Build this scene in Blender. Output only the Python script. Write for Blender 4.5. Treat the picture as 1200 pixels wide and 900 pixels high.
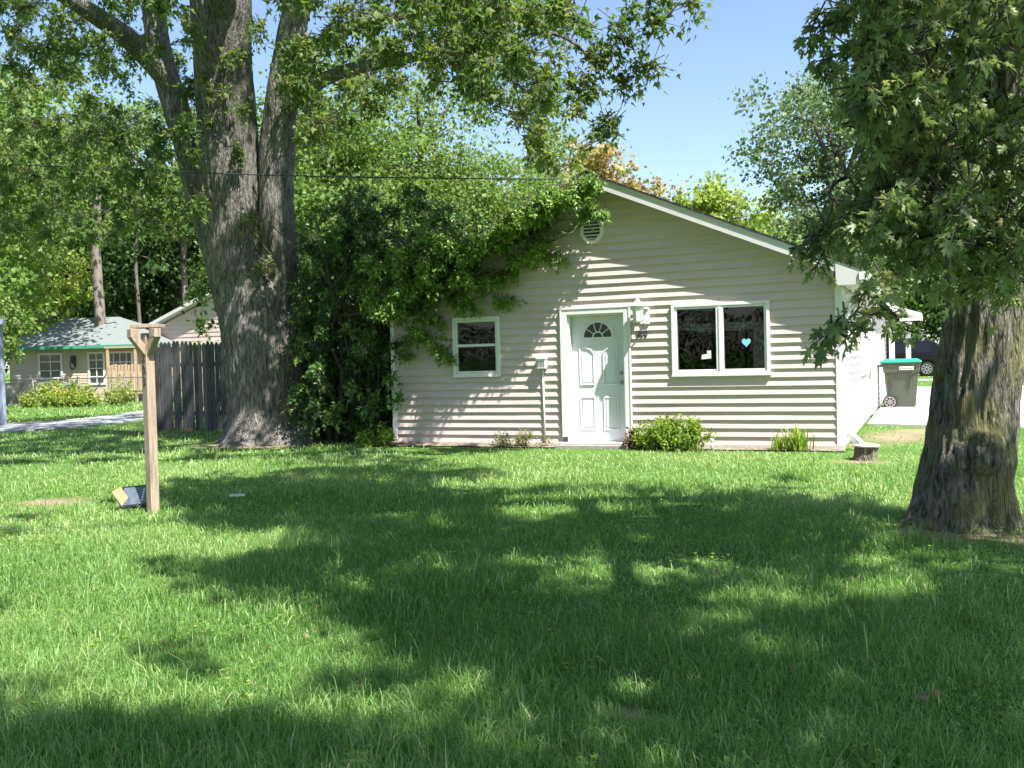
import bpy, bmesh, math, random
import numpy as np
from mathutils import Vector, Matrix, noise
for o in list(bpy.data.objects): bpy.data.objects.remove(o)
sc = bpy.context.scene
COL = sc.collection
R = math.radians
random.seed(3)
rng = np.random.default_rng(11)
# ------------------------------------------------------------------ camera
CAMPOS = Vector((0, 0, 1.45))
YAW, PITCH, ROLL, F = R(23.27), R(1.5116), R(-1.5162), 1135.5
fwd = Vector((-math.sin(YAW)*math.cos(PITCH), math.cos(YAW)*math.cos(PITCH), -math.sin(PITCH)))
rt = Vector((math.cos(YAW), math.sin(YAW), 0)); up = rt.cross(fwd)
r2 = rt*math.cos(ROLL) + up*math.sin(ROLL); u2 = -rt*math.sin(ROLL) + up*math.cos(ROLL)
cam = bpy.data.objects.new('camera', bpy.data.cameras.new('camera')); COL.objects.link(cam)
cam.matrix_world = Matrix(((r2.x, u2.x, -fwd.x, 0), (r2.y, u2.y, -fwd.y, 0), (r2.z, u2.z, -fwd.z, CAMPOS.z), (0, 0, 0, 1)))
cam.data.sensor_width = 36; cam.data.lens = F/1200*36
cam.data.clip_start = .05; cam.data.clip_end = 2000
sc.camera = cam
# ------------------------------------------------------------------ light
SUN = Vector((2.0, -1.0, 3.5)).normalized()
w = bpy.data.worlds.new('World'); sc.world = w; w.use_nodes = True
nt = w.node_tree; nt.nodes.clear()
sky = nt.nodes.new('ShaderNodeTexSky'); sky.sky_type = 'NISHITA'; sky.sun_disc = False
sky.sun_elevation = math.asin(SUN.z); sky.sun_rotation = math.atan2(SUN.x, SUN.y)
sky.air_density = 1.0; sky.dust_density = 0.8; sky.ozone_density = 1.6
bg = nt.nodes.new('ShaderNodeBackground'); bg.inputs['Strength'].default_value = 0.085
wo = nt.nodes.new('ShaderNodeOutputWorld')
nt.links.new(sky.outputs[0], bg.inputs[0]); nt.links.new(bg.outputs[0], wo.inputs[0])
sl = bpy.data.lights.new('sun', 'SUN'); sl.energy = 4.4; sl.angle = R(.53); sl.color = (1, .955, .92)
so = bpy.data.objects.new('sun', sl); COL.objects.link(so)
so.rotation_euler = SUN.to_track_quat('Z', 'Y').to_euler(); so.location = (0, 0, 30)
vs = sc.view_settings; vs.view_transform = 'Standard'; vs.look = 'None'; vs.gamma = 1; vs.use_curve_mapping = False
vs.exposure = 1.55
try:
    sc.cycles.max_bounces = 8; sc.cycles.transparent_max_bounces = 12
except Exception: pass
# ------------------------------------------------------------------ helpers
def props(o, label=None, cat=None, group=None, kind=None):
    for k, v in (('label', label), ('category', cat), ('group', group), ('kind', kind)):
        if v: o[k] = v
    return o
def thing(name, label, cat, loc=(0, 0, 0), group=None, rz=0):
    o = bpy.data.objects.new(name, None); COL.objects.link(o); o.location = loc; o.rotation_euler = (0, 0, rz)
    return props(o, label, cat, group)
def link(name, me, mat, parent=None, label=None):
    o = bpy.data.objects.new(name, me); COL.objects.link(o)
    if mat is not None: me.materials.append(mat)
    if parent is not None:
        o.parent = parent
        # meshes are written in world coordinates; keep them there
        L = Matrix.Translation(parent_base(parent))
        o.matrix_parent_inverse = L.inverted()
    if label: o['label'] = label
    return o
def parent_base(p):
    return p.location.copy()
class MB:
    def __init__(s): s.v = []; s.f = []; s.sm = []
    def add(s, vs_, fs, smooth=False):
        n = len(s.v); s.v += [tuple(v) for v in vs_]; s.f += [tuple(i+n for i in f) for f in fs]; s.sm += [smooth]*len(fs); return s
    def box(s, a, b, rz=0, c=None):
        x0, y0, z0 = a; x1, y1, z1 = b
        vv = [(x0,y0,z0),(x1,y0,z0),(x1,y1,z0),(x0,y1,z0),(x0,y0,z1),(x1,y0,z1),(x1,y1,z1),(x0,y1,z1)]
        if rz:
            c = c or ((x0+x1)/2, (y0+y1)/2); cs, sn = math.cos(rz), math.sin(rz)
            vv = [(c[0]+(x-c[0])*cs-(y-c[1])*sn, c[1]+(x-c[0])*sn+(y-c[1])*cs, z) for x, y, z in vv]
        return s.add(vv, [(0,3,2,1),(4,5,6,7),(0,1,5,4),(1,2,6,5),(2,3,7,6),(3,0,4,7)])
    def bar(s, p, q, wd, ht, upv=(0, 0, 1)):
        p, q = Vector(p), Vector(q); d = (q-p).normalized(); u = Vector(upv); sd = d.cross(u)
        if sd.length < 1e-3: sd = Vector((1, 0, 0))
        sd.normalize(); u = sd.cross(d)
        vv = [e + sd*a*wd/2 + u*b*ht/2 for e in (p, q) for a, b in ((-1,-1),(1,-1),(1,1),(-1,1))]
        return s.add(vv, [(0,1,2,3),(7,6,5,4),(0,4,5,1),(1,5,6,2),(2,6,7,3),(3,7,4,0)])
    def prism(s, poly, y0, y1, axis='y'):
        n = len(poly)
        if axis == 'y': vv = [(x, y0, z) for x, z in poly] + [(x, y1, z) for x, z in poly]
        elif axis == 'x': vv = [(y0, x, z) for x, z in poly] + [(y1, x, z) for x, z in poly]
        else: vv = [(x, z, y0) for x, z in poly] + [(x, z, y1) for x, z in poly]
        return s.add(vv, [tuple(range(n)), tuple(range(2*n-1, n-1, -1))] + [(i, i+n, (i+1) % n+n, (i+1) % n) for i in range(n)])
    def tube(s, pts, rad, seg=8, cap=True):
        pts = [Vector(p) for p in pts]; n = len(pts)
        rad = rad if hasattr(rad, '__len__') else [rad]*n
        base = len(s.v); pu = None; vv = []; ff = []
        for i, p in enumerate(pts):
            d = (pts[min(i+1, n-1)]-pts[max(i-1, 0)]).normalized()
            u = pu if pu is not None else (Vector((0, 0, 1)) if abs(d.z) < .9 else Vector((1, 0, 0)))
            u = (u-d*u.dot(d)).normalized(); pu = u; w_ = d.cross(u)
            for k in range(seg):
                a = 2*math.pi*k/seg; vv.append(p+(u*math.cos(a)+w_*math.sin(a))*rad[i])
        for i in range(n-1):
            for k in range(seg):
                k2 = (k+1) % seg; ff.append((i*seg+k, i*seg+k2, (i+1)*seg+k2, (i+1)*seg+k))
        s.add(vv, ff, True)
        if cap: s.add([], []); s.f += [tuple(base+k for k in range(seg))[::-1], tuple(base+(n-1)*seg+k for k in range(seg))]; s.sm += [False]*2
        return s
    def lathe(s, c, prof, seg=20, ph=0):
        vv = []; ff = []
        for r_, z in prof:
            for k in range(seg):
                a = 2*math.pi*k/seg+ph; vv.append((c[0]+r_*math.cos(a), c[1]+r_*math.sin(a), c[2]+z))
        for i in range(len(prof)-1):
            for k in range(seg):
                k2 = (k+1) % seg; ff.append((i*seg+k, i*seg+k2, (i+1)*seg+k2, (i+1)*seg+k))
        n0 = len(s.v); s.add(vv, ff, seg > 8)
        s.f += [tuple(n0+k for k in range(seg))[::-1], tuple(n0+(len(prof)-1)*seg+k for k in range(seg))]; s.sm += [False]*2
        return s
    def build(s, name, mat, parent=None, label=None, bevel=0):
        me = bpy.data.meshes.new(name); me.from_pydata(s.v, [], s.f)
        me.polygons.foreach_set('use_smooth', s.sm); me.update()
        o = link(name, me, mat, parent, label)
        if bevel:
            m = o.modifiers.new('bevel', 'BEVEL'); m.width = bevel; m.segments = 2; m.limit_method = 'ANGLE'
        return o
def text_mesh(txt, size, depth=.004):
    cu = bpy.data.curves.new('t', 'FONT'); cu.body = txt; cu.size = size; cu.extrude = depth; cu.align_x = 'CENTER'; cu.resolution_u = 3; cu.offset = size*.012
    to = bpy.data.objects.new('t', cu); COL.objects.link(to)
    bpy.context.view_layer.update()
    me = bpy.data.meshes.new_from_object(to.evaluated_get(bpy.context.evaluated_depsgraph_get()))
    bpy.data.objects.remove(to); bpy.data.curves.remove(cu)
    return me
# ------------------------------------------------------------------ materials
def mat(name):
    m = bpy.data.materials.new(name); m.use_nodes = True; nt = m.node_tree
    return m, nt, nt.nodes['Principled BSDF']
def N(nt, t, **k):
    n = nt.nodes.new(t)
    for a, b in k.items():
        if a in n.inputs.keys(): n.inputs[a].default_value = b
        else: setattr(n, a, b)
    return n
def ramp(nt, stops):
    r_ = nt.nodes.new('ShaderNodeValToRGB'); e = r_.color_ramp.elements
    while len(e) < len(stops): e.new(.5)
    for el, (p, c) in zip(e, stops): el.position = p; el.color = (*c, 1) if len(c) == 3 else c
    return r_
def basic(name, col, rough=.6, var=.12, scale=6, bump=0, bscale=40, metal=0, spec=.4, stretch=(1, 1, 1), dirt=None):
    m, nt, b = mat(name); L = nt.links.new
    tc = N(nt, 'ShaderNodeTexCoord'); mp = N(nt, 'ShaderNodeMapping'); mp.inputs['Scale'].default_value = stretch
    L(tc.outputs['Object'], mp.inputs[0])
    n1 = N(nt, 'ShaderNodeTexNoise', Scale=scale, Detail=6.0, Roughness=.65); L(mp.outputs[0], n1.inputs['Vector'])
    lo = tuple(c*(1-var) for c in col); hi = tuple(min(1, c*(1+var)) for c in col)
    r_ = ramp(nt, [(.3, lo), (.7, hi)]); L(n1.outputs['Fac'], r_.inputs[0])
    out = r_.outputs[0]
    if dirt:
        n3 = N(nt, 'ShaderNodeTexNoise', Scale=scale*.37, Detail=8.0, Roughness=.75); L(mp.outputs[0], n3.inputs['Vector'])
        rr = ramp(nt, [(.52, (0, 0, 0)), (.75, (1, 1, 1))]); L(n3.outputs['Fac'], rr.inputs[0])
        mx = N(nt, 'ShaderNodeMix', data_type='RGBA'); L(rr.outputs[0], mx.inputs[0]); L(out, mx.inputs[6]); mx.inputs[7].default_value = (*dirt, 1); out = mx.outputs[2]
    L(out, b.inputs['Base Color'])
    b.inputs['Roughness'].default_value = rough; b.inputs['Metallic'].default_value = metal; b.inputs['Specular IOR Level'].default_value = spec
    if bump:
        n2 = N(nt, 'ShaderNodeTexNoise', Scale=bscale, Detail=5.0); L(mp.outputs[0], n2.inputs['Vector'])
        bp = N(nt, 'ShaderNodeBump', Strength=bump, Distance=.01); L(n2.outputs['Fac'], bp.inputs['Height']); L(bp.outputs[0], b.inputs['Normal'])
    return m
def leafmat(name, c0, c1, c2, trans=.35, rough=.45, spec=.4, under=None):
    """foliage: colour by the per-leaf attribute, part diffuse, part translucent"""
    m, nt, b = mat(name); L = nt.links.new
    at = N(nt, 'ShaderNodeAttribute', attribute_name='rnd')
    r_ = ramp(nt, [(0, c0), (.55, c1), (1, c2)]); L(at.outputs['Fac'], r_.inputs[0])
    L(r_.outputs[0], b.inputs['Base Color']); b.inputs['Roughness'].default_value = rough; b.inputs['Specular IOR Level'].default_value = spec
    if under:
        g = N(nt, 'ShaderNodeNewGeometry'); mx = N(nt, 'ShaderNodeMix', data_type='RGBA')
        L(g.outputs['Backfacing'], mx.inputs[0]); L(r_.outputs[0], mx.inputs[6]); mx.inputs[7].default_value = (*under, 1); L(mx.outputs[2], b.inputs['Base Color'])
    tr = N(nt, 'ShaderNodeBsdfTranslucent'); hs = N(nt, 'ShaderNodeHueSaturation'); hs.inputs['Saturation'].default_value = 1.15; hs.inputs['Value'].default_value = 1.6; hs.inputs['Hue'].default_value = .485
    L(r_.outputs[0], hs.inputs['Color']); L(hs.outputs[0], tr.inputs[0])
    ms = N(nt, 'ShaderNodeMixShader'); ms.inputs[0].default_value = trans
    L(b.outputs[0], ms.inputs[1]); L(tr.outputs[0], ms.inputs[2]); L(ms.outputs[0], nt.nodes['Material Output'].inputs[0])
    return m
def barkmat(name, lo, hi, moss=None, mossamt=.5, sc_=1.0):
    m, nt, b = mat(name); L = nt.links.new
    tc = N(nt, 'ShaderNodeTexCoord'); mp = N(nt, 'ShaderNodeMapping'); mp.inputs['Scale'].default_value = (1, 1, .17)
    L(tc.outputs['Object'], mp.inputs[0])
    n1 = N(nt, 'ShaderNodeTexNoise', Scale=26*sc_, Detail=8.0, Roughness=.7, Distortion=.6); L(mp.outputs[0], n1.inputs['Vector'])
    v = N(nt, 'ShaderNodeTexVoronoi', Scale=30*sc_, feature='DISTANCE_TO_EDGE'); nd = N(nt, 'ShaderNodeTexNoise', Scale=9*sc_, Detail=4.0); L(mp.outputs[0], nd.inputs['Vector'])
    va = N(nt, 'ShaderNodeVectorMath', operation='SCALE'); va.inputs['Scale'].default_value = .09; L(nd.outputs['Color'], va.inputs[0])
    vb_ = N(nt, 'ShaderNodeVectorMath', operation='ADD'); L(mp.outputs[0], vb_.inputs[0]); L(va.outputs[0], vb_.inputs[1]); L(vb_.outputs[0], v.inputs['Vector'])
    r_ = ramp(nt, [(.40, lo), (.5, tuple((a+c)/2 for a, c in zip(lo, hi))), (.60, hi)]); L(n1.outputs['Fac'], r_.inputs[0])
    out = r_.outputs[0]
    n3 = N(nt, 'ShaderNodeTexNoise', Scale=2.2, Detail=6.0, Roughness=.7); L(tc.outputs['Object'], n3.inputs['Vector'])
    if moss:
        rr = ramp(nt, [(mossamt-.06, (0, 0, 0)), (mossamt+.1, (.75, .75, .75))]); L(n3.outputs['Fac'], rr.inputs[0])
        mx = N(nt, 'ShaderNodeMix', data_type='RGBA'); L(rr.outputs[0], mx.inputs[0]); L(out, mx.inputs[6]); mx.inputs[7].default_value = (*moss, 1); out = mx.outputs[2]
    cr = ramp(nt, [(0, (.72, .72, .72)), (.16, (1, 1, 1))]); L(v.outputs['Distance'], cr.inputs[0])
    mu = N(nt, 'ShaderNodeMix', data_type='RGBA', blend_type='MULTIPLY'); mu.inputs[0].default_value = 1; L(out, mu.inputs[6]); L(cr.outputs[0], mu.inputs[7])
    L(mu.outputs[2], b.inputs['Base Color']); b.inputs['Roughness'].default_value = .95; b.inputs['Specular IOR Level'].default_value = .15
    ad = N(nt, 'ShaderNodeMath', operation='ADD'); L(n1.outputs['Fac'], ad.inputs[0])
    mn = N(nt, 'ShaderNodeMath', operation='MINIMUM'); mn.inputs[1].default_value = .3; L(v.outputs['Distance'], mn.inputs[0]); L(mn.outputs[0], ad.inputs[1])
    bp = N(nt, 'ShaderNodeBump', Strength=1.0, Distance=.05); L(ad.outputs[0], bp.inputs['Height']); L(bp.outputs[0], b.inputs['Normal'])
    return m
M = {}
M['siding'] = basic('tan_siding', (.56, .465, .43), .5, .05, .9, .15, 90, stretch=(1, 1, 2.5), dirt=(.50, .41, .37))
M['siding_white'] = basic('side_siding', (.50, .455, .42), .5, .05, 2, .1, 60)
M['trim'] = basic('white_trim', (.74, .71, .71), .4, .05, 8, .08, 60)
M['fascia'] = basic('fascia_paint', (.60, .585, .58), .45, .05, 5, .08, 50)
M['door'] = basic('door_paint', (.70, .70, .73), .35, .03, 3, .05, 30)
M['vinyl'] = basic('window_vinyl', (.75, .72, .72), .3, .03, 8)
M['shingle'] = basic('asphalt_shingle', (.075, .075, .08), .95, .4, 22, .8, 90)
M['metal'] = basic('satin_nickel', (.45, .42, .38), .3, .1, 30, metal=1)
M['black'] = basic('black_paint', (.02, .02, .022), .4, .2, 20)
M['interior'] = basic('dim_room_wall', (.045, .042, .04), .9, .2, 3)
M['blind'] = basic('slat_blind', (.055, .053, .05), .5, .1, 5)
M['drape'] = basic('grey_drape', (.34, .34, .33), .8, .3, 5, .3, 20)
M['pad'] = basic('worn_pad_concrete', (.30, .28, .25), .95, .3, 6, .4, 50, dirt=(.22, .19, .15))
M['concrete'] = basic('pale_concrete', (.56, .54, .50), .9, .12, 3, .3, 50, dirt=(.38, .36, .31))
M['concrete_grey'] = basic('grey_drive_concrete', (.34, .35, .36), .9, .18, 2, .3, 50, dirt=(.2, .2, .2))
M['soil'] = basic('bare_soil', (.34, .24, .165), 1, .35, 9, .9, 50, dirt=(.42, .33, .22))
M['mulch'] = basic('dry_mulch', (.20, .17, .13), 1, .5, 18, 1, 60, dirt=(.33, .29, .22))
M['post'] = basic('post_wood', (.42, .32, .235), .9, .4, 9, .9, 50, stretch=(5, 5, .35), dirt=(.27, .22, .17))
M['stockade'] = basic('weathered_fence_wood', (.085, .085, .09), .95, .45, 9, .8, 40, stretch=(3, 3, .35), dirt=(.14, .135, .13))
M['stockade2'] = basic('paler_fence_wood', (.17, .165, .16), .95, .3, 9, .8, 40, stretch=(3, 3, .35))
M['deckwood'] = basic('deck_wood', (.42, .31, .19), .85, .25, 6, .3, 30, stretch=(3, 3, .5))
M['brick'] = basic('brick_clay', (.46, .24, .13), .95, .25, 20, .5, 70, dirt=(.6, .42, .28))
M['plastic_black'] = basic('black_plastic', (.02, .021, .024), .35, .2, 10)
M['panel'] = basic('solar_panel_face', (.10, .12, .15), .25, .4, 14, spec=.7)
M['bin'] = basic('bin_plastic', (.075, .088, .06), .5, .08, 6, .1, 60)
M['bin_lid'] = basic('green_lid_plastic', (.02, .33, .19), .4, .1, 6)
M['rubber'] = basic('rubber', (.02, .02, .02), .8, .2, 20)
M['rim'] = basic('grey_rim', (.34, .33, .32), .4, .1, 20)
M['carpaint'] = basic('black_car_paint', (.008, .008, .009), .25, .1, 10, spec=.35)
M['carglass'] = basic('dark_car_glass', (.012, .014, .016), .1, .1, 10, spec=.4)
M['redlamp'] = basic('red_lamp', (.4, .02, .02), .2, .1, 10)
M['greenroof'] = basic('green_grey_roof', (.17, .195, .185), .8, .1, 6, .2, 40)
M['greentrim'] = basic('green_trim', (.055, .27, .17), .5, .1, 8)
M['farsiding'] = basic('peach_siding', (.58, .46, .35), .7, .06, 3, .2, 20)
M['bluesiding'] = basic('blue_grey_siding', (.30, .34, .42), .6, .06, 4, .1, 30)
M['creamtrim'] = basic('cream_trim', (.62, .56, .42), .6, .06, 4)
M['steel'] = basic('galvanised_wire', (.16, .165, .16), .5, .2, 20, metal=.6)
M['shed'] = basic('weathered_boards', (.27, .25, .22), .95, .3, 5, .4, 30, stretch=(2, 2, .4))
M['sticker'] = basic('pale_sticker', (.72, .70, .66), .7, .05, 20)
M['heart'] = basic('blue_sticker', (.25, .55, .72), .5, .05, 20)
M['stem'] = basic('vine_stem', (.07, .06, .045), .9, .3, 20)
M['deadwood'] = basic('cut_wood_face', (.42, .38, .32), .9, .25, 14, .5, 50)
M['cable'] = basic('dark_cable', (.04, .045, .05), .6, .1, 10)
M['lampglass'] = basic('frosted_lamp_glass', (.75, .74, .66), .15, .05, 20, spec=.6)
M['asphalt'] = basic('asphalt', (.06, .06, .062), .95, .2, 9, .3, 70)
M['numwood'] = basic('faded_number_paint', (.055, .055, .07), .6, .1, 10)
def glassmat():
    m, nt, b = mat('window_glass'); L = nt.links.new; nt.nodes.remove(b)
    tr = N(nt, 'ShaderNodeBsdfTransparent'); tr.inputs[0].default_value = (.62, .66, .66, 1)
    gl = N(nt, 'ShaderNodeBsdfGlossy', Roughness=.015); gl.inputs[0].default_value = (1, 1, 1, 1)
    fr = N(nt, 'ShaderNodeFresnel', IOR=1.5); mu = N(nt, 'ShaderNodeMath', operation='MULTIPLY_ADD'); mu.inputs[1].default_value = .6; mu.inputs[2].default_value = .015
    tc = N(nt, 'ShaderNodeTexCoord'); n = N(nt, 'ShaderNodeTexNoise', Scale=1.6, Detail=1.0); L(tc.outputs['Object'], n.inputs['Vector'])
    bp = N(nt, 'ShaderNodeBump', Strength=.12, Distance=.02); L(n.outputs['Fac'], bp.inputs['Height']); L(bp.outputs[0], gl.inputs['Normal'])
    ms = N(nt, 'ShaderNodeMixShader'); L(fr.outputs[0], mu.inputs[0]); L(mu.outputs[0], ms.inputs[0]); L(tr.outputs[0], ms.inputs[1]); L(gl.outputs[0], ms.inputs[2])
    L(ms.outputs[0], nt.nodes['Material Output'].inputs[0]); return m
M['glass'] = glassmat()
M['darkglass'] = basic('far_window_glass', (.03, .035, .035), .08, .4, 1.5, spec=.7)
DIRT = [(-8.95, 7.8, .62, .42), (-.78, 13.3, .6, .3), (.22, 8.3, .9, .55), (-1.14, 3.8, .17, .10), (-.2, 3.45, .16, .08), (-.5, 17.2, .7, 1.5), (-11.4, 14.3, 1.5, .8), (-.1, 18.2, .8, .8), (-.9, 15.6, .35, .8)]
def groundmat():
    m, nt, b = mat('lawn_ground'); L = nt.links.new
    tc = N(nt, 'ShaderNodeTexCoord')
    n1 = N(nt, 'ShaderNodeTexNoise', Scale=.5, Detail=6.0, Roughness=.7); n2 = N(nt, 'ShaderNodeTexNoise', Scale=22, Detail=5.0, Roughness=.8)
    L(tc.outputs['Object'], n1.inputs['Vector']); L(tc.outputs['Object'], n2.inputs['Vector'])
    r1 = ramp(nt, [(.3, (.08, .17, .035)), (.6, (.13, .24, .06)), (.8, (.24, .28, .11))]); r2_ = ramp(nt, [(.3, (.45, .45, .45)), (.7, (1.35, 1.35, 1.2))])
    L(n1.outputs['Fac'], r1.inputs[0]); L(n2.outputs['Fac'], r2_.inputs[0])
    mu = N(nt, 'ShaderNodeMix', data_type='RGBA', blend_type='MULTIPLY'); mu.inputs[0].default_value = 1; L(r1.outputs[0], mu.inputs[6]); L(r2_.outputs[0], mu.inputs[7])
    acc = None
    nz = N(nt, 'ShaderNodeTexNoise', Scale=3.5, Detail=6.0, Roughness=.75); L(tc.outputs['Object'], nz.inputs['Vector'])
    for cx, cy, a_, b_ in DIRT:
        s1_ = N(nt, 'ShaderNodeVectorMath', operation='SUBTRACT'); L(tc.outputs['Object'], s1_.inputs[0]); s1_.inputs[1].default_value = (cx, cy, 0)
        s2_ = N(nt, 'ShaderNodeVectorMath', operation='MULTIPLY'); L(s1_.outputs[0], s2_.inputs[0]); s2_.inputs[1].default_value = (1/a_, 1/b_, 0)
        s3_ = N(nt, 'ShaderNodeVectorMath', operation='LENGTH'); L(s2_.outputs[0], s3_.inputs[0])
        if acc is None: acc = s3_.outputs['Value']
        else:
            mi = N(nt, 'ShaderNodeMath', operation='MINIMUM'); L(acc, mi.inputs[0]); L(s3_.outputs['Value'], mi.inputs[1]); acc = mi.outputs[0]
    ma = N(nt, 'ShaderNodeMath', operation='MULTIPLY_ADD'); L(nz.outputs['Fac'], ma.inputs[0]); ma.inputs[1].default_value = 1.6; L(acc, ma.inputs[2])
    rs_ = ramp(nt, [(.5, (1, 1, 1)), (.95, (0, 0, 0))]); mh = N(nt, 'ShaderNodeMath', operation='MULTIPLY'); L(ma.outputs[0], mh.inputs[0]); mh.inputs[1].default_value = .5; L(mh.outputs[0], rs_.inputs[0])
    sc2 = ramp(nt, [(.3, (.24, .18, .11)), (.7, (.46, .37, .25))]); L(n2.outputs['Fac'], sc2.inputs[0])
    mx = N(nt, 'ShaderNodeMix', data_type='RGBA'); L(rs_.outputs[0], mx.inputs[0]); L(mu.outputs[2], mx.inputs[6]); L(sc2.outputs[0], mx.inputs[7])
    L(mx.outputs[2], b.inputs['Base Color']); b.inputs['Roughness'].default_value = 1; b.inputs['Specular IOR Level'].default_value = .05
    bp = N(nt, 'ShaderNodeBump', Strength=.8, Distance=.06); L(n2.outputs['Fac'], bp.inputs['Height']); L(bp.outputs[0], b.inputs['Normal'])
    return m
M['ground'] = groundmat()
M['grass'] = leafmat('grass_blades', (.085, .20, .04), (.22, .385, .105), (.60, .62, .34), .42, .42, .35)
M['leafR'] = leafmat('maple_leaf', (.09, .15, .045), (.18, .255, .085), (.38, .40, .17), .45, .42, .45, under=(.20, .26, .13))
M['leafL'] = leafmat('maple_leaf_tall', (.06, .115, .022), (.11, .19, .04), (.26, .26, .08), .42, .5, .3, under=(.14, .20, .08))
M['leafBg'] = leafmat('woodland_leaf', (.08, .15, .03), (.15, .24, .055), (.30, .34, .12), .38, .6, .25)
M['leafLime'] = leafmat('lime_leaf', (.14, .22, .04), (.26, .35, .07), (.42, .42, .16), .35, .6, .2)
M['leafDark'] = leafmat('dark_wood_leaf', (.03, .07, .018), (.05, .105, .025), (.11, .16, .04), .3, .55, .25)
M['leafGold'] = leafmat('yellowing_leaf', (.24, .24, .08), (.38, .31, .12), (.48, .40, .22), .35, .6, .2)
M['leafBlue'] = leafmat('grey_green_leaf', (.065, .12, .04), (.13, .20, .07), (.25, .30, .13), .3, .5, .4)
M['vineleaf'] = leafmat('vine_leaf', (.08, .17, .02), (.15, .28, .04), (.28, .38, .09), .32, .38, .5)
M['shrubleaf'] = leafmat('shrub_leaf', (.035, .085, .018), (.075, .155, .03), (.20, .32, .07), .25, .4, .5)
M['bushleaf'] = leafmat('bush_leaf', (.14, .24, .03), (.22, .34, .05), (.34, .42, .10), .35, .5, .3)
M['weed'] = leafmat('weed_leaf', (.15, .20, .07), (.26, .29, .12), (.42, .38, .20), .3, .6, .2)
M['deadleaf'] = leafmat('dead_leaf', (.11, .065, .035), (.19, .12, .07), (.28, .21, .13), .2, .8, .1)
M['flower'] = leafmat('flower_petal', (.6, .33, .02), (.75, .48, .03), (.8, .6, .06), .2, .6, .2)
M['barkL'] = barkmat('grey_furrowed_bark', (.095, .088, .078), (.35, .33, .295), moss=(.17, .16, .10), mossamt=.62)
M['barkR'] = barkmat('mossy_bark', (.065, .058, .048), (.36, .33, .29), moss=(.27, .26, .10), mossamt=.50, sc_=1.1)
M['barkfar'] = basic('pale_bark', (.20, .17, .145), .95, .25, 5, .6, 30, stretch=(1, 1, .3))
M['barkdark'] = basic('dark_bark', (.12, .10, .085), .95, .25, 5, .6, 30, stretch=(1, 1, .3))
# ------------------------------------------------------------------ foliage meshes
def T_maple():
    h = [(.03, -.05), (.26, -.10), (.13, .10), (.50, .34), (.34, .34), (.42, .52), (.15, .36), (.13, .52), (.25, .74), (.11, .70)]
    pts = h + [(0, 1.0)] + [(-x, y) for x, y in h[::-1]]
    v = [(0, .28, 0)] + [(x, y, -.28*abs(x) - .22*max(0, y-.3)) for x, y in pts]
    n = len(pts); return np.array(v, float), [(0, i+1, (i+1) % n+1) for i in range(n)]
def T_lobe():
    pts = [(.05, 0), (.44, .34), (.16, .40), (0, 1), (-.16, .40), (-.44, .34)]
    v = [(0, .3, .02)] + [(x, y, -.3*abs(x)-.15*y) for x, y in pts]; n = len(pts)
    return np.array(v, float), [(0, i+1, (i+1) % n+1) for i in range(n)]
def T_oval():
    return np.array([(0, 0, 0), (.27, .42, -.1), (0, 1, -.16), (-.27, .42, -.1), (0, .45, .03)], float), [(0, 1, 4), (1, 2, 4), (2, 3, 4), (3, 0, 4)]
def T_quad():
    return np.array([(0, 0, 0), (.36, .45, -.14), (0, 1, -.08), (-.36, .5, -.14)], float), [(0, 1, 2), (0, 2, 3)]
def leaves(name, pos, tip, nor, size, tmpl, m, parent=None, rnd=None, extra=None, label=None):
    V, Fc = tmpl; n = len(pos); k = len(V)
    tip = tip/np.linalg.norm(tip, axis=1, keepdims=True)
    sd = np.cross(tip, nor); sd /= np.linalg.norm(sd, axis=1, keepdims=True)+1e-9
    up_ = np.cross(sd, tip)
    P = pos[:, None, :] + size[:, None, None]*(V[None, :, 0, None]*sd[:, None] + V[None, :, 1, None]*tip[:, None] + V[None, :, 2, None]*up_[:, None])
    P = P.reshape(-1, 3); Fa = np.array(Fc); fs = (Fa[None]+np.arange(n)[:, None, None]*k).reshape(-1, 3)
    rn = np.repeat(rnd if rnd is not None else rng.random(n), k)
    ev, ef = [], []
    if extra is not None: ev, ef = extra.v, extra.f
    nv, ne = len(P), len(ev)
    me = bpy.data.meshes.new(name)
    me.vertices.add(nv+ne)
    allv = np.concatenate([P, np.array(ev).reshape(-1, 3)]) if ne else P
    me.vertices.foreach_set('co', allv.astype(np.float32).ravel())
    sizes = [3]*len(fs) + [len(f) for f in ef]
    loops = np.concatenate([fs.ravel(), np.array([i+nv for f in ef for i in f], dtype=np.int64)]) if ne else fs.ravel()
    me.loops.add(len(loops)); me.loops.foreach_set('vertex_index', loops.astype(np.int32))
    me.polygons.add(len(sizes)); st = np.concatenate([[0], np.cumsum(sizes)[:-1]])
    me.polygons.foreach_set('loop_start', st.astype(np.int32))
    a = me.attributes.new('rnd', 'FLOAT', 'POINT'); a.data.foreach_set('value', np.concatenate([rn, np.zeros(ne)]).astype(np.float32))
    o = link(name, me, m, parent, label)
    if ne:
        me.materials.append(M['stem']); me.polygons.foreach_set('material_index', np.array([0]*len(fs)+[1]*len(ef), dtype=np.int32))
    me.update(calc_edges=True); return o
def unit(a): return a/(np.linalg.norm(a, axis=-1, keepdims=True)+1e-9)
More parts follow.
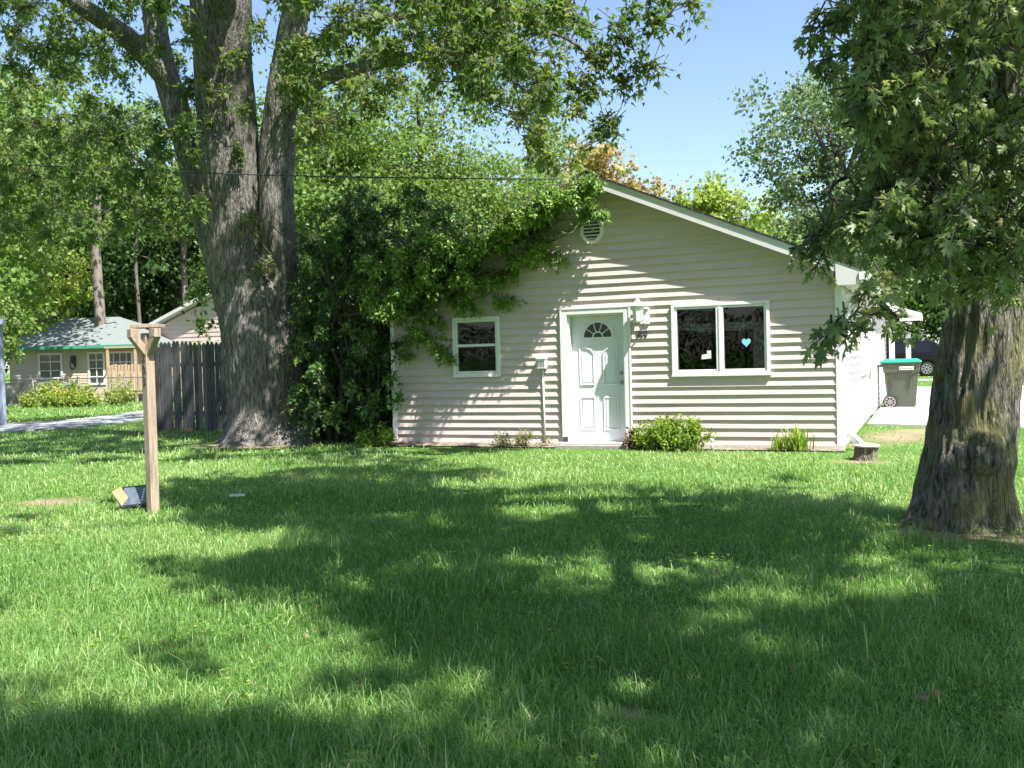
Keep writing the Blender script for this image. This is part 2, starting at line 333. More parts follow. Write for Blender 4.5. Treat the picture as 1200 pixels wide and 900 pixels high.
def clump_leaves(C, per, rad, size, droop=.6, twig=True, flat=.7, out=None, nt_=4, normal=(0, 0, 1), nj=.6, srnd=None):
    """leaves on short drooping twigs fanned out from each clump centre"""
    C = np.asarray(C, float); P, T, Nn, S, Rn = [], [], [], [], []; mb = MB()
    for c_ in C:
        cr = rng.random()*.5 if srnd is None else srnd
        rr = rad*rng.uniform(.65, 1.25)
        for t in range(nt_):
            d = rng.normal(size=3); d[2] = d[2]*flat-.15
            if out is not None: d = d+np.array(out)
            d = unit(d); L_ = rr*rng.uniform(.7, 1.2); k = max(3, int(per/nt_*rng.uniform(.7, 1.3)))
            s = np.linspace(.15, 1, k); p = c_+d*(s[:, None]*L_-rr*.45); p[:, 2] -= droop*rr*s**2*.6
            if twig:
                mb.tube([tuple(p[0]-d*rr*.3), tuple(p[k//2]), tuple(p[-1])], [.007, .005, .002], 3, False)
            sd = rng.normal(size=(k, 3)); sd -= (sd@d)[:, None]*d; sd = unit(sd)
            tp = unit(sd*.9+d*.5+np.array([0, 0, -droop]))
            P.append(p+sd*size*.35+rng.normal(size=(k, 3))*rr*.08); T.append(tp)
            Nn.append(np.array(normal)+rng.normal(size=(k, 3))*nj+sd*.25); S.append(size*rng.uniform(.45, 1.25, k)); Rn.append(np.clip(cr+rng.random(k)*.45, 0, .93)+(rng.random(k) < .03)*.07)
    return np.concatenate(P), np.concatenate(T), np.concatenate(Nn), np.concatenate(S), np.clip(np.concatenate(Rn), 0, 1), (mb if twig else None)
def bark_tube(pts, rad, seg=56, step=.07, ridge=.03, freq=3.2, lump=.05, flare=None, seed=0, burl=None):
    """limb or trunk as a closed tube with real vertical ridges"""
    pts = [Vector(p) for p in pts]; d = [0]
    for a, b_ in zip(pts, pts[1:]): d.append(d[-1]+(b_-a).length)
    tot = d[-1]; n = max(4, int(tot/step)); v = []; f = []; u = Vector((1, 0, 0))
    for i in range(n+1):
        s = tot*i/n; j = 0
        while j < len(d)-2 and s > d[j+1]: j += 1
        t = (s-d[j])/(d[j+1]-d[j])
        p0 = pts[max(j-1, 0)]; p1 = pts[j]; p2 = pts[j+1]; p3 = pts[min(j+2, len(pts)-1)]
        p = .5*((2*p1)+(p2-p0)*t+(2*p0-5*p1+4*p2-p3)*t*t+(3*p1-p0-3*p2+p3)*t**3)
        tg = ((p2-p0)*(1-t)+(p3-p1)*t).normalized(); r_ = rad[j]*(1-t)+rad[j+1]*t
        u = (u-tg*u.dot(tg)).normalized(); w_ = tg.cross(u)
        for k in range(seg):
            a = 2*math.pi*k/seg; dr = u*math.cos(a)+w_*math.sin(a)
            q = Vector((math.cos(a)*r_*freq*3, math.sin(a)*r_*freq*3, s*freq*.32+seed))
            rg = (1-2*abs(noise.noise(q)))*ridge + (1-2*abs(noise.noise(q*2.3)))*ridge*.45
            lp = noise.noise(Vector((math.cos(a)*1.3+seed, math.sin(a)*1.3, s*.9)))*lump*r_*4
            rr = r_+rg*min(1, r_*3)+lp
            if flare:
                fh, fa, lobes = flare; e = max(0, 1-s/fh)**2.2
                rr += e*fa*(1+.55*math.cos(a*lobes+seed)+.35*math.sin(a*2+seed*2))*r_
            if burl:
                for (bs, ba, br, bh) in burl:
                    dd = ((s-bs)/br)**2+((((a-ba+math.pi) % (2*math.pi))-math.pi)*r_/br)**2
                    if dd < 1: rr += bh*(1-dd)+noise.noise(p*14+dr*3)*bh*.9*(1-dd)
            v.append(p+dr*rr)
    for i in range(n):
        for k in range(seg):
            k2 = (k+1) % seg; f.append((i*seg+k, i*seg+k2, (i+1)*seg+k2, (i+1)*seg+k))
    mb = MB(); mb.add(v, f, True); n0 = n*seg
    mb.f += [tuple(n0+k for k in range(seg)), tuple(range(seg))[::-1]]; mb.sm += [False]*2
    return mb
CL_L = [[-1672,1660,486],[-1948,1661,926],[-1997,1545,550],[-1346,1265,717],[-1620,1394,714],[-1743,1868,720],[-1727,1471,923],[-1717,1370,961],[-1633,1516,453],[-1305,1246,608],[-1892,1487,936],[-1211,1021,597],[-1199,1319,786],[-1594,1779,762],[-1141,1142,450],[-1785,1724,775],[-1207,1080,511],[-1271,1156,665],[-1720,1872,895],[-1580,1554,649],[-1387,1428,856],[-1278,1094,612],[-1426,1665,901],[-1737,1509,488],[-2064,1678,558],[-1088,1226,541],[-1692,1407,438],[-1775,1469,480],[-1411,1382,720],[-1940,1672,1110],[-1383,1294,602],[-1305,1390,898],[-2131,1689,1090],[-1461,1483,724],[-1414,1578,793],[-1445,1486,766],[-1143,1204,381],[-1496,1727,1070],[-1316,1435,854],[-1464,1604,1012],[-1550,1665,728],[-1509,1290,806],[-2036,1703,919],[-1300,1277,695],[-1649,1903,845],[-1819,1737,773],[-1353,1421,608],[-1647,1841,853],[-1714,1370,729],[-1527,1768,926],[-1535,1562,575],[-1185,1085,685],[-1931,1619,490],[-1660,1346,616],[-1322,1301,538],[-1215,1213,521],[-1935,1544,816],[-1097,1185,459],[-1601,1804,565],[-1145,1089,365],[-1487,1181,857],[-1674,1444,889],[-1410,1111,545],[-1288,1330,874],[-1540,1763,732],[-1209,1224,535],[-1710,1689,1073],[-1005,1155,389],[-1257,1121,655],[-1316,1309,467],[-1092,1204,430],[-1176,1241,401],[-1566,1528,621],[-1803,1451,619],[-1249,1353,464],[-1712,1772,525],[-1784,1491,1023],[-2017,1704,760],[-1525,1385,808],[-1350,1379,861],[-1961,1601,663],[-1596,1444,766],[-1486,1263,767],[-1729,1626,1026],[-1147,1130,649],[-1126,1203,746],[-2023,1669,1094],[-1891,1640,907],[-1407,1413,834],[-1494,1675,812],[-1932,1553,608],[-1279,1390,542],[-1929,1537,743],[-1673,1408,831],[-1130,1182,383],[-1775,1474,533],[-1518,1729,519],[-1299,1178,521],[-1565,1649,567],[-1469,1366,724],[-1753,1371,489],[-1742,1577,709],[-1910,1716,560],[-1770,1616,993],[-1737,1792,559],[-2099,1726,1120],[-1739,1424,900],[-1286,1188,468],[-1519,1732,936],[-1279,1022,562],[-1774,1566,864],[-1925,1809,1144],[-1168,1298,391],[-1248,1140,701],[-1373,1081,575],[-1640,1356,468],[-1445,1203,528],[-1510,1456,809],[-1376,1377,626],[-1155,1231,403],[-2085,1722,1101],[-1645,1898,999],[-1635,1378,676],[-1200,1373,864],[-1261,1259,821],[-1739,1615,497],[-1522,1653,561],[-1531,1681,619],[-1809,1594,973],[-1743,1434,451],[-1300,1141,373],[-1869,1799,1105],[-1311,1277,458],[-1487,1598,586],[-1258,1451,685],[-1307,1336,450],[-1475,1512,864],[-1559,1672,1022],[-1701,1596,799],[-1174,1121,455],[-1822,1773,755],[-1827,1443,749],[-1559,1524,964],[-1953,1666,1001],[-1857,1561,782],[-1652,1709,724],[-1783,1665,685],[-1365,1392,570],[-1676,1633,813],[-1772,1603,773],[-1635,1565,960],[-1667,1510,776],[-1151,1073,620],[-1528,1389,720],[-1518,1481,806],[-1199,1186,734],[-1466,1289,850],[-1503,1406,872],[-1731,1575,1005],[-1161,1103,637],[-1276,1427,858],[-1778,1504,936],[-1450,1591,891],[-1475,1386,860],[-1693,1435,932],[-1454,1563,1020],[-1047,1144,689],[-1440,1488,929],[-1321,1197,701],[-1523,1439,839],[-1351,1186,790],[-1799,1445,919],[-1126,1178,775],[-1495,1323,726],[-1325,1514,788],[-1230,1311,689],[-1521,1316,826],[-1673,1383,872],[-1348,1115,808],[-1380,1093,795],[-1411,1340,939],[-1769,1478,976],[-1494,1253,750],[-1244,1144,628],[-1457,1500,999],[-1213,1204,651],[-1256,1029,718],[-1405,1435,771],[-1154,1337,724],[-1564,1508,1033],[-1561,1618,936],[-1076,1146,721],[-1440,1190,841],[-1643,1427,734],[-1001,1112,681],[-1103,1192,764],[-1141,1234,671],[-1274,1104,650],[-1309,1434,924],[-1869,1480,899],[-1786,1446,967],[-1464,1465,904],[-1316,1228,648],[-1466,1559,830],[-1610,1459,794],[-1776,1627,1117],[-1479,1549,971],[-1763,1538,927],[-1324,1240,809],[-1438,1162,820],[-1541,1340,620],[-1796,1575,511],[-1531,1371,501],[-1828,1537,680],[-1218,1167,393],[-1612,1610,465],[-1541,1262,497],[-1234,1317,575],[-1313,1425,513],[-1060,1219,484],[-1249,1170,529],[-1468,1452,412],[-1432,1465,569],[-1514,1605,531],[-1473,1457,603],[-1515,1468,618],[-1357,1478,610],[-1246,1314,503],[-1598,1481,533],[-1596,1585,667],[-1174,1331,565],[-1806,1560,479],[-1420,1180,513],[-1222,1168,370],[-1577,1366,526],[-1176,1245,477],[-1516,1612,661],[-1235,1119,393],[-1293,1437,587],[-1214,1246,466],[-1307,1121,500],[-1525,1345,603],[-1374,1266,467],[-1766,1463,602],[-1681,1499,580],[-1716,1605,466],[-1373,1244,431],[-1635,1401,550],[-1397,1590,634],[-1715,1653,689],[-1589,1656,675],[-1484,1261,589],[-1496,1706,702],[-1443,1460,633],[-1593,1521,533],[-1516,1303,433],[-1600,1711,468],[-1786,1597,594],[-1505,1716,609],[-1624,1525,586],[-1394,1339,512],[-1226,1164,528],[-1446,1534,520],[-1205,1305,535],[-1675,1506,608],[-1568,1457,582],[-1672,1460,650],[-1426,1518,585],[-1658,1373,556],[-1597,1424,572],[-746,1543,813],[-788,1132,467],[-1015,1647,880],[-999,1649,730],[-780,1522,666],[-617,1057,581],[-750,1054,548],[-688,1078,598],[-822,1512,799],[-1133,1572,859],[-730,1025,615],[-728,1081,533],[-811,1224,508],[-902,1546,864],[-681,1500,663],[-932,1368,752],[-517,1107,536],[-1000,1547,900],[-515,1337,632],[-701,1361,784],[-857,1334,594],[-962,1629,836],[-573,1110,645],[-921,1310,656],[-638,1604,660],[-788,1611,825],[-808,1118,537],[-682,1358,765],[-579,1267,713],[-885,1230,620],[-772,1493,755],[-1049,1601,616],[-845,1616,748],[-739,1219,525],[-655,1501,726],[-609,1681,870],[-657,1306,652],[-962,1386,764],[-1089,1588,704],[-713,1761,874],[-1002,1559,615],[-580,1223,578],[-594,1161,619],[-1058,1569,648],[-785,1187,733],[-916,1375,774],[-657,1194,605],[-621,1360,688],[-764,1226,552],[-551,1470,681],[-456,1193,514],[-814,1135,681],[-943,1368,689],[-914,1552,861],[-776,1649,760],[-637,1132,563],[-759,1757,852],[-603,1378,653],[-638,1538,785],[-733,1674,730],[-666,1251,614],[-586,1602,752],[-725,1044,555],[-659,1320,711],[-928,1550,695],[-548,1522,716],[-510,1323,560],[-708,1704,814],[-1007,1465,844],[-749,1394,763],[-902,1501,696],[-589,1524,808],[-706,1690,876],[-793,1127,533],[-860,1405,732],[-878,1221,714],[-587,1458,637],[-552,1302,560],[-660,1376,769],[-805,1422,649],[-503,1417,673],[-723,1634,732],[-940,1556,861],[-854,1416,572],[-811,1578,859],[-730,1390,766],[-887,1430,718],[-869,1323,662],[-786,1409,741],[-735,1069,633],[-744,1692,815],[-787,1282,773],[-1091,1552,683],[-604,1719,654],[-469,1193,592],[-590,1363,727],[-763,1130,478],[-753,1556,648],[-923,1309,781],[-1019,1446,712],[-521,1129,520],[-698,1110,470],[-847,1680,915],[-886,1358,696],[-501,1162,590],[-874,1344,675],[-703,1566,735],[-693,1302,647],[-641,1230,652],[-796,1202,626],[-537,1349,516],[-766,1329,626],[-950,1417,546],[-694,1687,686],[-715,1212,545],[-623,1203,537],[-1045,1488,631],[-697,1526,745],[-938,1356,626],[-589,1238,603],[-694,1593,718],[-797,1396,791],[-619,1649,859],[-784,1271,572],[-813,1377,666],[-690,1541,647],[-721,1272,570],[-695,1452,679],[-817,1136,595],[-827,1472,828],[-737,1092,473],[-649,1130,568],[-880,1490,779],[-616,1502,780],[-862,1581,801],[-556,1306,702],[-620,1338,700],[-635,1063,570],[-723,1621,738],[-907,1444,645],[-706,1327,721],[-501,1174,633],[-839,1575,813],[-680,1559,615],[-623,1569,754],[-659,1287,658],[-823,1248,630],[-786,1735,696],[-692,1092,561],[-1056,1527,653],[-751,1385,699],[-782,1218,665],[-1025,1529,577],[-569,1226,601],[-834,1231,734],[-640,1471,771],[-1046,1599,926],[-651,1119,640],[-512,1107,549],[-708,1616,797],[-715,1362,633],[-590,1448,777],[-723,1160,689],[-604,1360,678],[-722,1333,696],[-1041,1371,726],[-1145,1405,644],[-1038,1352,714],[-1191,1411,724],[-973,1344,605],[-1217,1434,637],[-1084,1369,684],[-1077,1366,592],[-531,1043,635],[-399,1065,472],[-583,1258,554],[-615,1370,719],[-542,1208,514],[-540,1005,571],[-583,1142,632],[-624,1300,647],[-448,1208,548],[-574,1340,692],[-386,1054,542],[-459,1301,638],[-533,1192,624],[-404,1109,603],[-633,1356,637],[-442,1136,493],[-613,1315,751],[-546,1115,646],[-456,1109,515],[-478,1100,609],[-480,1029,548],[-514,1114,551],[-533,1145,592],[-454,1100,527],[-505,1301,684],[-516,1041,573],[-577,1252,717],[-418,1083,454],[-426,1039,431],[-591,1158,622],[-575,1112,538],[-521,1285,581],[-514,1302,529],[-584,1185,587],[-485,1117,596],[-533,1181,677],[-683,1348,774],[-551,1128,540],[-489,1292,516],[-628,1247,590],[-612,1314,625],[-574,1147,671],[-544,1346,708],[-393,1082,567],[-505,1201,563],[-482,1072,544],[-530,1091,591],[-419,1120,617],[-480,1109,577],[-587,1252,589],[-530,1163,568],[-658,1218,670],[-575,1374,687],[-480,1041,492],[-386,1058,562],[-614,1370,754],[-595,1175,693],[-535,1349,646],[-371,1087,544],[-484,1021,575],[-679,1343,642],[-512,1399,737],[-465,1178,598],[-529,1059,574],[-560,1181,516],[-661,1349,672],[-642,1346,602],[-448,1134,422],[-455,1051,576],[-590,1295,541],[-646,1298,670],[-625,1306,621],[-500,1228,613],[-443,1066,507],[-571,1326,713],[-365,1271,576],[-352,1276,539],[-378,1266,597],[-402,1254,554],[-337,1282,535],[-373,1266,521],[-395,1255,468],[-413,1248,503],[-433,1239,480],[-386,1259,462],[-398,1253,445],[-404,1254,554],[-414,1250,589],[-320,1236,586],[-305,1244,613],[-313,1239,578],[-272,1257,603],[-475,1220,453],[-467,1223,418],[-386,1261,559],[-359,1275,616],[-413,1249,522],[-325,1235,624],[-432,1240,515]]
CL_Ltop = [[-913,708,1183],[-1177,1056,822],[-890,804,1331],[-733,1789,1213],[-587,1437,1765],[-574,1628,1560],[-512,1604,1575],[-1325,1974,1262],[-1131,1225,1878],[-1724,992,1172],[-925,1714,1151],[-922,770,1291],[-1690,1434,1413],[-1632,1819,1387],[-482,1099,1593],[-1558,747,1292],[-801,972,750],[-1601,1052,1276],[-1139,1121,1848],[-986,1288,1757],[-1261,1795,1766],[-1105,1771,1115],[-1413,1801,1215],[-739,1732,943],[-1915,1371,1251],[-1547,1078,899],[-613,753,1269],[-825,831,1233],[-604,1362,1205],[-1215,660,1529],[-1155,1607,1655],[-1391,1808,1735],[-1727,1001,1082],[-1090,922,967],[-1484,1265,1591],[-717,726,1302],[-990,1671,1560],[-1153,624,1423],[-600,1316,981],[-1051,819,990],[-1301,1136,877],[-806,655,1274],[-787,1359,889],[-835,1711,1366],[-1817,1103,1301],[-1623,1584,1672],[-1586,1411,1107],[-545,1394,1030],[-970,676,1378],[-489,1578,1542],[-926,1761,1294],[-927,1726,1118],[-1274,985,826],[-1632,1330,1305],[-1420,913,1788],[-395,1540,1164],[-748,1815,1040],[-833,1375,1719],[-951,997,1774],[-1752,1267,1266],[-1419,1289,1761],[-1139,1870,1565],[-1545,1632,1553],[-1762,1127,1637],[-962,1722,1079],[-1609,1519,1341],[-1357,1466,1662],[-989,970,1730],[-629,981,1774],[-948,1862,1623],[-1644,984,1267],[-1774,1515,1562],[-897,1883,1475],[-1449,746,1672],[-440,1411,1206],[-1533,751,1053],[-1203,572,1172],[-1038,1935,1499],[-1472,1014,982],[-1492,1328,1037],[-460,1024,1172],[-716,903,890],[-1443,1401,1815],[-620,1412,842],[-1162,1138,1724],[-380,1411,1582],[-1554,1592,1720],[-662,763,1258],[-1806,1248,1327],[-1350,1626,1834],[-1501,1089,1791],[-503,1813,1324],[-1328,888,1351],[-1381,899,1079],[-415,1500,1641],[-1050,1154,847],[-1267,1872,1297],[-995,1175,846],[-730,1581,1823],[-1475,951,1435],[-1513,1856,1418],[-492,1701,1085],[-1548,1905,1191],[-1382,789,1420],[-1767,1376,1628],[-1832,1001,1094],[-1337,969,1697],[-606,1186,1331],[-741,1865,1453],[-1446,1949,1198],[-459,1720,1492],[-465,1394,1422],[-1464,997,1386],[-1173,985,939],[-1586,1565,1617],[-580,990,875],[-1527,715,1137],[-665,1669,1425],[-591,970,1168],[-662,1610,1468],[-698,818,1455],[-772,1080,1745],[-765,955,1507],[-1766,965,1130],[-1729,1647,1195],[-646,1331,1006],[-735,877,1579],[-1429,1623,1638],[-1047,1035,1785],[-1601,1176,1388],[-1132,580,1188],[-495,1491,1369],[-780,1761,1580],[-660,1569,1723],[-1346,717,1126],[-727,1336,1891],[-1702,1756,1481],[-679,1014,1080],[-641,1250,1550],[-1773,879,1323],[-361,1259,1311],[-742,1090,1767],[-873,1354,1932],[-604,1474,1679],[-1024,574,1185],[-636,1397,1015],[-1002,845,792],[-1263,1893,1403],[-453,1572,1014],[-1246,850,1777],[-1563,875,1355],[-1373,1551,1586],[-968,819,1806],[-1090,564,1359],[-653,1233,876],[-703,1012,1827],[-1153,1743,1705],[-591,1288,1399],[-1017,1903,1357],[-535,1143,1192],[-642,1631,1601],[-544,1287,1554],[-1307,1844,1488],[-896,1209,919],[-1232,849,1002],[-1686,1376,1494],[-1708,1159,1358],[-1383,849,1662],[-870,966,1508],[-646,703,1352],[-1674,1398,1315],[-874,586,1275],[-1003,1623,963],[-1039,1403,1746],[-1422,1562,1044],[-367,1381,1465],[-462,1388,1653],[-1429,1597,1587],[-526,1689,1570],[-405,1155,1266],[-1689,938,1524],[-938,1855,1428],[-1462,1071,946],[-1777,939,1193],[-1455,1000,1393],[-671,1686,1183],[-1349,1649,1470],[-567,1347,1012],[-940,998,1840],[-562,1039,1435],[-1839,1378,1607],[-479,931,1357],[-974,963,1583],[-1268,944,751],[-821,1146,822],[-327,1156,1062],[-661,1337,824],[-1704,1081,1207],[-575,1487,1473],[-1784,1154,1050],[-1233,770,858],[-1008,839,1627],[-1438,1312,1813],[-681,1737,1743],[-402,1336,1228],[-368,1355,1123],[-1465,835,1630],[-627,891,1685],[-592,983,1352],[-1609,1098,1597],[-1490,1714,1740],[-1536,1272,1769],[-1330,1524,1694],[-1609,1049,1137],[-697,1215,923],[-1636,1277,1006],[-819,1046,1017],[-1799,1026,1042],[-1281,1005,832],[-1141,1183,1877],[-275,1477,1297],[-1595,1551,1742],[-552,1041,1080],[-484,1491,1178],[-963,1305,1950],[-1528,1504,1004],[-1558,824,1211],[-834,1980,1429],[-1607,1834,1407],[-1370,1146,1743],[-1468,827,1745],[-979,1044,1677],[-693,1690,1514],[-572,1265,1353],[-799,932,1216],[-1750,1113,1379],[-1583,938,1339],[-719,1055,1619],[-682,1067,1097],[-932,1541,1808],[-736,1029,1767],[-496,1644,1016],[-519,1415,1219],[-1588,989,821],[-703,811,1085],[-261,1230,1315],[-1136,757,1405],[-1106,1875,1439],[-1002,1182,1850],[-1527,1606,1439],[-917,869,920],[-966,635,1452],[-1387,985,1094],[-1195,865,1764],[-1844,1206,1059],[-1743,1173,1042],[-880,1721,1606],[-606,957,838],[-1169,1703,1628],[-704,1331,1614],[-1223,761,832],[-1659,1472,1718],[-1106,1495,1757],[-1025,1159,1696],[-656,1050,1327],[-1828,1163,1172],[-587,1261,928],[-1703,1661,1289],[-915,751,1336],[-1619,1314,1383],[-1549,1924,1200],[-714,1348,1582],[-562,1475,1354],[-721,1502,1069],[-876,928,1090],[-1292,1574,1900],[-698,1287,1809],[-996,1208,811],[-1384,1797,1362],[-669,1579,1523],[-723,1293,917],[-507,1575,1337],[-303,1374,1116],[-1526,1672,1666],[-993,1925,1122],[-781,1222,888],[-882,1954,1132],[-388,1504,1316],[-805,1734,1327],[-1233,790,963],[-892,1953,1322],[-719,1553,1156],[-1029,823,1514],[-1275,1933,1213],[-1240,933,1502],[-469,1503,1468],[-1814,1260,946],[-1109,1732,1478],[-884,1473,1804],[-1257,1396,1777],[-1078,1397,1858],[-1584,1806,1580],[-919,1293,1795],[-919,1876,1687],[-967,1924,1470],[-1410,1191,987],[-1010,677,1306],[-1033,969,1713],[-1622,895,1296],[-514,1394,808],[-623,1204,1580],[-1613,1102,1637],[-1323,1820,1169],[-738,1002,1791],[-1401,888,1369],[-1138,1120,1890],[-1386,1734,1762],[-1763,1098,1492],[-510,842,1512],[-691,1280,1563],[-1548,989,1141],[-601,1791,1393],[-1156,1015,1864],[-1830,1514,1352],[-1315,718,967],[-643,885,1296],[-1245,1015,816],[-1779,1136,1300],[-1219,1914,1295],[-1132,751,876]]
CL_Rlow = [[-62,655,361],[-65,653,347],[-60,655,333],[-62,654,354],[-58,655,321],[-68,626,209],[-73,624,212],[-62,628,201],[-66,627,219],[-47,546,161],[-50,545,155],[-41,549,162],[-37,551,156],[-28,555,165],[-24,579,173],[-20,602,181],[-16,626,191],[-18,570,167],[-14,572,160],[-23,601,189],[-33,575,178],[-44,694,322],[-52,690,311],[-55,668,331],[-39,695,276],[-44,692,256],[-57,675,242],[-11,628,200],[2,677,194],[12,714,189],[33,723,188],[49,697,183],[23,730,186],[10,681,203]]
CL_R = [[-24,795,319],[44,878,295],[-42,644,236],[84,858,223],[46,762,285],[61,659,246],[36,724,405],[-4,692,369],[12,827,234],[-15,623,325],[26,631,235],[23,762,402],[-25,886,428],[-10,704,281],[-57,630,224],[0,849,276],[99,835,415],[-36,868,440],[77,721,366],[-48,654,227],[79,697,244],[-32,576,296],[40,684,277],[81,722,374],[-1,683,293],[-24,658,241],[-11,663,298],[49,707,383],[3,851,398],[3,846,344],[-36,663,242],[44,682,367],[81,665,266],[6,646,311],[59,707,385],[-18,765,311],[-1,703,228],[67,886,251],[43,916,393],[73,810,416],[-14,617,301],[-10,660,368],[35,904,469],[-10,773,315],[-11,776,336],[8,716,352],[-3,772,368],[47,900,384],[45,876,217],[12,611,234],[-24,665,375],[-9,716,354],[72,799,313],[-13,785,292],[-49,703,402],[-39,628,331],[-14,674,308],[-12,793,330],[-13,815,343],[-21,703,262],[11,652,351],[101,944,437],[31,676,340],[-40,759,382],[-16,795,326],[91,877,223],[-29,788,284],[98,934,300],[23,617,296],[54,718,302],[-17,689,333],[-31,603,290],[62,637,273],[-23,726,387],[-38,790,412],[43,760,318],[-15,728,328],[-10,653,231],[-30,793,288],[-2,776,402],[-32,741,346],[75,638,343],[94,828,426],[26,804,413],[34,620,325],[-31,621,332],[-33,706,300],[69,782,314],[50,786,237],[10,781,427],[-35,594,220],[-11,660,343],[21,775,325],[65,771,284],[31,877,346],[70,621,355],[50,883,461],[23,701,331],[1,721,413],[-19,625,316],[-15,886,295],[62,639,261],[48,758,224],[-14,779,392],[84,742,389],[-8,769,416],[48,662,261],[-58,810,238],[-33,747,259],[72,643,240],[25,707,217],[-16,624,335],[-10,741,369],[22,638,254],[20,707,364],[-13,648,233],[-13,797,368],[11,633,245],[-4,652,224],[-27,682,228],[-28,652,243],[24,783,243],[66,673,279],[-63,741,235],[7,735,388],[20,652,267],[34,882,341],[-47,721,388],[-27,713,353],[15,728,240],[56,888,410],[-16,673,372],[26,609,321],[24,624,241],[3,590,353],[-5,858,394],[37,728,256],[-20,590,325],[7,678,295],[59,703,372],[68,914,396],[20,748,304],[6,755,337],[86,703,261],[43,721,280],[32,869,418],[-4,671,384],[24,607,318],[57,860,236],[24,656,337],[-28,647,371],[-27,648,262],[-26,625,279],[10,680,224],[5,592,353],[77,833,362],[71,767,376],[18,596,227],[-7,765,325],[40,668,246],[-16,690,327],[106,931,469],[-48,653,357],[86,912,252],[93,887,432],[-22,593,293],[-6,580,293],[8,602,210],[10,705,317],[69,679,361],[-57,710,238],[30,749,227],[18,684,298],[-7,629,245],[87,707,346],[-2,798,356],[91,879,395],[1,868,436],[53,829,438],[6,637,256],[16,638,225],[-35,724,391],[-12,790,329],[70,769,271],[73,742,350],[93,913,416],[73,881,360],[61,700,373],[58,814,329],[86,892,247],[26,732,395],[27,728,358],[-4,603,356],[74,612,225],[-11,597,338],[91,861,229],[66,710,233],[-50,825,361],[5,868,378],[61,698,227],[74,920,274],[-16,579,231],[46,769,300],[26,614,346],[-8,656,285],[-35,696,319],[88,774,407],[-8,605,368],[-27,870,296],[23,690,305],[-40,859,365],[-4,705,296],[-59,773,238],[82,707,333],[-14,634,324],[-8,835,312],[-34,736,322],[-4,772,311],[37,771,307],[14,635,212],[-11,627,301],[46,707,265],[-1,634,265],[78,789,297],[-22,798,310],[1,674,214],[52,866,232],[28,803,286],[57,683,229],[89,900,299],[-41,778,329],[4,797,264],[5,838,342],[32,858,253],[10,756,243],[48,637,209],[45,862,306],[68,769,281],[-2,860,261],[75,877,241],[-9,632,236],[-4,827,334],[-12,812,315],[36,839,242],[-28,780,245],[-4,618,292],[-8,664,280],[-32,692,300],[-28,717,301],[64,745,217],[-7,716,243],[59,863,259],[-3,750,326],[31,641,273],[16,672,290],[85,836,293],[-8,759,279],[-18,680,267],[73,906,345],[-31,702,260],[42,882,309],[67,813,302],[27,788,269],[-37,854,352],[5,785,307],[78,731,269],[-31,613,291],[-21,658,250],[-27,817,332],[-16,685,222],[-17,641,228],[-2,783,329],[55,839,245],[-17,723,325],[70,797,239],[-24,835,244],[71,801,252],[1,730,297],[44,816,245],[1,868,250],[14,875,320],[17,770,231],[12,642,233],[-34,793,331],[3,633,207],[-19,713,224],[68,899,324],[78,892,287],[31,808,253],[-4,654,209],[-6,725,317],[55,887,316],[-6,708,281],[-2,668,308],[13,661,270],[68,725,263],[-9,627,225],[46,807,296],[4,860,262],[-20,782,324],[69,735,315],[73,673,220],[26,820,224],[60,719,249],[-22,806,261],[62,714,210],[54,739,286],[73,755,293],[61,763,243],[-8,736,235],[-11,801,278],[42,721,230],[45,692,224],[24,752,225],[25,668,213],[-15,738,296],[20,812,218],[-9,704,255],[28,750,204],[7,694,225],[30,747,286],[22,742,231],[27,669,213],[47,775,235],[18,804,300],[51,735,195],[57,754,206],[52,674,205],[-7,724,255],[40,804,245],[48,715,277],[50,658,209],[35,738,281],[58,830,256],[57,773,291],[58,783,271],[3,694,269],[2,720,252],[41,758,198],[58,776,285],[36,799,291],[24,658,235],[64,813,250],[14,749,243],[47,682,196],[49,658,265],[8,773,274],[31,786,262],[63,775,232],[62,836,278]]
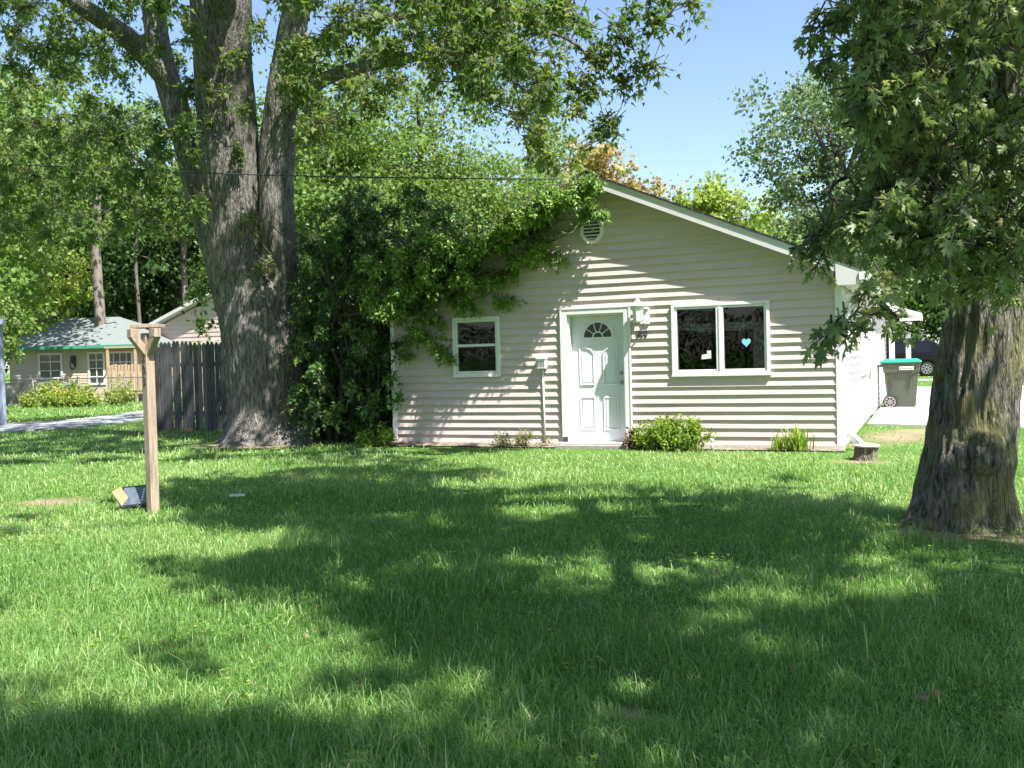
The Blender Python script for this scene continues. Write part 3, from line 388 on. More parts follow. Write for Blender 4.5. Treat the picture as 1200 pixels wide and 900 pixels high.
CL_Rtop = [[123,19,847],[-153,119,700],[-204,617,608],[405,273,752],[99,789,1130],[-50,603,1039],[-167,117,844],[614,323,1024],[308,418,1042],[255,777,757],[-310,642,920],[5,43,1074],[314,-127,596],[546,105,984],[500,-58,1060],[-108,730,962],[-77,-28,842],[18,714,1083],[321,-42,831],[289,61,551],[-352,454,838],[460,559,595],[315,47,832],[270,-43,918],[-55,447,558],[146,799,1208],[491,206,1144],[-117,11,992],[-177,723,651],[73,495,740],[297,-213,1103],[32,527,956],[-190,25,618],[-233,129,650],[-129,495,771],[-63,65,710],[175,455,808],[503,-106,929],[-135,132,1185],[-123,-51,1075],[424,289,811],[10,344,556],[-101,98,1192],[-394,336,839],[410,341,563],[224,110,591],[500,408,654],[644,408,867],[-138,672,892],[235,192,1086],[70,303,871],[259,348,577],[383,369,663],[-141,680,692],[-139,725,969],[-142,123,1175],[292,454,694],[60,-170,911],[318,310,1087],[126,14,712],[-241,238,860],[-174,311,1063],[42,20,655],[365,311,794],[-171,89,977],[-128,549,696],[-253,220,1109],[474,585,821],[-48,376,628],[-42,324,788],[-104,449,940],[384,91,802],[9,573,648],[26,8,1008],[80,28,1214],[541,271,701],[-22,387,722],[397,5,887],[-278,584,727],[5,78,1101],[265,655,798],[417,220,1040],[729,463,1053],[-110,717,1003],[-16,50,853],[695,507,1038],[526,68,1004],[-150,191,1194],[-214,546,868],[553,282,794],[-219,115,740],[327,192,830],[-30,95,1135],[633,0,946],[-217,69,856],[712,269,998],[486,206,658],[38,-113,1212],[259,284,913],[-113,744,1126],[401,393,1230],[-48,61,1037],[364,126,1036],[225,761,880],[-180,891,909],[-176,166,1037],[231,-38,724],[486,324,677],[21,120,577],[148,514,872],[241,363,1065],[110,198,600],[377,121,1034],[382,203,783],[247,201,753],[663,401,941],[71,565,1048],[509,-27,1121],[317,623,834],[530,102,806],[-269,232,1028],[-40,65,857],[-178,33,738],[205,455,920],[43,495,1030],[-127,113,797],[60,441,1153],[-21,-146,1165],[-108,882,819],[445,-115,856],[366,143,1026],[97,745,848],[150,467,757],[-283,256,1098],[-152,-116,1124],[-231,23,898],[157,226,1058],[82,604,626],[415,318,979],[528,332,719],[13,867,1006],[239,198,558],[-333,14,964],[-173,-55,1000],[-184,88,795],[-30,679,1241],[-331,72,908],[-325,170,702],[-60,166,917],[78,672,916],[-199,774,1045],[-145,70,1167],[-198,678,1023],[319,200,554],[-34,-267,956],[81,392,1141],[330,513,1061],[614,284,947],[182,-99,957],[-18,59,1027],[23,604,1026],[193,341,973],[435,706,572],[-44,97,1212],[-137,76,620],[523,30,984],[168,322,958],[519,547,796],[219,100,575],[70,561,770],[270,623,1171],[423,168,860],[-68,525,682],[34,51,594],[238,127,837],[-63,743,858],[8,485,1214],[-262,-82,1000],[515,558,917],[661,-3,1043],[331,-137,1117],[517,187,1196],[400,-61,1225],[106,-3,1179],[-161,632,1094],[54,12,1236],[94,565,871],[92,-105,1027],[677,57,1027],[-94,-81,977],[64,377,656],[596,55,1026],[-12,530,600],[332,33,740],[42,667,1074],[501,411,676],[-314,325,1076],[470,544,590],[-83,825,922],[79,68,601],[334,422,1247],[35,-136,791],[69,613,1060],[385,23,772],[127,599,1199],[276,352,595],[557,262,716],[-208,210,1089],[-216,-170,911],[-346,206,951],[65,638,902],[38,606,1195],[-152,598,904],[-175,35,829],[-24,-20,654],[701,463,965],[244,291,851],[395,488,1174],[208,-37,946],[342,-190,1106],[-103,721,826],[657,354,1040],[594,-101,992],[49,797,1097],[338,-39,677],[479,-204,882],[-269,103,840],[-180,20,876],[19,-134,1014],[575,33,1041],[176,441,1040],[-149,784,1144],[2,35,964],[270,-66,1107],[-234,597,679],[-112,595,788],[-156,161,841],[431,420,1219],[-56,-268,896],[-25,68,958],[-42,22,1045],[-306,727,856],[-38,-8,1154],[293,190,1072],[499,142,1234],[542,-100,942],[482,267,854],[-172,9,987],[7,479,798],[-312,607,768],[683,290,986],[-120,869,756],[497,503,728],[-277,83,989],[-276,608,915],[-42,-90,618],[68,301,837],[609,392,807],[-243,562,842],[28,541,1117],[87,-129,1019],[175,-63,1002],[19,19,836],[137,531,746],[-226,534,641],[262,-103,823],[-193,623,617],[-212,-54,881],[-102,665,560],[485,-83,1141],[-108,49,1155],[644,73,991],[-107,151,1134],[79,424,600],[694,594,1018],[343,314,628],[-10,738,988],[425,308,651],[658,188,1124],[-269,162,629],[525,96,1218],[496,337,751],[46,5,623],[205,380,1174],[224,258,1157],[33,666,825],[11,289,788],[465,100,740],[267,438,1026],[-295,201,717],[356,149,773],[177,13,625],[-57,687,682],[-176,665,1159],[580,55,934],[-107,854,787],[485,53,641],[-293,749,1020],[-183,25,1005],[-97,887,748],[-87,716,821],[263,286,1192],[-291,9,786],[39,-12,962],[-206,579,833],[-287,175,945],[344,180,847],[-17,730,1206],[27,499,997],[550,144,1233],[31,-15,645],[35,-6,788],[36,522,1206],[616,-90,1032],[-2,331,606],[480,181,1162],[503,129,739],[372,286,631],[-158,637,998],[504,-35,1167],[637,474,950],[346,380,592],[386,133,1211],[-94,86,1022],[275,-69,1193],[-214,847,957],[177,407,861],[512,240,783],[-168,569,945],[322,-109,1218],[255,-102,778],[-288,42,734],[-63,646,1215],[-118,740,666],[-200,754,790],[1,69,1023],[349,-31,1086],[4,42,1028],[-316,80,1013],[352,208,995],[220,407,1046],[706,350,1068],[-307,187,841],[-6,530,1147],[47,674,1079],[-116,62,1115],[324,380,1098],[413,348,1187],[329,380,828],[186,-137,1187],[663,-4,1013],[201,232,1074],[-43,-34,849],[469,399,706],[-88,641,1227],[87,565,981],[567,170,1017],[541,23,838],[75,505,688],[-267,147,854],[-146,539,1142],[-202,-99,919],[-27,74,1053],[311,481,666],[270,41,660],[47,-61,1229],[148,123,651],[-121,-1,923],[-175,-23,952],[-251,58,1112],[144,125,877],[150,-31,956],[-334,42,892],[496,566,749],[-104,752,1190],[118,500,809],[-116,645,1036],[33,18,1149],[105,344,576],[237,235,924],[-123,472,862],[294,323,1054],[11,475,569],[-96,21,955],[484,61,705],[520,68,758],[239,250,1205],[-98,-226,844],[114,12,690],[-176,702,1039],[154,660,568],[-140,-87,1111],[-87,598,731],[411,-171,961],[246,617,794],[433,254,764],[127,540,1136],[26,-33,1026],[307,232,1007],[-270,638,898],[-106,682,1021],[502,299,712],[-222,31,651],[120,315,756],[356,384,1082],[-69,477,1152],[425,97,559],[-301,29,901],[-79,641,898],[266,-44,849],[-78,564,937],[563,202,987],[-272,638,901],[131,590,1079],[-158,191,1250],[20,639,943],[-39,802,1009],[495,201,745],[313,572,861],[-46,78,826],[473,593,907],[353,41,606],[383,130,717],[352,176,1069],[109,125,655],[165,416,576],[204,586,1236],[251,-77,1153],[-232,53,792],[-197,66,866],[-16,73,644],[488,246,981],[-284,-48,829],[248,265,780],[399,444,611],[412,343,1219],[537,174,773],[445,431,1204],[452,-50,961],[-309,255,672],[-124,678,1073],[381,209,578],[-282,35,861],[530,134,1150],[254,196,1187],[-129,812,998],[-169,602,693],[466,-160,825],[-309,683,741],[-92,676,1195],[396,-71,1150],[-243,43,1037],[302,499,1041],[-24,110,1248],[108,304,660],[-232,65,908],[12,-113,1013],[424,186,1116],[-265,-32,817],[-230,34,984],[-224,733,782],[454,212,613],[-145,-206,824],[-146,723,881],[343,648,651],[-100,65,1020],[626,203,887],[130,419,1100],[-214,143,989],[286,-199,871],[550,569,833],[394,115,1152],[620,479,953],[372,-10,796],[208,389,611],[474,78,1222],[-63,627,721],[38,110,608],[71,548,659],[-143,-108,718],[396,83,739],[444,227,864],[493,-40,679],[100,28,1231],[591,403,919],[250,263,683],[-98,160,1214],[665,64,1100],[437,117,904],[-8,74,1169],[-25,453,628],[-4,-10,1004],[-230,145,1166],[683,441,1133],[61,441,802],[46,570,1224],[-348,106,929],[148,230,556],[-190,91,872],[190,515,879],[-9,592,964],[40,567,680],[214,537,633],[43,-43,1197],[80,15,1146],[667,504,951],[469,28,671],[-12,410,629],[159,298,723],[288,-46,934],[209,289,869],[-80,874,830],[67,-148,732],[-408,349,981],[-119,639,1023],[155,-14,617],[-312,-18,899],[-54,837,1110],[-26,-191,856],[-39,597,936],[-201,133,965],[-104,-3,1098],[84,596,929],[-98,640,719],[544,315,949],[164,-6,625],[-371,81,865],[-109,41,568],[540,-35,1114],[94,341,916],[260,152,661],[-204,221,1186],[-180,656,1047],[-103,6,1092],[445,-116,942],[230,571,860],[242,307,1077],[-43,630,684],[-211,763,1033],[-219,174,1096],[-69,129,1204],[-186,186,1211],[401,-94,1105],[227,279,656],[623,121,879],[546,649,781],[-104,708,894],[500,24,772],[-208,638,829],[-98,503,753],[18,675,816],[553,347,1106],[-169,519,749],[-255,659,671],[40,-36,735],[-124,537,919],[598,581,980],[682,631,931],[-214,31,979],[-41,579,1067],[-76,528,1154],[387,-40,1073],[44,-19,1221],[3,597,1246],[464,258,661],[-54,670,656],[-240,669,985],[164,270,734],[-85,626,1186],[-270,0,892],[202,360,827],[618,348,1066],[-193,580,772],[-291,569,643],[144,354,1081],[666,435,1110],[197,221,754],[331,633,828],[-84,767,1193],[112,100,647],[-229,-61,866],[31,377,601],[358,-60,950],[-172,588,764],[84,-94,1050],[478,78,743],[-160,202,1150],[-137,61,1114],[-220,577,671],[197,3,929],[596,46,1161],[137,278,627],[33,-156,776],[381,40,732],[203,-48,1191],[609,499,983],[490,531,828],[373,-68,809],[101,-141,1114],[-35,618,1079],[-119,54,1223],[-111,-61,1002],[271,-6,875],[-261,668,1067],[185,687,753],[87,475,1220],[43,-37,657],[77,-149,1186],[44,450,1140],[63,494,912],[9,492,569],[161,499,1021],[-58,765,1130],[-218,529,727],[36,466,744],[236,-86,1002],[-257,86,925],[-93,488,821],[164,414,1024],[-3,626,845],[42,649,840],[-48,24,629],[-290,84,890],[-236,136,1046],[558,223,842],[70,37,1235],[-74,626,838],[481,178,782],[52,587,764],[29,539,1071],[-265,135,897],[448,397,704],[165,19,743],[464,335,943],[396,34,1016],[49,603,977],[519,299,670],[411,164,1217],[71,543,1026],[152,487,802],[-250,693,665],[-271,-38,846],[-67,-16,1124],[341,-12,757],[473,134,962],[-158,566,786],[-82,672,842],[516,197,652],[93,635,1180],[373,609,622],[656,11,923],[-12,16,848],[369,-66,660],[235,521,1132],[193,-45,951],[567,323,908],[-228,611,898],[-26,794,963],[25,24,1078],[-141,104,759],[350,617,968],[-150,556,1018],[409,41,689],[157,360,970],[136,455,742],[-214,105,795],[520,273,909],[190,-17,634],[10,21,996],[-76,650,904],[-40,374,718],[538,167,1191],[203,257,868],[40,46,1023],[-224,48,1009],[608,258,1079],[240,407,1091],[-353,207,904],[511,5,1096],[42,489,743],[187,658,1110],[-245,-73,903],[438,-34,1186],[664,318,1068],[-11,-18,816],[347,673,594],[-52,776,1208],[361,196,640],[449,140,1123],[526,142,1123],[501,338,677],[486,435,862],[-33,755,957],[-98,780,1067],[107,327,623],[213,221,584],[513,353,653],[-14,669,1015],[-149,745,854],[-190,155,1003],[78,617,1039],[138,9,956],[165,308,1040],[-9,733,1234],[380,-39,1118],[-26,-218,838],[58,313,912],[239,328,1185],[255,65,818],[175,347,1002],[-233,649,808],[-113,739,839],[-168,591,1113],[155,437,1219],[558,-47,935],[359,162,617],[432,108,720],[298,377,598],[-98,57,1080],[652,118,975],[-93,519,745],[476,86,741],[145,25,909],[-47,568,561],[-28,-35,729],[489,472,787],[-68,672,918],[18,-21,605],[333,894,858],[1,464,830],[537,565,694],[-132,566,952],[-237,144,814],[13,25,834],[-206,797,814],[199,-19,768],[387,427,1000],[570,359,891],[124,785,810],[-6,28,651],[108,467,651],[531,-69,1061],[-109,606,973],[464,219,1176],[641,474,907],[505,398,1245],[646,-71,989],[73,-3,749],[219,367,1090],[182,322,688],[18,508,628],[456,12,749],[65,716,824],[-206,118,1173],[-93,797,1050],[350,318,722],[-30,348,736],[-119,-40,1090],[-284,110,792],[128,-58,894],[-146,727,1003],[503,417,665],[-42,442,618],[-273,225,1073],[107,331,822],[424,388,1055],[232,516,889],[92,468,975],[51,22,670],[120,372,1242],[366,-21,850],[297,14,567],[-160,151,1249],[466,176,574],[348,142,948],[585,355,791],[723,398,1015],[414,161,1054],[-204,77,1127],[565,363,900],[398,357,705],[-266,696,807],[-15,816,910],[61,33,860],[156,447,870],[364,229,1012],[620,303,1205],[623,222,879],[316,-146,968],[311,-31,1017],[244,-103,1156],[-325,142,973],[-14,-25,852],[655,0,967],[-109,107,794],[96,40,770],[692,61,1054],[-287,81,833],[-59,51,977],[-155,612,925],[-187,387,605],[184,336,672],[-5,-75,804],[259,423,974],[468,383,715],[-136,42,787],[481,64,1086],[579,270,836],[292,-2,861],[-111,-10,821],[64,530,1075],[472,362,704],[-72,16,865],[-245,618,767],[384,-117,845],[40,7,782],[-338,691,797],[14,566,910],[114,579,718],[552,549,984],[315,-129,1157],[-357,156,1069],[436,113,1058],[88,454,835],[366,208,639],[618,86,1122],[648,274,1131],[446,544,797],[367,-100,1206],[-147,-52,1062],[42,624,1160],[-21,796,1093],[618,495,908],[589,-60,829],[467,-34,985],[295,-37,911],[278,62,554],[-59,826,822],[-363,46,822],[-287,672,1013],[-271,607,911],[-43,800,957],[-79,-68,940],[305,-131,739],[611,565,923],[-129,784,1024],[-185,635,1116],[-166,674,766],[469,51,736],[367,93,749],[273,42,734],[188,517,1209],[3,521,989],[-49,-28,702],[-147,633,783],[483,550,599],[118,528,815],[376,-47,1023],[285,383,564],[589,576,972],[555,132,995],[-289,-86,890],[-223,691,887],[470,205,983],[523,211,1199],[-260,143,1009],[423,156,1229],[202,-14,856],[314,-118,947],[666,135,1143],[344,628,553],[-358,277,759],[452,-57,866],[601,165,1038],[91,385,559],[170,250,722],[580,115,962],[231,191,870],[-66,12,746],[443,54,565],[-247,263,1061],[-310,120,862],[-64,-107,957],[175,492,1237],[304,255,1059],[615,244,1132],[504,432,648],[-116,538,1198],[475,419,693],[62,472,669],[18,729,1149],[-237,90,711],[328,-21,1074],[623,296,874],[632,15,922],[-62,-50,922],[-201,847,855],[-243,827,961],[238,19,595],[-138,745,667],[724,257,1042],[477,382,613],[603,91,959],[460,368,726],[7,873,1095],[240,-170,1125],[-131,535,1240],[329,193,824],[6,489,1111],[146,-165,1185],[296,-39,793],[178,446,1131],[504,129,1069],[232,-87,1129],[20,-130,1085],[62,-18,975],[719,144,1052],[334,58,834],[456,476,736],[-249,135,1028],[-162,852,740],[619,0,836],[225,219,1048],[-65,538,1012],[516,231,1246],[286,-4,783],[-33,72,890],[-359,70,837],[24,-133,749],[284,337,570],[322,564,590],[388,206,1226],[-113,598,1024],[-301,607,855],[-17,66,893],[56,590,1092],[361,-86,1198],[20,376,793],[683,2,1011],[64,26,729],[511,447,731],[-293,753,866],[-19,550,1101],[129,473,897],[-280,-21,980],[-181,600,788],[120,421,879],[243,-67,842],[-86,672,1064],[324,161,636],[-304,685,1009],[432,411,716],[391,364,670],[-198,0,1147],[233,274,757],[477,125,1208],[502,-25,903],[-148,627,724],[634,217,1075],[-136,583,666],[148,506,1115],[604,422,885],[-406,181,815],[-299,605,832],[391,-39,710],[-90,-25,1064],[-93,598,820],[-61,128,1006],[-47,547,1219],[-220,548,665],[356,378,685],[-125,601,734],[-161,98,812],[-66,598,1113],[-82,790,1161],[-383,323,748],[-264,743,904],[-112,835,969],[-245,-20,691],[536,-90,1032],[530,91,826],[400,80,967],[-106,161,1111],[-340,237,697],[393,441,655],[8,52,774],[506,156,1004],[213,233,663],[-145,-119,1051],[57,633,570],[199,341,1155],[-116,150,1155],[584,195,1021],[-167,127,623],[57,-112,999],[533,-93,1124],[338,452,1138],[374,244,965],[472,85,892],[-109,621,855],[600,148,1091],[664,389,901],[614,119,1077],[211,220,748],[-90,758,706],[-82,-14,1234],[302,648,1223],[-181,113,844],[-132,746,802],[49,813,1089],[-122,42,925],[451,401,978],[-190,644,676],[-275,243,928],[388,148,1190],[-211,218,1113],[189,561,1176],[239,214,944],[11,-46,1047],[325,243,599],[-259,643,757],[-163,109,1087],[48,735,1132],[446,309,559],[609,1,883],[-250,42,649],[240,38,624],[584,178,1059],[170,525,737],[-167,868,862],[-137,199,1162],[-46,361,664],[270,582,827],[68,622,633],[367,203,1141],[127,-70,969],[-10,644,931],[28,59,727],[375,55,801],[-230,166,764],[2,465,677],[740,265,1037],[-114,-198,769],[342,500,560],[234,663,1103],[605,157,1100],[495,155,911],[-42,683,807],[-40,365,724],[157,386,975]]
CL_shrub = [[-801,1433,293],[-949,1548,351],[-992,1480,204],[-883,1467,403],[-932,1432,389],[-1047,1510,150],[-920,1591,220],[-1000,1431,328],[-943,1529,86],[-1073,1561,58],[-765,1514,287],[-951,1488,372],[-1069,1548,49],[-771,1549,398],[-886,1434,71],[-832,1440,231],[-899,1486,337],[-1048,1467,107],[-810,1597,407],[-757,1457,337],[-874,1592,218],[-898,1510,34],[-1013,1619,130],[-1013,1585,372],[-995,1537,407],[-998,1548,431],[-964,1562,412],[-1054,1490,288],[-731,1445,388],[-716,1451,363],[-955,1586,68],[-837,1435,255],[-889,1521,134],[-966,1445,54],[-1008,1546,387],[-928,1519,217],[-859,1500,413],[-895,1513,200],[-1083,1525,164],[-776,1559,311],[-1028,1443,169],[-903,1565,189],[-873,1453,250],[-1068,1612,113],[-950,1484,232],[-1041,1589,119],[-828,1431,88],[-728,1434,395],[-1057,1533,368],[-1076,1513,67],[-860,1481,416],[-1106,1599,216],[-1009,1608,477],[-1053,1617,314],[-1112,1548,27],[-971,1556,295],[-1017,1580,348],[-965,1494,113],[-846,1463,177],[-887,1481,178],[-991,1514,229],[-1087,1566,82],[-887,1450,90],[-1022,1453,42],[-921,1490,40],[-805,1598,396],[-1158,1608,260],[-955,1566,127],[-1083,1584,156],[-842,1504,357],[-1065,1563,113],[-930,1451,210],[-1069,1577,367],[-1028,1528,355],[-1034,1513,255],[-944,1557,181],[-752,1450,369],[-950,1487,164],[-818,1485,223],[-935,1591,268],[-782,1471,351],[-755,1454,290],[-918,1541,47],[-838,1508,445],[-1014,1525,348],[-863,1498,227],[-1094,1601,262],[-934,1572,377],[-839,1442,282],[-1037,1528,169],[-993,1574,467],[-1164,1614,39],[-810,1548,406],[-802,1511,283],[-1003,1582,95],[-999,1477,63],[-920,1557,216],[-912,1595,374],[-983,1431,144],[-1001,1522,228],[-728,1445,321],[-922,1480,329],[-784,1457,287],[-1032,1518,86],[-974,1451,258],[-907,1503,360],[-794,1570,252],[-956,1496,383],[-1006,1527,161],[-1059,1505,324],[-1014,1509,74],[-939,1520,222],[-909,1525,81],[-1057,1492,210],[-848,1552,341],[-1043,1544,187],[-839,1516,445],[-811,1486,264],[-964,1559,96],[-873,1594,281],[-919,1552,190],[-990,1616,301],[-1054,1455,90],[-998,1433,133],[-896,1593,368],[-900,1541,368],[-1144,1587,58],[-1017,1530,207],[-895,1610,220],[-980,1550,235],[-885,1543,320],[-930,1499,149],[-900,1465,207],[-929,1562,79],[-920,1539,413],[-972,1566,309],[-1027,1516,172],[-977,1531,106],[-817,1483,426],[-759,1454,380],[-968,1547,449],[-755,1433,310],[-992,1458,109],[-1077,1546,170],[-1070,1480,52],[-1044,1487,73],[-1089,1587,227],[-1043,1614,88],[-879,1487,360],[-1022,1505,278],[-961,1480,290],[-910,1486,412],[-808,1496,426],[-1061,1505,226],[-885,1447,334],[-775,1443,302],[-829,1608,395],[-781,1580,410],[-1082,1614,158],[-944,1555,379],[-880,1532,359],[-899,1501,285],[-965,1549,223],[-1070,1563,150],[-1039,1444,188],[-1017,1482,149],[-1114,1582,230],[-814,1471,289],[-921,1434,105],[-907,1529,73],[-852,1570,456],[-1105,1565,77],[-933,1572,144],[-947,1596,87],[-797,1503,360],[-999,1463,116],[-800,1598,329],[-1010,1573,449],[-1072,1557,231],[-972,1502,148],[-932,1509,248],[-906,1493,160],[-1087,1515,173],[-856,1585,337],[-992,1553,424],[-1032,1535,118],[-884,1441,201],[-1059,1528,368],[-1035,1586,447],[-1002,1493,106],[-863,1494,118],[-963,1561,417],[-903,1571,246],[-985,1463,378],[-981,1457,269],[-821,1530,221],[-845,1585,324],[-948,1528,115],[-918,1620,375],[-947,1480,38],[-1105,1575,343],[-804,1509,422],[-896,1458,383],[-992,1545,305],[-857,1510,196],[-981,1456,415],[-830,1520,377],[-1035,1572,364],[-832,1549,229],[-1135,1581,370],[-745,1483,345],[-908,1590,243],[-952,1445,384],[-821,1468,339],[-1026,1581,341],[-785,1480,377],[-987,1561,116],[-906,1470,247],[-946,1528,421],[-740,1491,389],[-789,1539,423],[-937,1554,211],[-941,1552,69],[-984,1440,214],[-953,1441,75],[-1013,1600,457],[-1056,1465,109],[-924,1490,69],[-1064,1582,104],[-906,1573,381],[-907,1541,283],[-1032,1501,58],[-884,1563,345],[-954,1499,65],[-823,1544,244],[-905,1564,48],[-972,1574,60],[-1036,1545,400],[-937,1481,396],[-1038,1453,105],[-1058,1480,229],[-1032,1509,244],[-920,1461,177],[-911,1499,64],[-808,1476,294],[-924,1484,432],[-1034,1592,102],[-782,1444,240],[-885,1583,248],[-919,1529,449],[-1000,1440,80],[-942,1536,411],[-1109,1554,34],[-786,1495,292],[-964,1562,467],[-884,1489,195],[-1126,1589,182],[-922,1479,287],[-1024,1532,142],[-990,1555,160],[-891,1480,243],[-1054,1559,101],[-850,1447,121],[-829,1611,416],[-1052,1613,162],[-947,1616,353],[-1018,1542,155],[-965,1606,124],[-960,1520,223],[-914,1497,64],[-862,1618,417],[-913,1479,42],[-967,1486,345],[-1072,1527,124],[-907,1521,351],[-958,1487,392],[-935,1501,35],[-790,1579,400],[-922,1451,291],[-1012,1472,172],[-879,1551,312],[-914,1603,381],[-858,1548,218],[-876,1546,311],[-1075,1563,29],[-773,1478,255],[-1041,1459,245],[-1001,1582,344],[-972,1556,266],[-1150,1619,355],[-896,1610,420],[-1076,1503,293],[-1007,1485,205],[-899,1603,366],[-750,1438,349],[-783,1563,321],[-1109,1590,113],[-947,1456,357],[-929,1599,292],[-950,1504,246],[-1005,1543,453],[-1017,1554,66],[-1076,1585,74],[-967,1439,367],[-967,1585,429],[-1043,1604,386],[-989,1536,326],[-1056,1647,303],[-1109,1604,154],[-1097,1597,285],[-960,1576,116],[-938,1573,92],[-1060,1631,211],[-1171,1620,53],[-1043,1690,201],[-1091,1605,140],[-920,1566,288],[-1056,1617,139],[-1089,1632,23],[-947,1591,255],[-930,1562,232],[-1040,1675,207],[-925,1578,142],[-1182,1663,77],[-994,1643,201],[-967,1632,356],[-1052,1685,226],[-1161,1681,59],[-1079,1680,257],[-1035,1581,37],[-1181,1678,365],[-1088,1654,236],[-1178,1642,253],[-1032,1569,336],[-965,1637,100],[-1078,1607,375],[-1044,1578,179],[-949,1578,44],[-1078,1586,314],[-996,1621,126],[-1035,1662,310],[-1109,1660,139],[-1008,1565,121],[-1112,1587,239],[-1099,1658,356],[-960,1564,41],[-1168,1657,68],[-1135,1618,163],[-1078,1599,354],[-944,1561,266],[-941,1612,37],[-1024,1640,384],[-1203,1692,341],[-1154,1644,214],[-1130,1631,34],[-1159,1627,115],[-1013,1561,241],[-1198,1697,264],[-1126,1624,330],[-1133,1666,66],[-997,1612,361],[-962,1580,193],[-1006,1667,49],[-1018,1609,352],[-1076,1636,193],[-1173,1673,185],[-1121,1690,271],[-1148,1675,110],[-978,1628,103],[-961,1605,284],[-1008,1589,267],[-957,1572,96],[-1044,1674,49],[-1114,1688,58],[-1029,1648,327],[-993,1688,186],[-998,1609,321],[-1127,1654,308],[-1038,1588,60],[-1043,1648,53],[-1164,1677,115],[-1059,1645,269],[-1012,1612,294],[-982,1670,283],[-1112,1571,146],[-1041,1598,66],[-1109,1620,53],[-1050,1661,134],[-924,1571,41],[-1138,1588,125],[-1003,1624,372],[-1077,1638,248],[-1193,1699,250],[-1173,1640,105],[-1119,1608,154],[-1103,1700,344],[-1096,1648,191],[-1029,1688,367],[-1137,1590,48],[-1052,1610,85],[-1177,1662,151],[-1113,1678,158],[-1049,1608,340],[-1106,1664,92],[-1086,1682,305],[-1148,1607,281],[-1029,1568,357],[-937,1607,86],[-1053,1684,330],[-1007,1600,243],[-1101,1669,120],[-990,1680,400],[-987,1560,372],[-1141,1652,52],[-1116,1661,305],[-1059,1682,219],[-1182,1668,159],[-1096,1684,98],[-967,1577,333],[-1095,1694,21],[-1052,1604,172],[-989,1656,54],[-1174,1681,319],[-1142,1680,102],[-1017,1647,301],[-1006,1675,131],[-988,1654,206],[-1013,1573,30],[-1202,1668,102],[-1075,1581,85],[-1182,1636,27],[-998,1668,318],[-1097,1640,351],[-1128,1685,109],[-942,1610,117],[-1086,1625,348],[-963,1576,390],[-1014,1637,318],[-947,1583,127],[-983,1628,369],[-1066,1693,17],[-944,1576,50]]
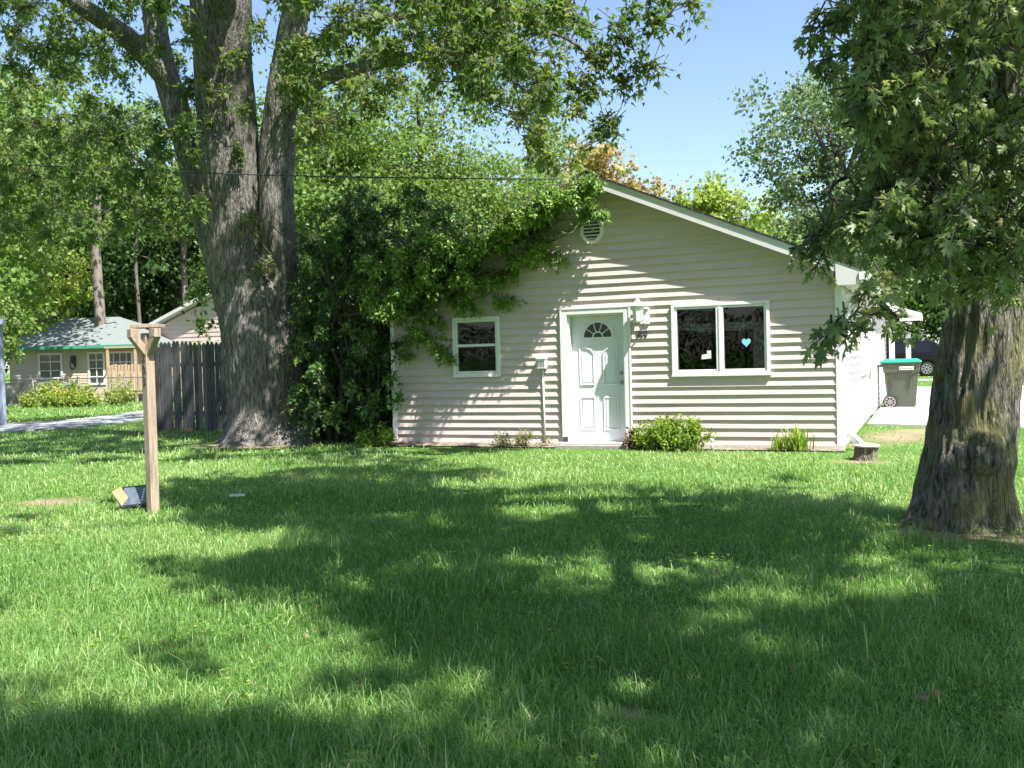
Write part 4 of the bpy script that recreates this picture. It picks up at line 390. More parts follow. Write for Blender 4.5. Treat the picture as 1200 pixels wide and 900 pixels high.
CL_vine = [[-520,1450,410],[-756,1454,337],[-737,1430,312],[-756,1429,328],[-731,1417,305],[-748,1432,320],[-568,1420,388],[-674,1436,338],[-592,1450,384],[-648,1456,350],[-647,1458,364],[-729,1458,338],[-594,1434,376],[-609,1432,371],[-617,1457,373],[-501,1420,399],[-569,1454,385],[-585,1440,385],[-570,1421,371],[-554,1429,390],[-652,1419,334],[-752,1435,325],[-706,1421,330],[-700,1450,333],[-701,1433,317],[-702,1445,334],[-762,1451,342],[-558,1433,393],[-769,1446,310],[-551,1460,406],[-771,1455,339],[-544,1445,402],[-657,1429,328],[-549,1435,400],[-743,1442,331],[-746,1431,331],[-618,1432,364],[-602,1418,357],[-627,1417,355],[-497,1423,398],[-569,1456,387],[-528,1425,406],[-574,1430,386],[-484,1456,412],[-614,1438,356],[-522,1425,396],[-753,1435,306],[-738,1431,341],[-714,1429,340],[-754,1420,306],[-696,1459,323],[-586,1434,376],[-659,1428,343],[-603,1428,358],[-604,1441,361],[-538,1459,401],[-596,1417,375],[-638,1423,340],[-554,1419,379],[-649,1439,343],[-650,1420,341],[-554,1415,391],[-531,1442,393],[-727,1431,317],[-773,1453,326],[-712,1454,324],[-606,1460,382],[-656,1458,352],[-492,1434,402],[-510,1459,411],[-653,1451,354],[-718,1425,332],[-720,1443,332],[-700,1423,331],[-666,1419,341],[-653,1424,335],[-728,1447,328],[-559,1418,380],[-687,1428,337],[-733,1430,323],[-667,1415,339],[-681,1425,315],[-718,1427,326],[-672,1425,328],[-645,1437,357],[-620,1416,348],[-585,1416,372],[-635,1454,359],[-485,1422,403],[-678,1429,340],[-596,1429,369],[-531,1409,399],[-465,1415,408],[-565,1429,376],[-572,1400,365],[-481,1421,418],[-482,1411,410],[-591,1418,372],[-546,1408,388],[-569,1408,380],[-497,1399,393],[-509,1398,398],[-476,1421,406],[-501,1420,399],[-486,1423,416],[-596,1418,373],[-466,1418,418],[-626,1420,360],[-591,1396,360],[-553,1395,390],[-496,1411,394],[-507,1416,395],[-556,1415,390],[-541,1417,392],[-464,1402,413],[-615,1422,365],[-607,1410,366],[-583,1412,377],[-598,1398,362],[-480,1409,407],[-629,1429,355],[-541,1415,385],[-547,1427,382],[-601,1406,361],[-533,1408,403],[-536,1430,386],[-478,1419,415],[-499,1423,414],[-557,1397,377],[-481,1417,401],[-545,1406,393],[-506,1425,410],[-490,1404,401],[-590,1415,376],[-569,1422,386],[-571,1423,380],[-470,1429,415],[-541,1399,391],[-595,1410,377],[-574,1425,389],[-811,1437,337],[-786,1452,289],[-748,1449,297],[-809,1461,314],[-690,1431,281],[-801,1436,298],[-742,1461,267],[-697,1428,293],[-749,1430,316],[-789,1450,298],[-785,1429,327],[-744,1436,271],[-767,1452,314],[-709,1455,287],[-775,1450,322],[-720,1450,299],[-684,1452,300],[-755,1461,300],[-723,1452,331],[-687,1428,278],[-708,1455,290],[-762,1452,289],[-787,1454,243],[-778,1447,258],[-758,1431,276],[-810,1434,306],[-751,1459,307],[-759,1438,300],[-785,1449,326],[-777,1459,295],[-712,1457,286],[-767,1446,304],[-733,1455,328],[-780,1453,311],[-810,1461,302],[-763,1441,280],[-765,1446,257],[-760,1442,296],[-684,1437,316],[-692,1450,296],[-732,1453,312],[-797,1440,263],[-806,1458,280],[-714,1432,285],[-800,1454,280],[-744,1460,278],[-755,1429,275],[-698,1449,303],[-801,1448,298],[-738,1444,330],[-764,1446,266],[-763,1450,295],[-809,1457,237],[-794,1438,254],[-721,1444,282],[-623,1445,328],[-575,1452,346],[-611,1455,350],[-597,1448,346],[-592,1450,319],[-563,1458,362],[-551,1441,331],[-586,1448,316],[-585,1451,345],[-620,1451,310],[-603,1440,307],[-590,1450,349],[-572,1443,319],[-573,1436,324],[-726,1459,240],[-695,1445,243],[-730,1459,255],[-693,1452,235],[-713,1450,256],[-705,1447,236],[-660,1454,293],[-656,1449,278],[-684,1461,269],[-663,1451,282],[-683,1452,284],[-645,1452,283],[-643,1455,278],[-487,1447,378],[-460,1444,367],[-486,1445,371],[-476,1443,371],[-473,1445,377],[-588,1495,409],[-606,1508,382],[-553,1498,406],[-590,1507,376],[-555,1478,385],[-602,1449,377],[-548,1493,396],[-591,1482,381],[-544,1442,396],[-538,1516,419],[-545,1443,388],[-633,1496,374],[-577,1451,378],[-569,1480,404],[-612,1476,363],[-549,1461,400],[-614,1498,385],[-561,1483,378],[-594,1453,379],[-523,1475,403],[-606,1456,376],[-595,1472,378],[-816,1453,185],[-785,1450,220],[-800,1441,201],[-820,1458,160],[-794,1455,189],[-780,1451,183],[-787,1440,197],[-638,1460,288],[-622,1460,290],[-651,1460,244],[-633,1460,242],[-766,1460,218],[-754,1460,207],[-764,1460,170],[-752,1460,160],[-739,1460,151],[-540,1460,311],[-562,1460,315],[-816,1431,233],[-860,1448,301],[-771,1418,272],[-864,1402,318],[-785,1427,271],[-828,1438,335],[-866,1425,234],[-848,1393,252],[-875,1420,268],[-718,1457,348],[-825,1391,240],[-727,1411,335],[-797,1443,288],[-858,1458,232],[-746,1417,357],[-737,1424,333],[-795,1447,318],[-812,1405,261],[-787,1453,279],[-765,1408,284],[-757,1421,362],[-806,1399,231],[-832,1412,232],[-757,1450,301],[-803,1401,297],[-783,1408,262],[-796,1394,277],[-724,1398,348],[-877,1423,270],[-856,1420,289],[-826,1429,242],[-709,1426,330],[-814,1444,260],[-806,1432,335],[-894,1439,319],[-814,1393,252],[-792,1440,339],[-792,1398,265],[-859,1415,316],[-853,1399,265],[-765,1429,309],[-862,1430,310],[-815,1404,328],[-716,1403,342],[-756,1403,310],[-839,1452,316],[-802,1404,236],[-878,1446,261],[-797,1408,296],[-789,1431,339],[-752,1390,356],[-789,1432,337],[-733,1455,335],[-867,1454,280],[-734,1429,320],[-785,1408,276],[-837,1458,323],[-823,1435,229],[-842,1397,300],[-797,1395,311],[-818,1455,272],[-846,1456,339],[-879,1424,321],[-873,1446,253],[-856,1439,247],[-860,1426,238],[-835,1434,297],[-743,1393,284],[-816,1445,287],[-863,1426,254],[-795,1397,255],[-830,1441,235],[-757,1408,306],[-839,1449,309],[-799,1402,273]]
# ================================================================== SETTING
def sheet(name, poly, z, m, thick=None):
    mb = MB(); n = len(poly)
    if thick: mb.prism(poly, z-thick, z, 'z')
    else: mb.add([(x, y, z) for x, y in poly], [tuple(range(n))])
    return props(mb.build(name, m), kind='structure')
def ground_h(x, y):
    return 0.02*noise.noise(Vector((x*.35, y*.35, 3))) + .012*noise.noise(Vector((x*1.3, y*1.3, 9)))
g = MB(); gx = np.concatenate([np.linspace(-600, -40, 8)[:-1], np.linspace(-40, 22, 125), np.linspace(22, 600, 8)[1:]])
gy = np.concatenate([np.linspace(-600, -6, 8)[:-1], np.linspace(-6, 44, 101), np.linspace(44, 900, 8)[1:]])
gv = [(x, y, ground_h(x, y)-.012 if (-38 < x < 20 and -5 < y < 42) else -.012) for y in gy for x in gx]
nx = len(gx); gf = [(j*nx+i, j*nx+i+1, (j+1)*nx+i+1, (j+1)*nx+i) for j in range(len(gy)-1) for i in range(nx-1)]
g.add(gv, gf, True); props(g.build('ground', M['ground']), kind='structure')
# concrete drive beside the house, path on the far left, street beyond
sheet('driveway', [(-1.08, 19.6), (.4, 19.1), (9.5, 18.6), (10, 38), (-1.0, 38), (-1.0, 31), (-1.08, 30)], .035, M['concrete'], .08)
sheet('path', [(-30, 9.2), (-23.4, 14.6), (-20.3, 16.5), (-19.6, 18.9), (-20.6, 21.4), (-22.6, 24.6), (-24.2, 24.9), (-22.9, 21.5), (-22.8, 19.9), (-24.4, 18.0), (-31, 12.6)], .03, M['concrete_grey'], .06)
sheet('path', [(-24.5, 27.4), (-22.0, 25.2), (-19.0, 25.4), (-19.0, 28.6)], .032, M['concrete'], .06)
sheet('road', [(-20, 62), (120, 40), (120, 47), (-20, 70)], .03, M['asphalt'], .05)
sheet('pavement', [(-4, 46.2), (60, 44.2), (60, 45.4), (-4, 47.4)], .03, M['concrete'], .05)
def patch(name, cx, cy, rx, ry, z, m, seed, rot=0):
    pts = []
    for k in range(36):
        a = 2*math.pi*k/36; r_ = 1+.35*noise.noise(Vector((math.cos(a)*1.7+seed, math.sin(a)*1.7, seed)))+.15*noise.noise(Vector((math.cos(a)*5, math.sin(a)*5, seed)))
        x, y = rx*r_*math.cos(a), ry*r_*math.sin(a); pts.append((cx+x*math.cos(rot)-y*math.sin(rot), cy+x*math.sin(rot)+y*math.cos(rot)))
    mb = MB(); mb.add([(cx, cy, z+.004)]+[(x, y, z-.014) for x, y in pts], [(0, i+1, (i+1) % 36+1) for i in range(36)], True)
    return props(mb.build(name, m), kind='structure')
for x0, x1, seed in ((-8.9, -5.5, 1), (-4.25, -1.1, 2)):
    mb = MB(); n = 24; top = [(x0+(x1-x0)*i/n, 14.745) for i in range(n+1)]
    bot = [(x, 14.46+.09*noise.noise(Vector((x*2, seed, 0)))+.04*noise.noise(Vector((x*7, seed, 0)))) for x, _ in top]
    mb.add([(x, y, .055) for x, y in top]+[(x, y, .012) for x, y in bot], [(i, i+n+1, i+n+2, i+1) for i in range(n)])
    props(mb.build('mulch_bed', M['mulch']), kind='structure')
sheet('door_pad', [(-5.48, 14.42), (-4.24, 14.44), (-4.24, 14.74), (-5.48, 14.74)], .045, M['pad'], .06)

# ================================================================== HOUSE
D = 14.748; XL, XR = -8.60, -1.14; XC = -4.87; APZ = 4.27; SL = .43; LAP = .127; Z0 = .054
house = thing('house', 'single storey tan sided house with a white front door and a vine covered gable', 'house', (XC, D, 0))
def gx_at(z):   # facade half width limited by the rake
    lim = (APZ-.03-z)/SL; return max(XL, XC-lim), min(XR-.09, XC+lim)
OPEN = [(-5.42, -4.32, 0, 2.20), (-3.62, -2.16, 1.13, 2.205), (-7.39, -6.54, 1.18, 2.15)]
fac = MB()
def lapdepth(t):  # t 0 bottom .. 1 top of a lap -> how far the board stands off the wall
    return .021*(1-t/.62) if t < .62 else 0.0
z = Z0
while z < APZ-.06:
    cuts = [z, z+LAP*.31, z+LAP*.62, z+LAP] + [o_[k] for o_ in OPEN for k in (2, 3) if z < o_[k] < z+LAP]
    eave = APZ-.03-SL*(XR-.09-XC)
    if z < eave < z+LAP: cuts.append(eave)
    cuts = sorted(set(cuts))
    for za, zb in zip(cuts, cuts[1:]):
        zm = (za+zb)/2; a0, a1 = gx_at(za); b0, b1 = gx_at(min(zb, APZ-.031))
        opens = sorted([(o_[0], o_[1]) for o_ in OPEN if o_[2] <= zm <= o_[3]])
        xs = [None]; segs = []; cur = 'L'
        edges = [('L', 'L')]
        left = (a0, b0)
        for o0, o1 in opens: segs.append((left, (o0, o0))); left = (o1, o1)
        segs.append((left, (a1, b1)))
        ya = D-lapdepth((za-z)/LAP); yb = D-lapdepth((zb-z)/LAP)
        for (l0, l1), (r0, r1) in segs:
            if r0-l0 < .01: continue
            ns = max(1, int((r0-l0)/.3)); jt = lambda x, t: (.0035*noise.noise(Vector((x*1.1, z*7, 1)))+.0015*noise.noise(Vector((x*4, z*7, 4))))*t
            for q_ in range(ns):
                u0, u1 = q_/ns, (q_+1)/ns; A0, A1 = l0+(r0-l0)*u0, l0+(r0-l0)*u1; B0, B1 = l1+(r1-l1)*u0, l1+(r1-l1)*u1
                ta = 1 if ya < D-.001 else 0; tb = 1 if yb < D-.001 else 0
                fac.add([(A0, ya+jt(A0, ta), za), (A1, ya+jt(A1, ta), za), (B1, yb+jt(B1, tb), zb), (B0, yb+jt(B0, tb), zb)], [(0, 1, 2, 3)])
                if abs(za-z) < 1e-6: fac.add([(A0, D-.021+jt(A0, 1), za), (A1, D-.021+jt(A1, 1), za), (A1, D+.002, za), (A0, D+.002, za)], [(3, 2, 1, 0)])
    lapn = round((z-Z0)/LAP); xj = XL+1.2+((lapn*1.93) % 3.6)
    while xj < XR-.3:
        a0, a1 = gx_at(z+LAP)
        if a0+.1 < xj < a1-.1 and not any(o_[0]-.06 < xj < o_[1]+.06 and o_[2]-LAP < z < o_[3]+.05 for o_ in OPEN):
            fac.add([(xj, D-.0245, z), (xj+.002, D-.0245, z), (xj+.002, D-.003, z+LAP*.62), (xj, D-.003, z+LAP*.62), (xj, D-.012, z), (xj, D+.002, z+LAP*.62)], [(0, 1, 2, 3), (0, 3, 5, 4)])
        xj += 3.6
    z += LAP
fac.build('front_siding', M['siding'], house)
# seams where siding boards meet
# backing and body
BK = 30.6
b = MB()
b.box((XL+.02, D+.12, .0), (XL+.14, BK, 2.55)); b.box((XL+.02, BK-.12, 0), (XR-.02, BK, 2.5)); b.build('outer_wall', M['siding'], house)
# wall core round the openings so that the room behind is closed
core = MB()
for x0, x1, z0, z1 in ((XL+.14, -7.39, 0, 2.5), (-7.39, -6.54, 0, 1.18), (-7.39, -6.54, 2.15, 2.5), (-6.54, -5.42, 0, 2.5), (-5.42, -4.32, 2.2, 2.5), (-4.32, -3.62, 0, 2.5), (-3.62, -2.16, 0, 1.13), (-3.62, -2.16, 2.205, 2.5), (-2.16, XR-.12, 0, 2.5)):
    core.box((x0, D+.006, z0), (x1, D+.11, z1))
core.prism([(XL+.14, 2.5), (XR-.12, 2.5), (XC, APZ-.12)], D+.006, D+.11)
core.build('wall_core', M['interior'], house)
rm = MB(); rm.box((XL+.16, D+4.2, 0), (XR-.16, D+4.3, 2.5)); rm.box((XL+.16, D+.12, 2.46), (XR-.16, D+4.2, 2.5)); rm.box((XL+.16, D+.12, .0), (XR-.16, D+4.2, .05)); rm.build('inner_room', M['interior'], house)
fo = MB(); fo.box((XL+.03, D+.02, -.1), (-5.43, D+.1, .053)); fo.box((-4.31, D+.02, -.1), (XR-.02, D+.1, .053)); fo.build('foundation', M['concrete'], house)
# side wall with white laps facing +X
sd = MB(); z = Z0
SOP = [(18.85, 20.95, .98, 2.05), (22.0, 23.2, .05, 2.12)]
while z < 2.45:
    for za, zb in ((z, z+LAP*.5), (z+LAP*.5, min(z+LAP, 2.5))):
        zm = (za+zb)/2; xa = XR+(.014 if za == z else .006); xb = XR+(.006 if za == z else 0)
        l_ = D+.09
        for o_ in [o_ for o_ in SOP if o_[2] <= zm <= o_[3]]+[(BK, BK, 0, 3)]:
            sd.add([(xa, l_, za), (xa, o_[0], za), (xb, o_[0], zb), (xb, l_, zb)], [(0, 1, 2, 3)])
            if za == z: sd.add([(xa, l_, za), (xa, o_[0], za), (XR-.005, o_[0], za), (XR-.005, l_, za)], [(3, 2, 1, 0)])
            l_ = o_[1]
    z += LAP
sd.build('side_siding', M['siding_white'], house)
sw = MB(); sw.box((XR-.12, D+.12, 0), (XR-.01, 18.85, 2.5)); sw.box((XR-.12, 18.85, 0), (XR-.01, 20.95, .98)); sw.box((XR-.12, 18.85, 2.05), (XR-.01, 20.95, 2.5)); sw.box((XR-.12, 20.95, 0), (XR-.01, BK-.13, 2.5)); sw.build('side_wall_core', M['siding_white'], house)
# corner boards
cb = MB(); cb.box((XR-.09, D-.026, .05), (XR+.022, D+.09, 2.42)); cb.build('corner_board', M['trim'], house, bevel=.004)
cb = MB(); cb.box((XL-.02, D-.026, .09), (XL+.06, D+.02, 2.6)); cb.build('corner_board', M['trim'], house, bevel=.004)
# side window and side door
def framed(mb, x0, x1, z0, z1, y0, y1, wd):
    mb.box((x0, y0, z0), (x0+wd, y1, z1)); mb.box((x1-wd, y0, z0), (x1, y1, z1)); mb.box((x0+wd, y0, z0), (x1-wd, y1, z0+wd)); mb.box((x0+wd, y0, z1-wd), (x1-wd, y1, z1))
def framed_x(mb, y0, y1, z0, z1, x0, x1, wd):
    mb.box((x0, y0, z0), (x1, y0+wd, z1)); mb.box((x0, y1-wd, z0), (x1, y1, z1)); mb.box((x0, y0+wd, z0), (x1, y1-wd, z0+wd)); mb.box((x0, y0+wd, z1-wd), (x1, y1-wd, z1))
s1 = MB(); framed_x(s1, 18.83, 20.97, .96, 2.07, XR-.05, XR+.045, .09); s1.box((XR-.04, 19.86, 1.05), (XR+.03, 19.94, 1.98)); sw1 = s1.build('window', M['vinyl'], house, bevel=.004)
p_ = MB(); p_.box((XR-.03, 18.92, 1.05), (XR-.022, 20.88, 1.98)); p_.build('pane', M['glass'], sw1)
s2 = MB(); framed_x(s2, 21.95, 23.25, .05, 2.15, XR-.03, XR+.04, .07); s2.box((XR-.03, 22.02, .12), (XR+.012, 23.18, 2.08))
for zz in ((.25, .95), (1.1, 1.9)):
    for yy in ((22.12, 22.55), (22.65, 23.08)): framed_x(s2, yy[0], yy[1], zz[0], zz[1], XR+.012, XR+.022, .03)
sdoor = s2.build('door', M['door'], house, label='white side door near the wheeled bin', bevel=.003)
k = MB(); k.tube([(XR+.01, 22.14, 1.0), (XR+.07, 22.14, 1.0)], [.02, .028], 12); k.build('knob', M['metal'], sdoor)
mt = MB(); mt.box((XR+.015, 21.25, 1.0), (XR+.13, 21.5, 1.32)); mt.lathe((XR+.13, 21.38, 1.1), [(.0, 0), (.09, .01), (.09, .16), (.0, .18)], 14); mt.box((XR+.02, 21.34, .1), (XR+.06, 21.39, 1.0)); mt.build('meter_box', M['fascia'], house)
# roof
OH = .26
def roofslab(mb, x0, z0, x1, z1, y0, y1, t):
    mb.prism([(x0, z0), (x1, z1), (x1, z1+t), (x0, z0+t)], y0, y1)
rf = MB(); ez = APZ-SL*(XR+.27-XC)
roofslab(rf, XC, APZ+.02, XR+.30, APZ+.02-SL*(XR+.30-XC), D-OH-.02, BK+.3, .035)
roofslab(rf, XL-.30, APZ+.02-SL*(XC-XL+.30), XC, APZ+.02, D-OH-.02, BK+.3, .035)
yy = D-OH-.02   # shingle courses standing a little proud
for sgn in (1, -1):
    for i in range(1, 26):
        d_ = i*.165
        if d_ > 4.0: break
        xa = XC+sgn*d_; zz = APZ+.056-SL*d_
        mbp = [(xa, zz-.0), (xa-sgn*.15, zz+SL*.15+.001), (xa-sgn*.15, zz+SL*.15+.003), (xa, zz+.010)]
        rf.prism(mbp if sgn < 0 else mbp[::-1], yy-.004, BK+.3)
rf.prism([(XC-.13, APZ+.005+.02), (XC, APZ+.075), (XC+.13, APZ+.025), (XC, APZ+.09)], yy-.01, BK+.3)
roof = rf.build('roof', M['shingle'], house)
fa = MB()
for sgn in (1, -1):
    xe = XC+sgn*(XR+.26-XC)
    p0 = [(XC, APZ-.13), (xe, APZ-.13-SL*abs(xe-XC)), (xe, APZ+.015-SL*abs(xe-XC)), (XC, APZ+.015)]
    fa.prism(p0, D-OH, D-OH+.022)                                  # rake board
    s0 = [(XC, APZ-.10), (xe, APZ-.10-SL*abs(xe-XC)), (xe, APZ-.088-SL*abs(xe-XC)), (XC, APZ-.088)]
    fa.prism(s0, D-OH+.023, D+.03)                                 # soffit
# boxed eave end
zr = APZ-.13-SL*(XR+.26-XC)
fa.prism([(XR-.05, zr-.06), (XR+.24, zr-.06), (XR+.258, zr+.02), (XR+.258, zr+.13), (XR-.05, zr+.245)], D-OH-.012, D-.03)
fa.box((XR+.03, D+.0, zr-.055), (XR+.255, BK, zr-.035)); fa.box((XR+.24, D-.02, zr-.03), (XR+.262, BK, zr+.13))
fascia = fa.build('fascia', M['fascia'], roof)
dg = MB()
for sgn in (1, -1):
    xe = XC+sgn*(XR+.29-XC)
    dg.prism([(XC, APZ+.0), (xe, APZ+.0-SL*abs(xe-XC)), (xe, APZ+.022-SL*abs(xe-XC)), (XC, APZ+.022)], D-OH-.012, D-OH-.001)
dg.build('drip_edge', M['trim'], roof)
gt = MB(); gxo = XR+.265; gz = zr+.115
gt.prism([(gxo, gz), (gxo, gz-.11), (gxo+.09, gz-.11), (gxo+.125, gz-.03), (gxo+.125, gz), (gxo+.115, gz), (gxo+.11, gz-.03), (gxo+.085, gz-.1), (gxo+.01, gz-.1), (gxo+.01, gz)], D-OH-.03, BK)
gt.prism([(gxo, gz), (gxo, gz-.11), (gxo+.09, gz-.11), (gxo+.125, gz-.03), (gxo+.125, gz)], D-OH-.034, D-OH-.028)
gutter = gt.build('gutter', M['trim'], roof)
ds = MB(); ds.bar((gxo+.06, D+.05, gz-.1), (gxo+.04, D+.06, gz-.22), .06, .08, (0, 1, 0)); ds.bar((gxo+.04, D+.06, gz-.2), (XR+.07, D+.14, gz-.42), .06, .08, (0, 1, 0))
ds.box((XR+.03, D+.11, .20), (XR+.10, D+.18, gz-.40)); ds.bar((XR+.07, D+.145, .23), (XR+.24, D-.02, .07), .07, .09); ds.bar((XR+.23, D-.01, .075), (XR+.38, D-.10, .05), .07, .09)
ds.box((XR+.015, D+.10, 1.5), (XR+.105, D+.19, 1.53)); ds.build('downspout', M['trim'], house, bevel=.004)
# porch roof and posts at the far end
pr = MB(); pr.prism([(XR-.1, 2.62), (XR+1.0, 2.28), (XR+1.0, 2.40), (XR-.1, 2.78)], 29.0, 33.2); pr.box((XR-.1, 29.0, 2.2), (XR+1.0, 29.04, 2.28)); porch = pr.build('porch_roof', M['fascia'], house)
for px_, py_ in ((-.93, 29.2), (-.55, 31.9)):
    q = MB(); q.box((px_-.07, py_-.07, .03), (px_+.07, py_+.07, 2.25)); q.build('porch_post', M['trim'], porch)
# --- windows
def window(x0, x1, z0, z1, kind):
    f = MB(); y0, y1 = D-.05, D+.05
    framed(f, x0-.01, x1+.01, z0-.01, z1+.01, y0, D+.10, .05)      # outer casing
    framed(f, x0+.042, x1-.042, z0+.042, z1-.042, y0+.018, D+.06, .032)
    if kind == 'slide':
        xm = (x0+x1)/2; f.box((xm-.055, y0+.008, z0+.041), (xm+.055, D+.05, z1-.041)); f.box((xm-.012, y0-.004, z0+.06), (xm+.012, y0+.01, z1-.06))
        f.box((x0-.02, y0-.012, z0-.03), (x1+.02, D+.0, z0-.008))
    else:
        zm = z0+(z1-z0)*.52; f.box((x0+.06, y0+.012, zm-.022), (x1-.06, D+.05, zm+.022)); f.box((x0-.015, y0-.01, z0-.028), (x1+.015, D, z0-.008))
    return f
wr = window(-3.62, -2.16, 1.13, 2.205, 'slide').build('window', M['vinyl'], house, label='wide white sliding window with two panes and stickers', bevel=.004)
p_ = MB(); p_.add([(-3.55, D-.012, 1.2), (-2.93, D-.012, 1.2), (-2.93, D-.012, 2.14), (-3.55, D-.012, 2.14)], [(0, 1, 2, 3)]); p_.build('pane', M['glass'], wr)
p_ = MB(); p_.add([(-2.85, D-.006, 1.2), (-2.22, D-.006, 1.2), (-2.22, D-.006, 2.14), (-2.85, D-.006, 2.14)], [(0, 1, 2, 3)]); p_.build('pane', M['glass'], wr)
# drapes inside the wide window: swagged sheet
def swag(x0, x1, ztop, drop, sag, y, n=36, mname='drape', fold=.03, rows=10):
    mb = MB(); v = []
    for j in range(rows+1):
        for i in range(n+1):
            u = i/n; t = j/rows; s_ = sag*4*u*(1-u)
            v.append((x0+(x1-x0)*u, y+fold*math.sin(t*17+u*5)+.02*math.sin(u*31), ztop-s_*(.3+.7*t)-drop*t))
    mb.add(v, [(j*(n+1)+i, j*(n+1)+i+1, (j+1)*(n+1)+i+1, (j+1)*(n+1)+i) for j in range(rows) for i in range(n)], True); return mb
c_ = swag(-3.56, -2.2, 1.92, .10, .04, D+.17); c_.build('curtain', M['drape'], wr, label='pale sheet swagged across the wide window')
c_ = swag(-2.42, -2.2, 1.86, .62, .05, D+.14, 14, fold=.05); c_.build('curtain', M['drape'], wr)
hm = MB()
hp = []
for k_ in range(28):
    t = 2*math.pi*k_/28; hp.append((-2.50+.0042*16*math.sin(t)**3, 1.60+.0046*(13*math.cos(t)-5*math.cos(2*t)-2*math.cos(3*t)-math.cos(4*t))))
hm.prism(hp, D-.0125, D-.0085); hm.build('window_sticker', M['heart'], wr, label='light blue heart sticker')
hm = MB(); hm.prism([(-3.18, 1.36), (-3.03, 1.37), (-3.03, 1.49), (-3.09, 1.49), (-3.09, 1.44), (-3.17, 1.43)], D-.0185, D-.0145); hm.build('window_sticker', M['sticker'], wr, label='small torn white sticker')
wl = window(-7.39, -6.54, 1.18, 2.15, 'hung').build('window', M['vinyl'], house, label='small single hung window under the vine', bevel=.004)
p_ = MB(); p_.add([(-7.32, D-.014, 1.25), (-6.61, D-.014, 1.25), (-6.61, D-.014, 2.08), (-7.32, D-.014, 2.08)], [(0, 1, 2, 3)]); p_.build('pane', M['glass'], wl)
bl = MB()
for i in range(34):
    zz = 1.24+i*.0255; bl.add([(-7.33, D+.03, zz), (-6.60, D+.03, zz), (-6.60, D+.05, zz+.016), (-7.33, D+.05, zz+.016)], [(0, 1, 2, 3)])
bl.build('blind', M['blind'], wl)
# --- front door
dx0, dx1, dz0, dz1 = -5.33, -4.41, .075, 2.11
fr = MB()
fr.box((-5.43, D-.045, .06), (-5.345, D+.12, 2.205)); fr.box((-4.395, D-.045, .06), (-4.31, D+.12, 2.205)); fr.box((-5.345, D-.045, 2.125), (-4.395, D+.12, 2.205))
fr.box((-5.345, D+.0, .06), (-5.318, D+.12, 2.125)); fr.box((-4.422, D+.0, .06), (-4.395, D+.12, 2.125)); fr.box((-5.318, D+.0, 2.098), (-4.422, D+.12, 2.125))
fr.box((-5.455, D-.055, .06), (-5.43, D-.018, 2.23)); fr.box((-4.31, D-.055, .06), (-4.285, D-.018, 2.23)); fr.box((-5.455, D-.055, 2.205), (-4.285, D-.018, 2.235))
door = MB(); door.box((-5.316, D+.125, .085), (-4.424, D+.165, 2.096))
def ring(mb, poly, y0, y1, wd):   # raised moulding round a polygon
    cx = sum(p[0] for p in poly)/len(poly); cz = sum(p[1] for p in poly)/len(poly); n = len(poly)
    inn = [(cx+(x-cx)*(1-wd/max(.05, abs(x-cx)+1e-6)) if abs(x-cx) > wd else x, cz+(z_-cz)*(1-wd/abs(z_-cz)) if abs(z_-cz) > wd else z_) for x, z_ in poly]
    v = [(x, y1, z_) for x, z_ in poly]+[((a[0]+b2[0])/2, y0, (a[1]+b2[1])/2) for a, b2 in zip(poly, inn)]+[(x, y1, z_) for x, z_ in inn]
    mb.add(v, [(i, (i+1) % n, n+(i+1) % n, n+i) for i in range(n)]+[(n+i, n+(i+1) % n, 2*n+(i+1) % n, 2*n+i) for i in range(n)])
for x0, x1 in ((-5.20, -4.935), (-4.805, -4.54)):
    zt = 1.63
    arc = [(x0, .98), (x1, .98), (x1, zt-.12 if x0 < -5 else zt)] + ([(x1-.06, zt-.05)] if x0 < -5 else [(x0+.06, zt-.05)][0:0]) + [(x0, zt)] if x0 < -5 else [(x0, .98), (x1, .98), (x1, zt), (x0+.06, zt-.05), (x0, zt-.12)]
    ring(door, arc, D+.108, D+.1245, .03)
    ring(door, [(x0, .26), (x1, .26), (x1, .80), (x0, .80)], D+.108, D+.1245, .03)
    door.box((x0+.05, D+.116, .31), (x1-.05, D+.126, .75)); door.box((x0+.05, D+.116, 1.03), (x1-.05, D+.126, zt-.16))
fdoor = door.build('door', M['door'], house, label='white panelled front door with a half round fanlight')
fr.build('door_frame', M['trim'], fdoor, bevel=.004)
fl = MB(); cx, cz, r_ = -4.87, 1.755, .245; n = 20
arc = [(cx+r_*math.cos(math.pi*i/n), cz+r_*math.sin(math.pi*i/n)) for i in range(n+1)]
fl.add([(x, D+.1205, z_) for x, z_ in arc], [tuple(range(n+1))[::-1]])
fan = fl.build('fanlight', M['darkglass'], fdoor)
mu_ = MB()
def arcband(mb, r0, r1, y0, y1):
    a = [(cx+r1*math.cos(math.pi*i/n), cz+r1*math.sin(math.pi*i/n)) for i in range(n+1)]; b2 = [(cx+r0*math.cos(math.pi*i/n), cz+r0*math.sin(math.pi*i/n)) for i in range(n+1)]
    for i in range(n): mb.prism([b2[i], a[i], a[i+1], b2[i+1]], y0, y1)
arcband(mu_, .235, .275, D+.104, D+.1245); arcband(mu_, .075, .092, D+.110, D+.1195); mu_.box((cx-.275, D+.104, cz-.035), (cx+.275, D+.1245, cz))
for a in (36, 72, 108, 144):
    c2, s2_ = math.cos(R(a)), math.sin(R(a)); mu_.bar((cx+.092*c2, D+.115, cz+.092*s2_), (cx+.236*c2, D+.115, cz+.236*s2_), .012, .016, (0, 1, 0))
mu_.build('muntin', M['door'], fan)
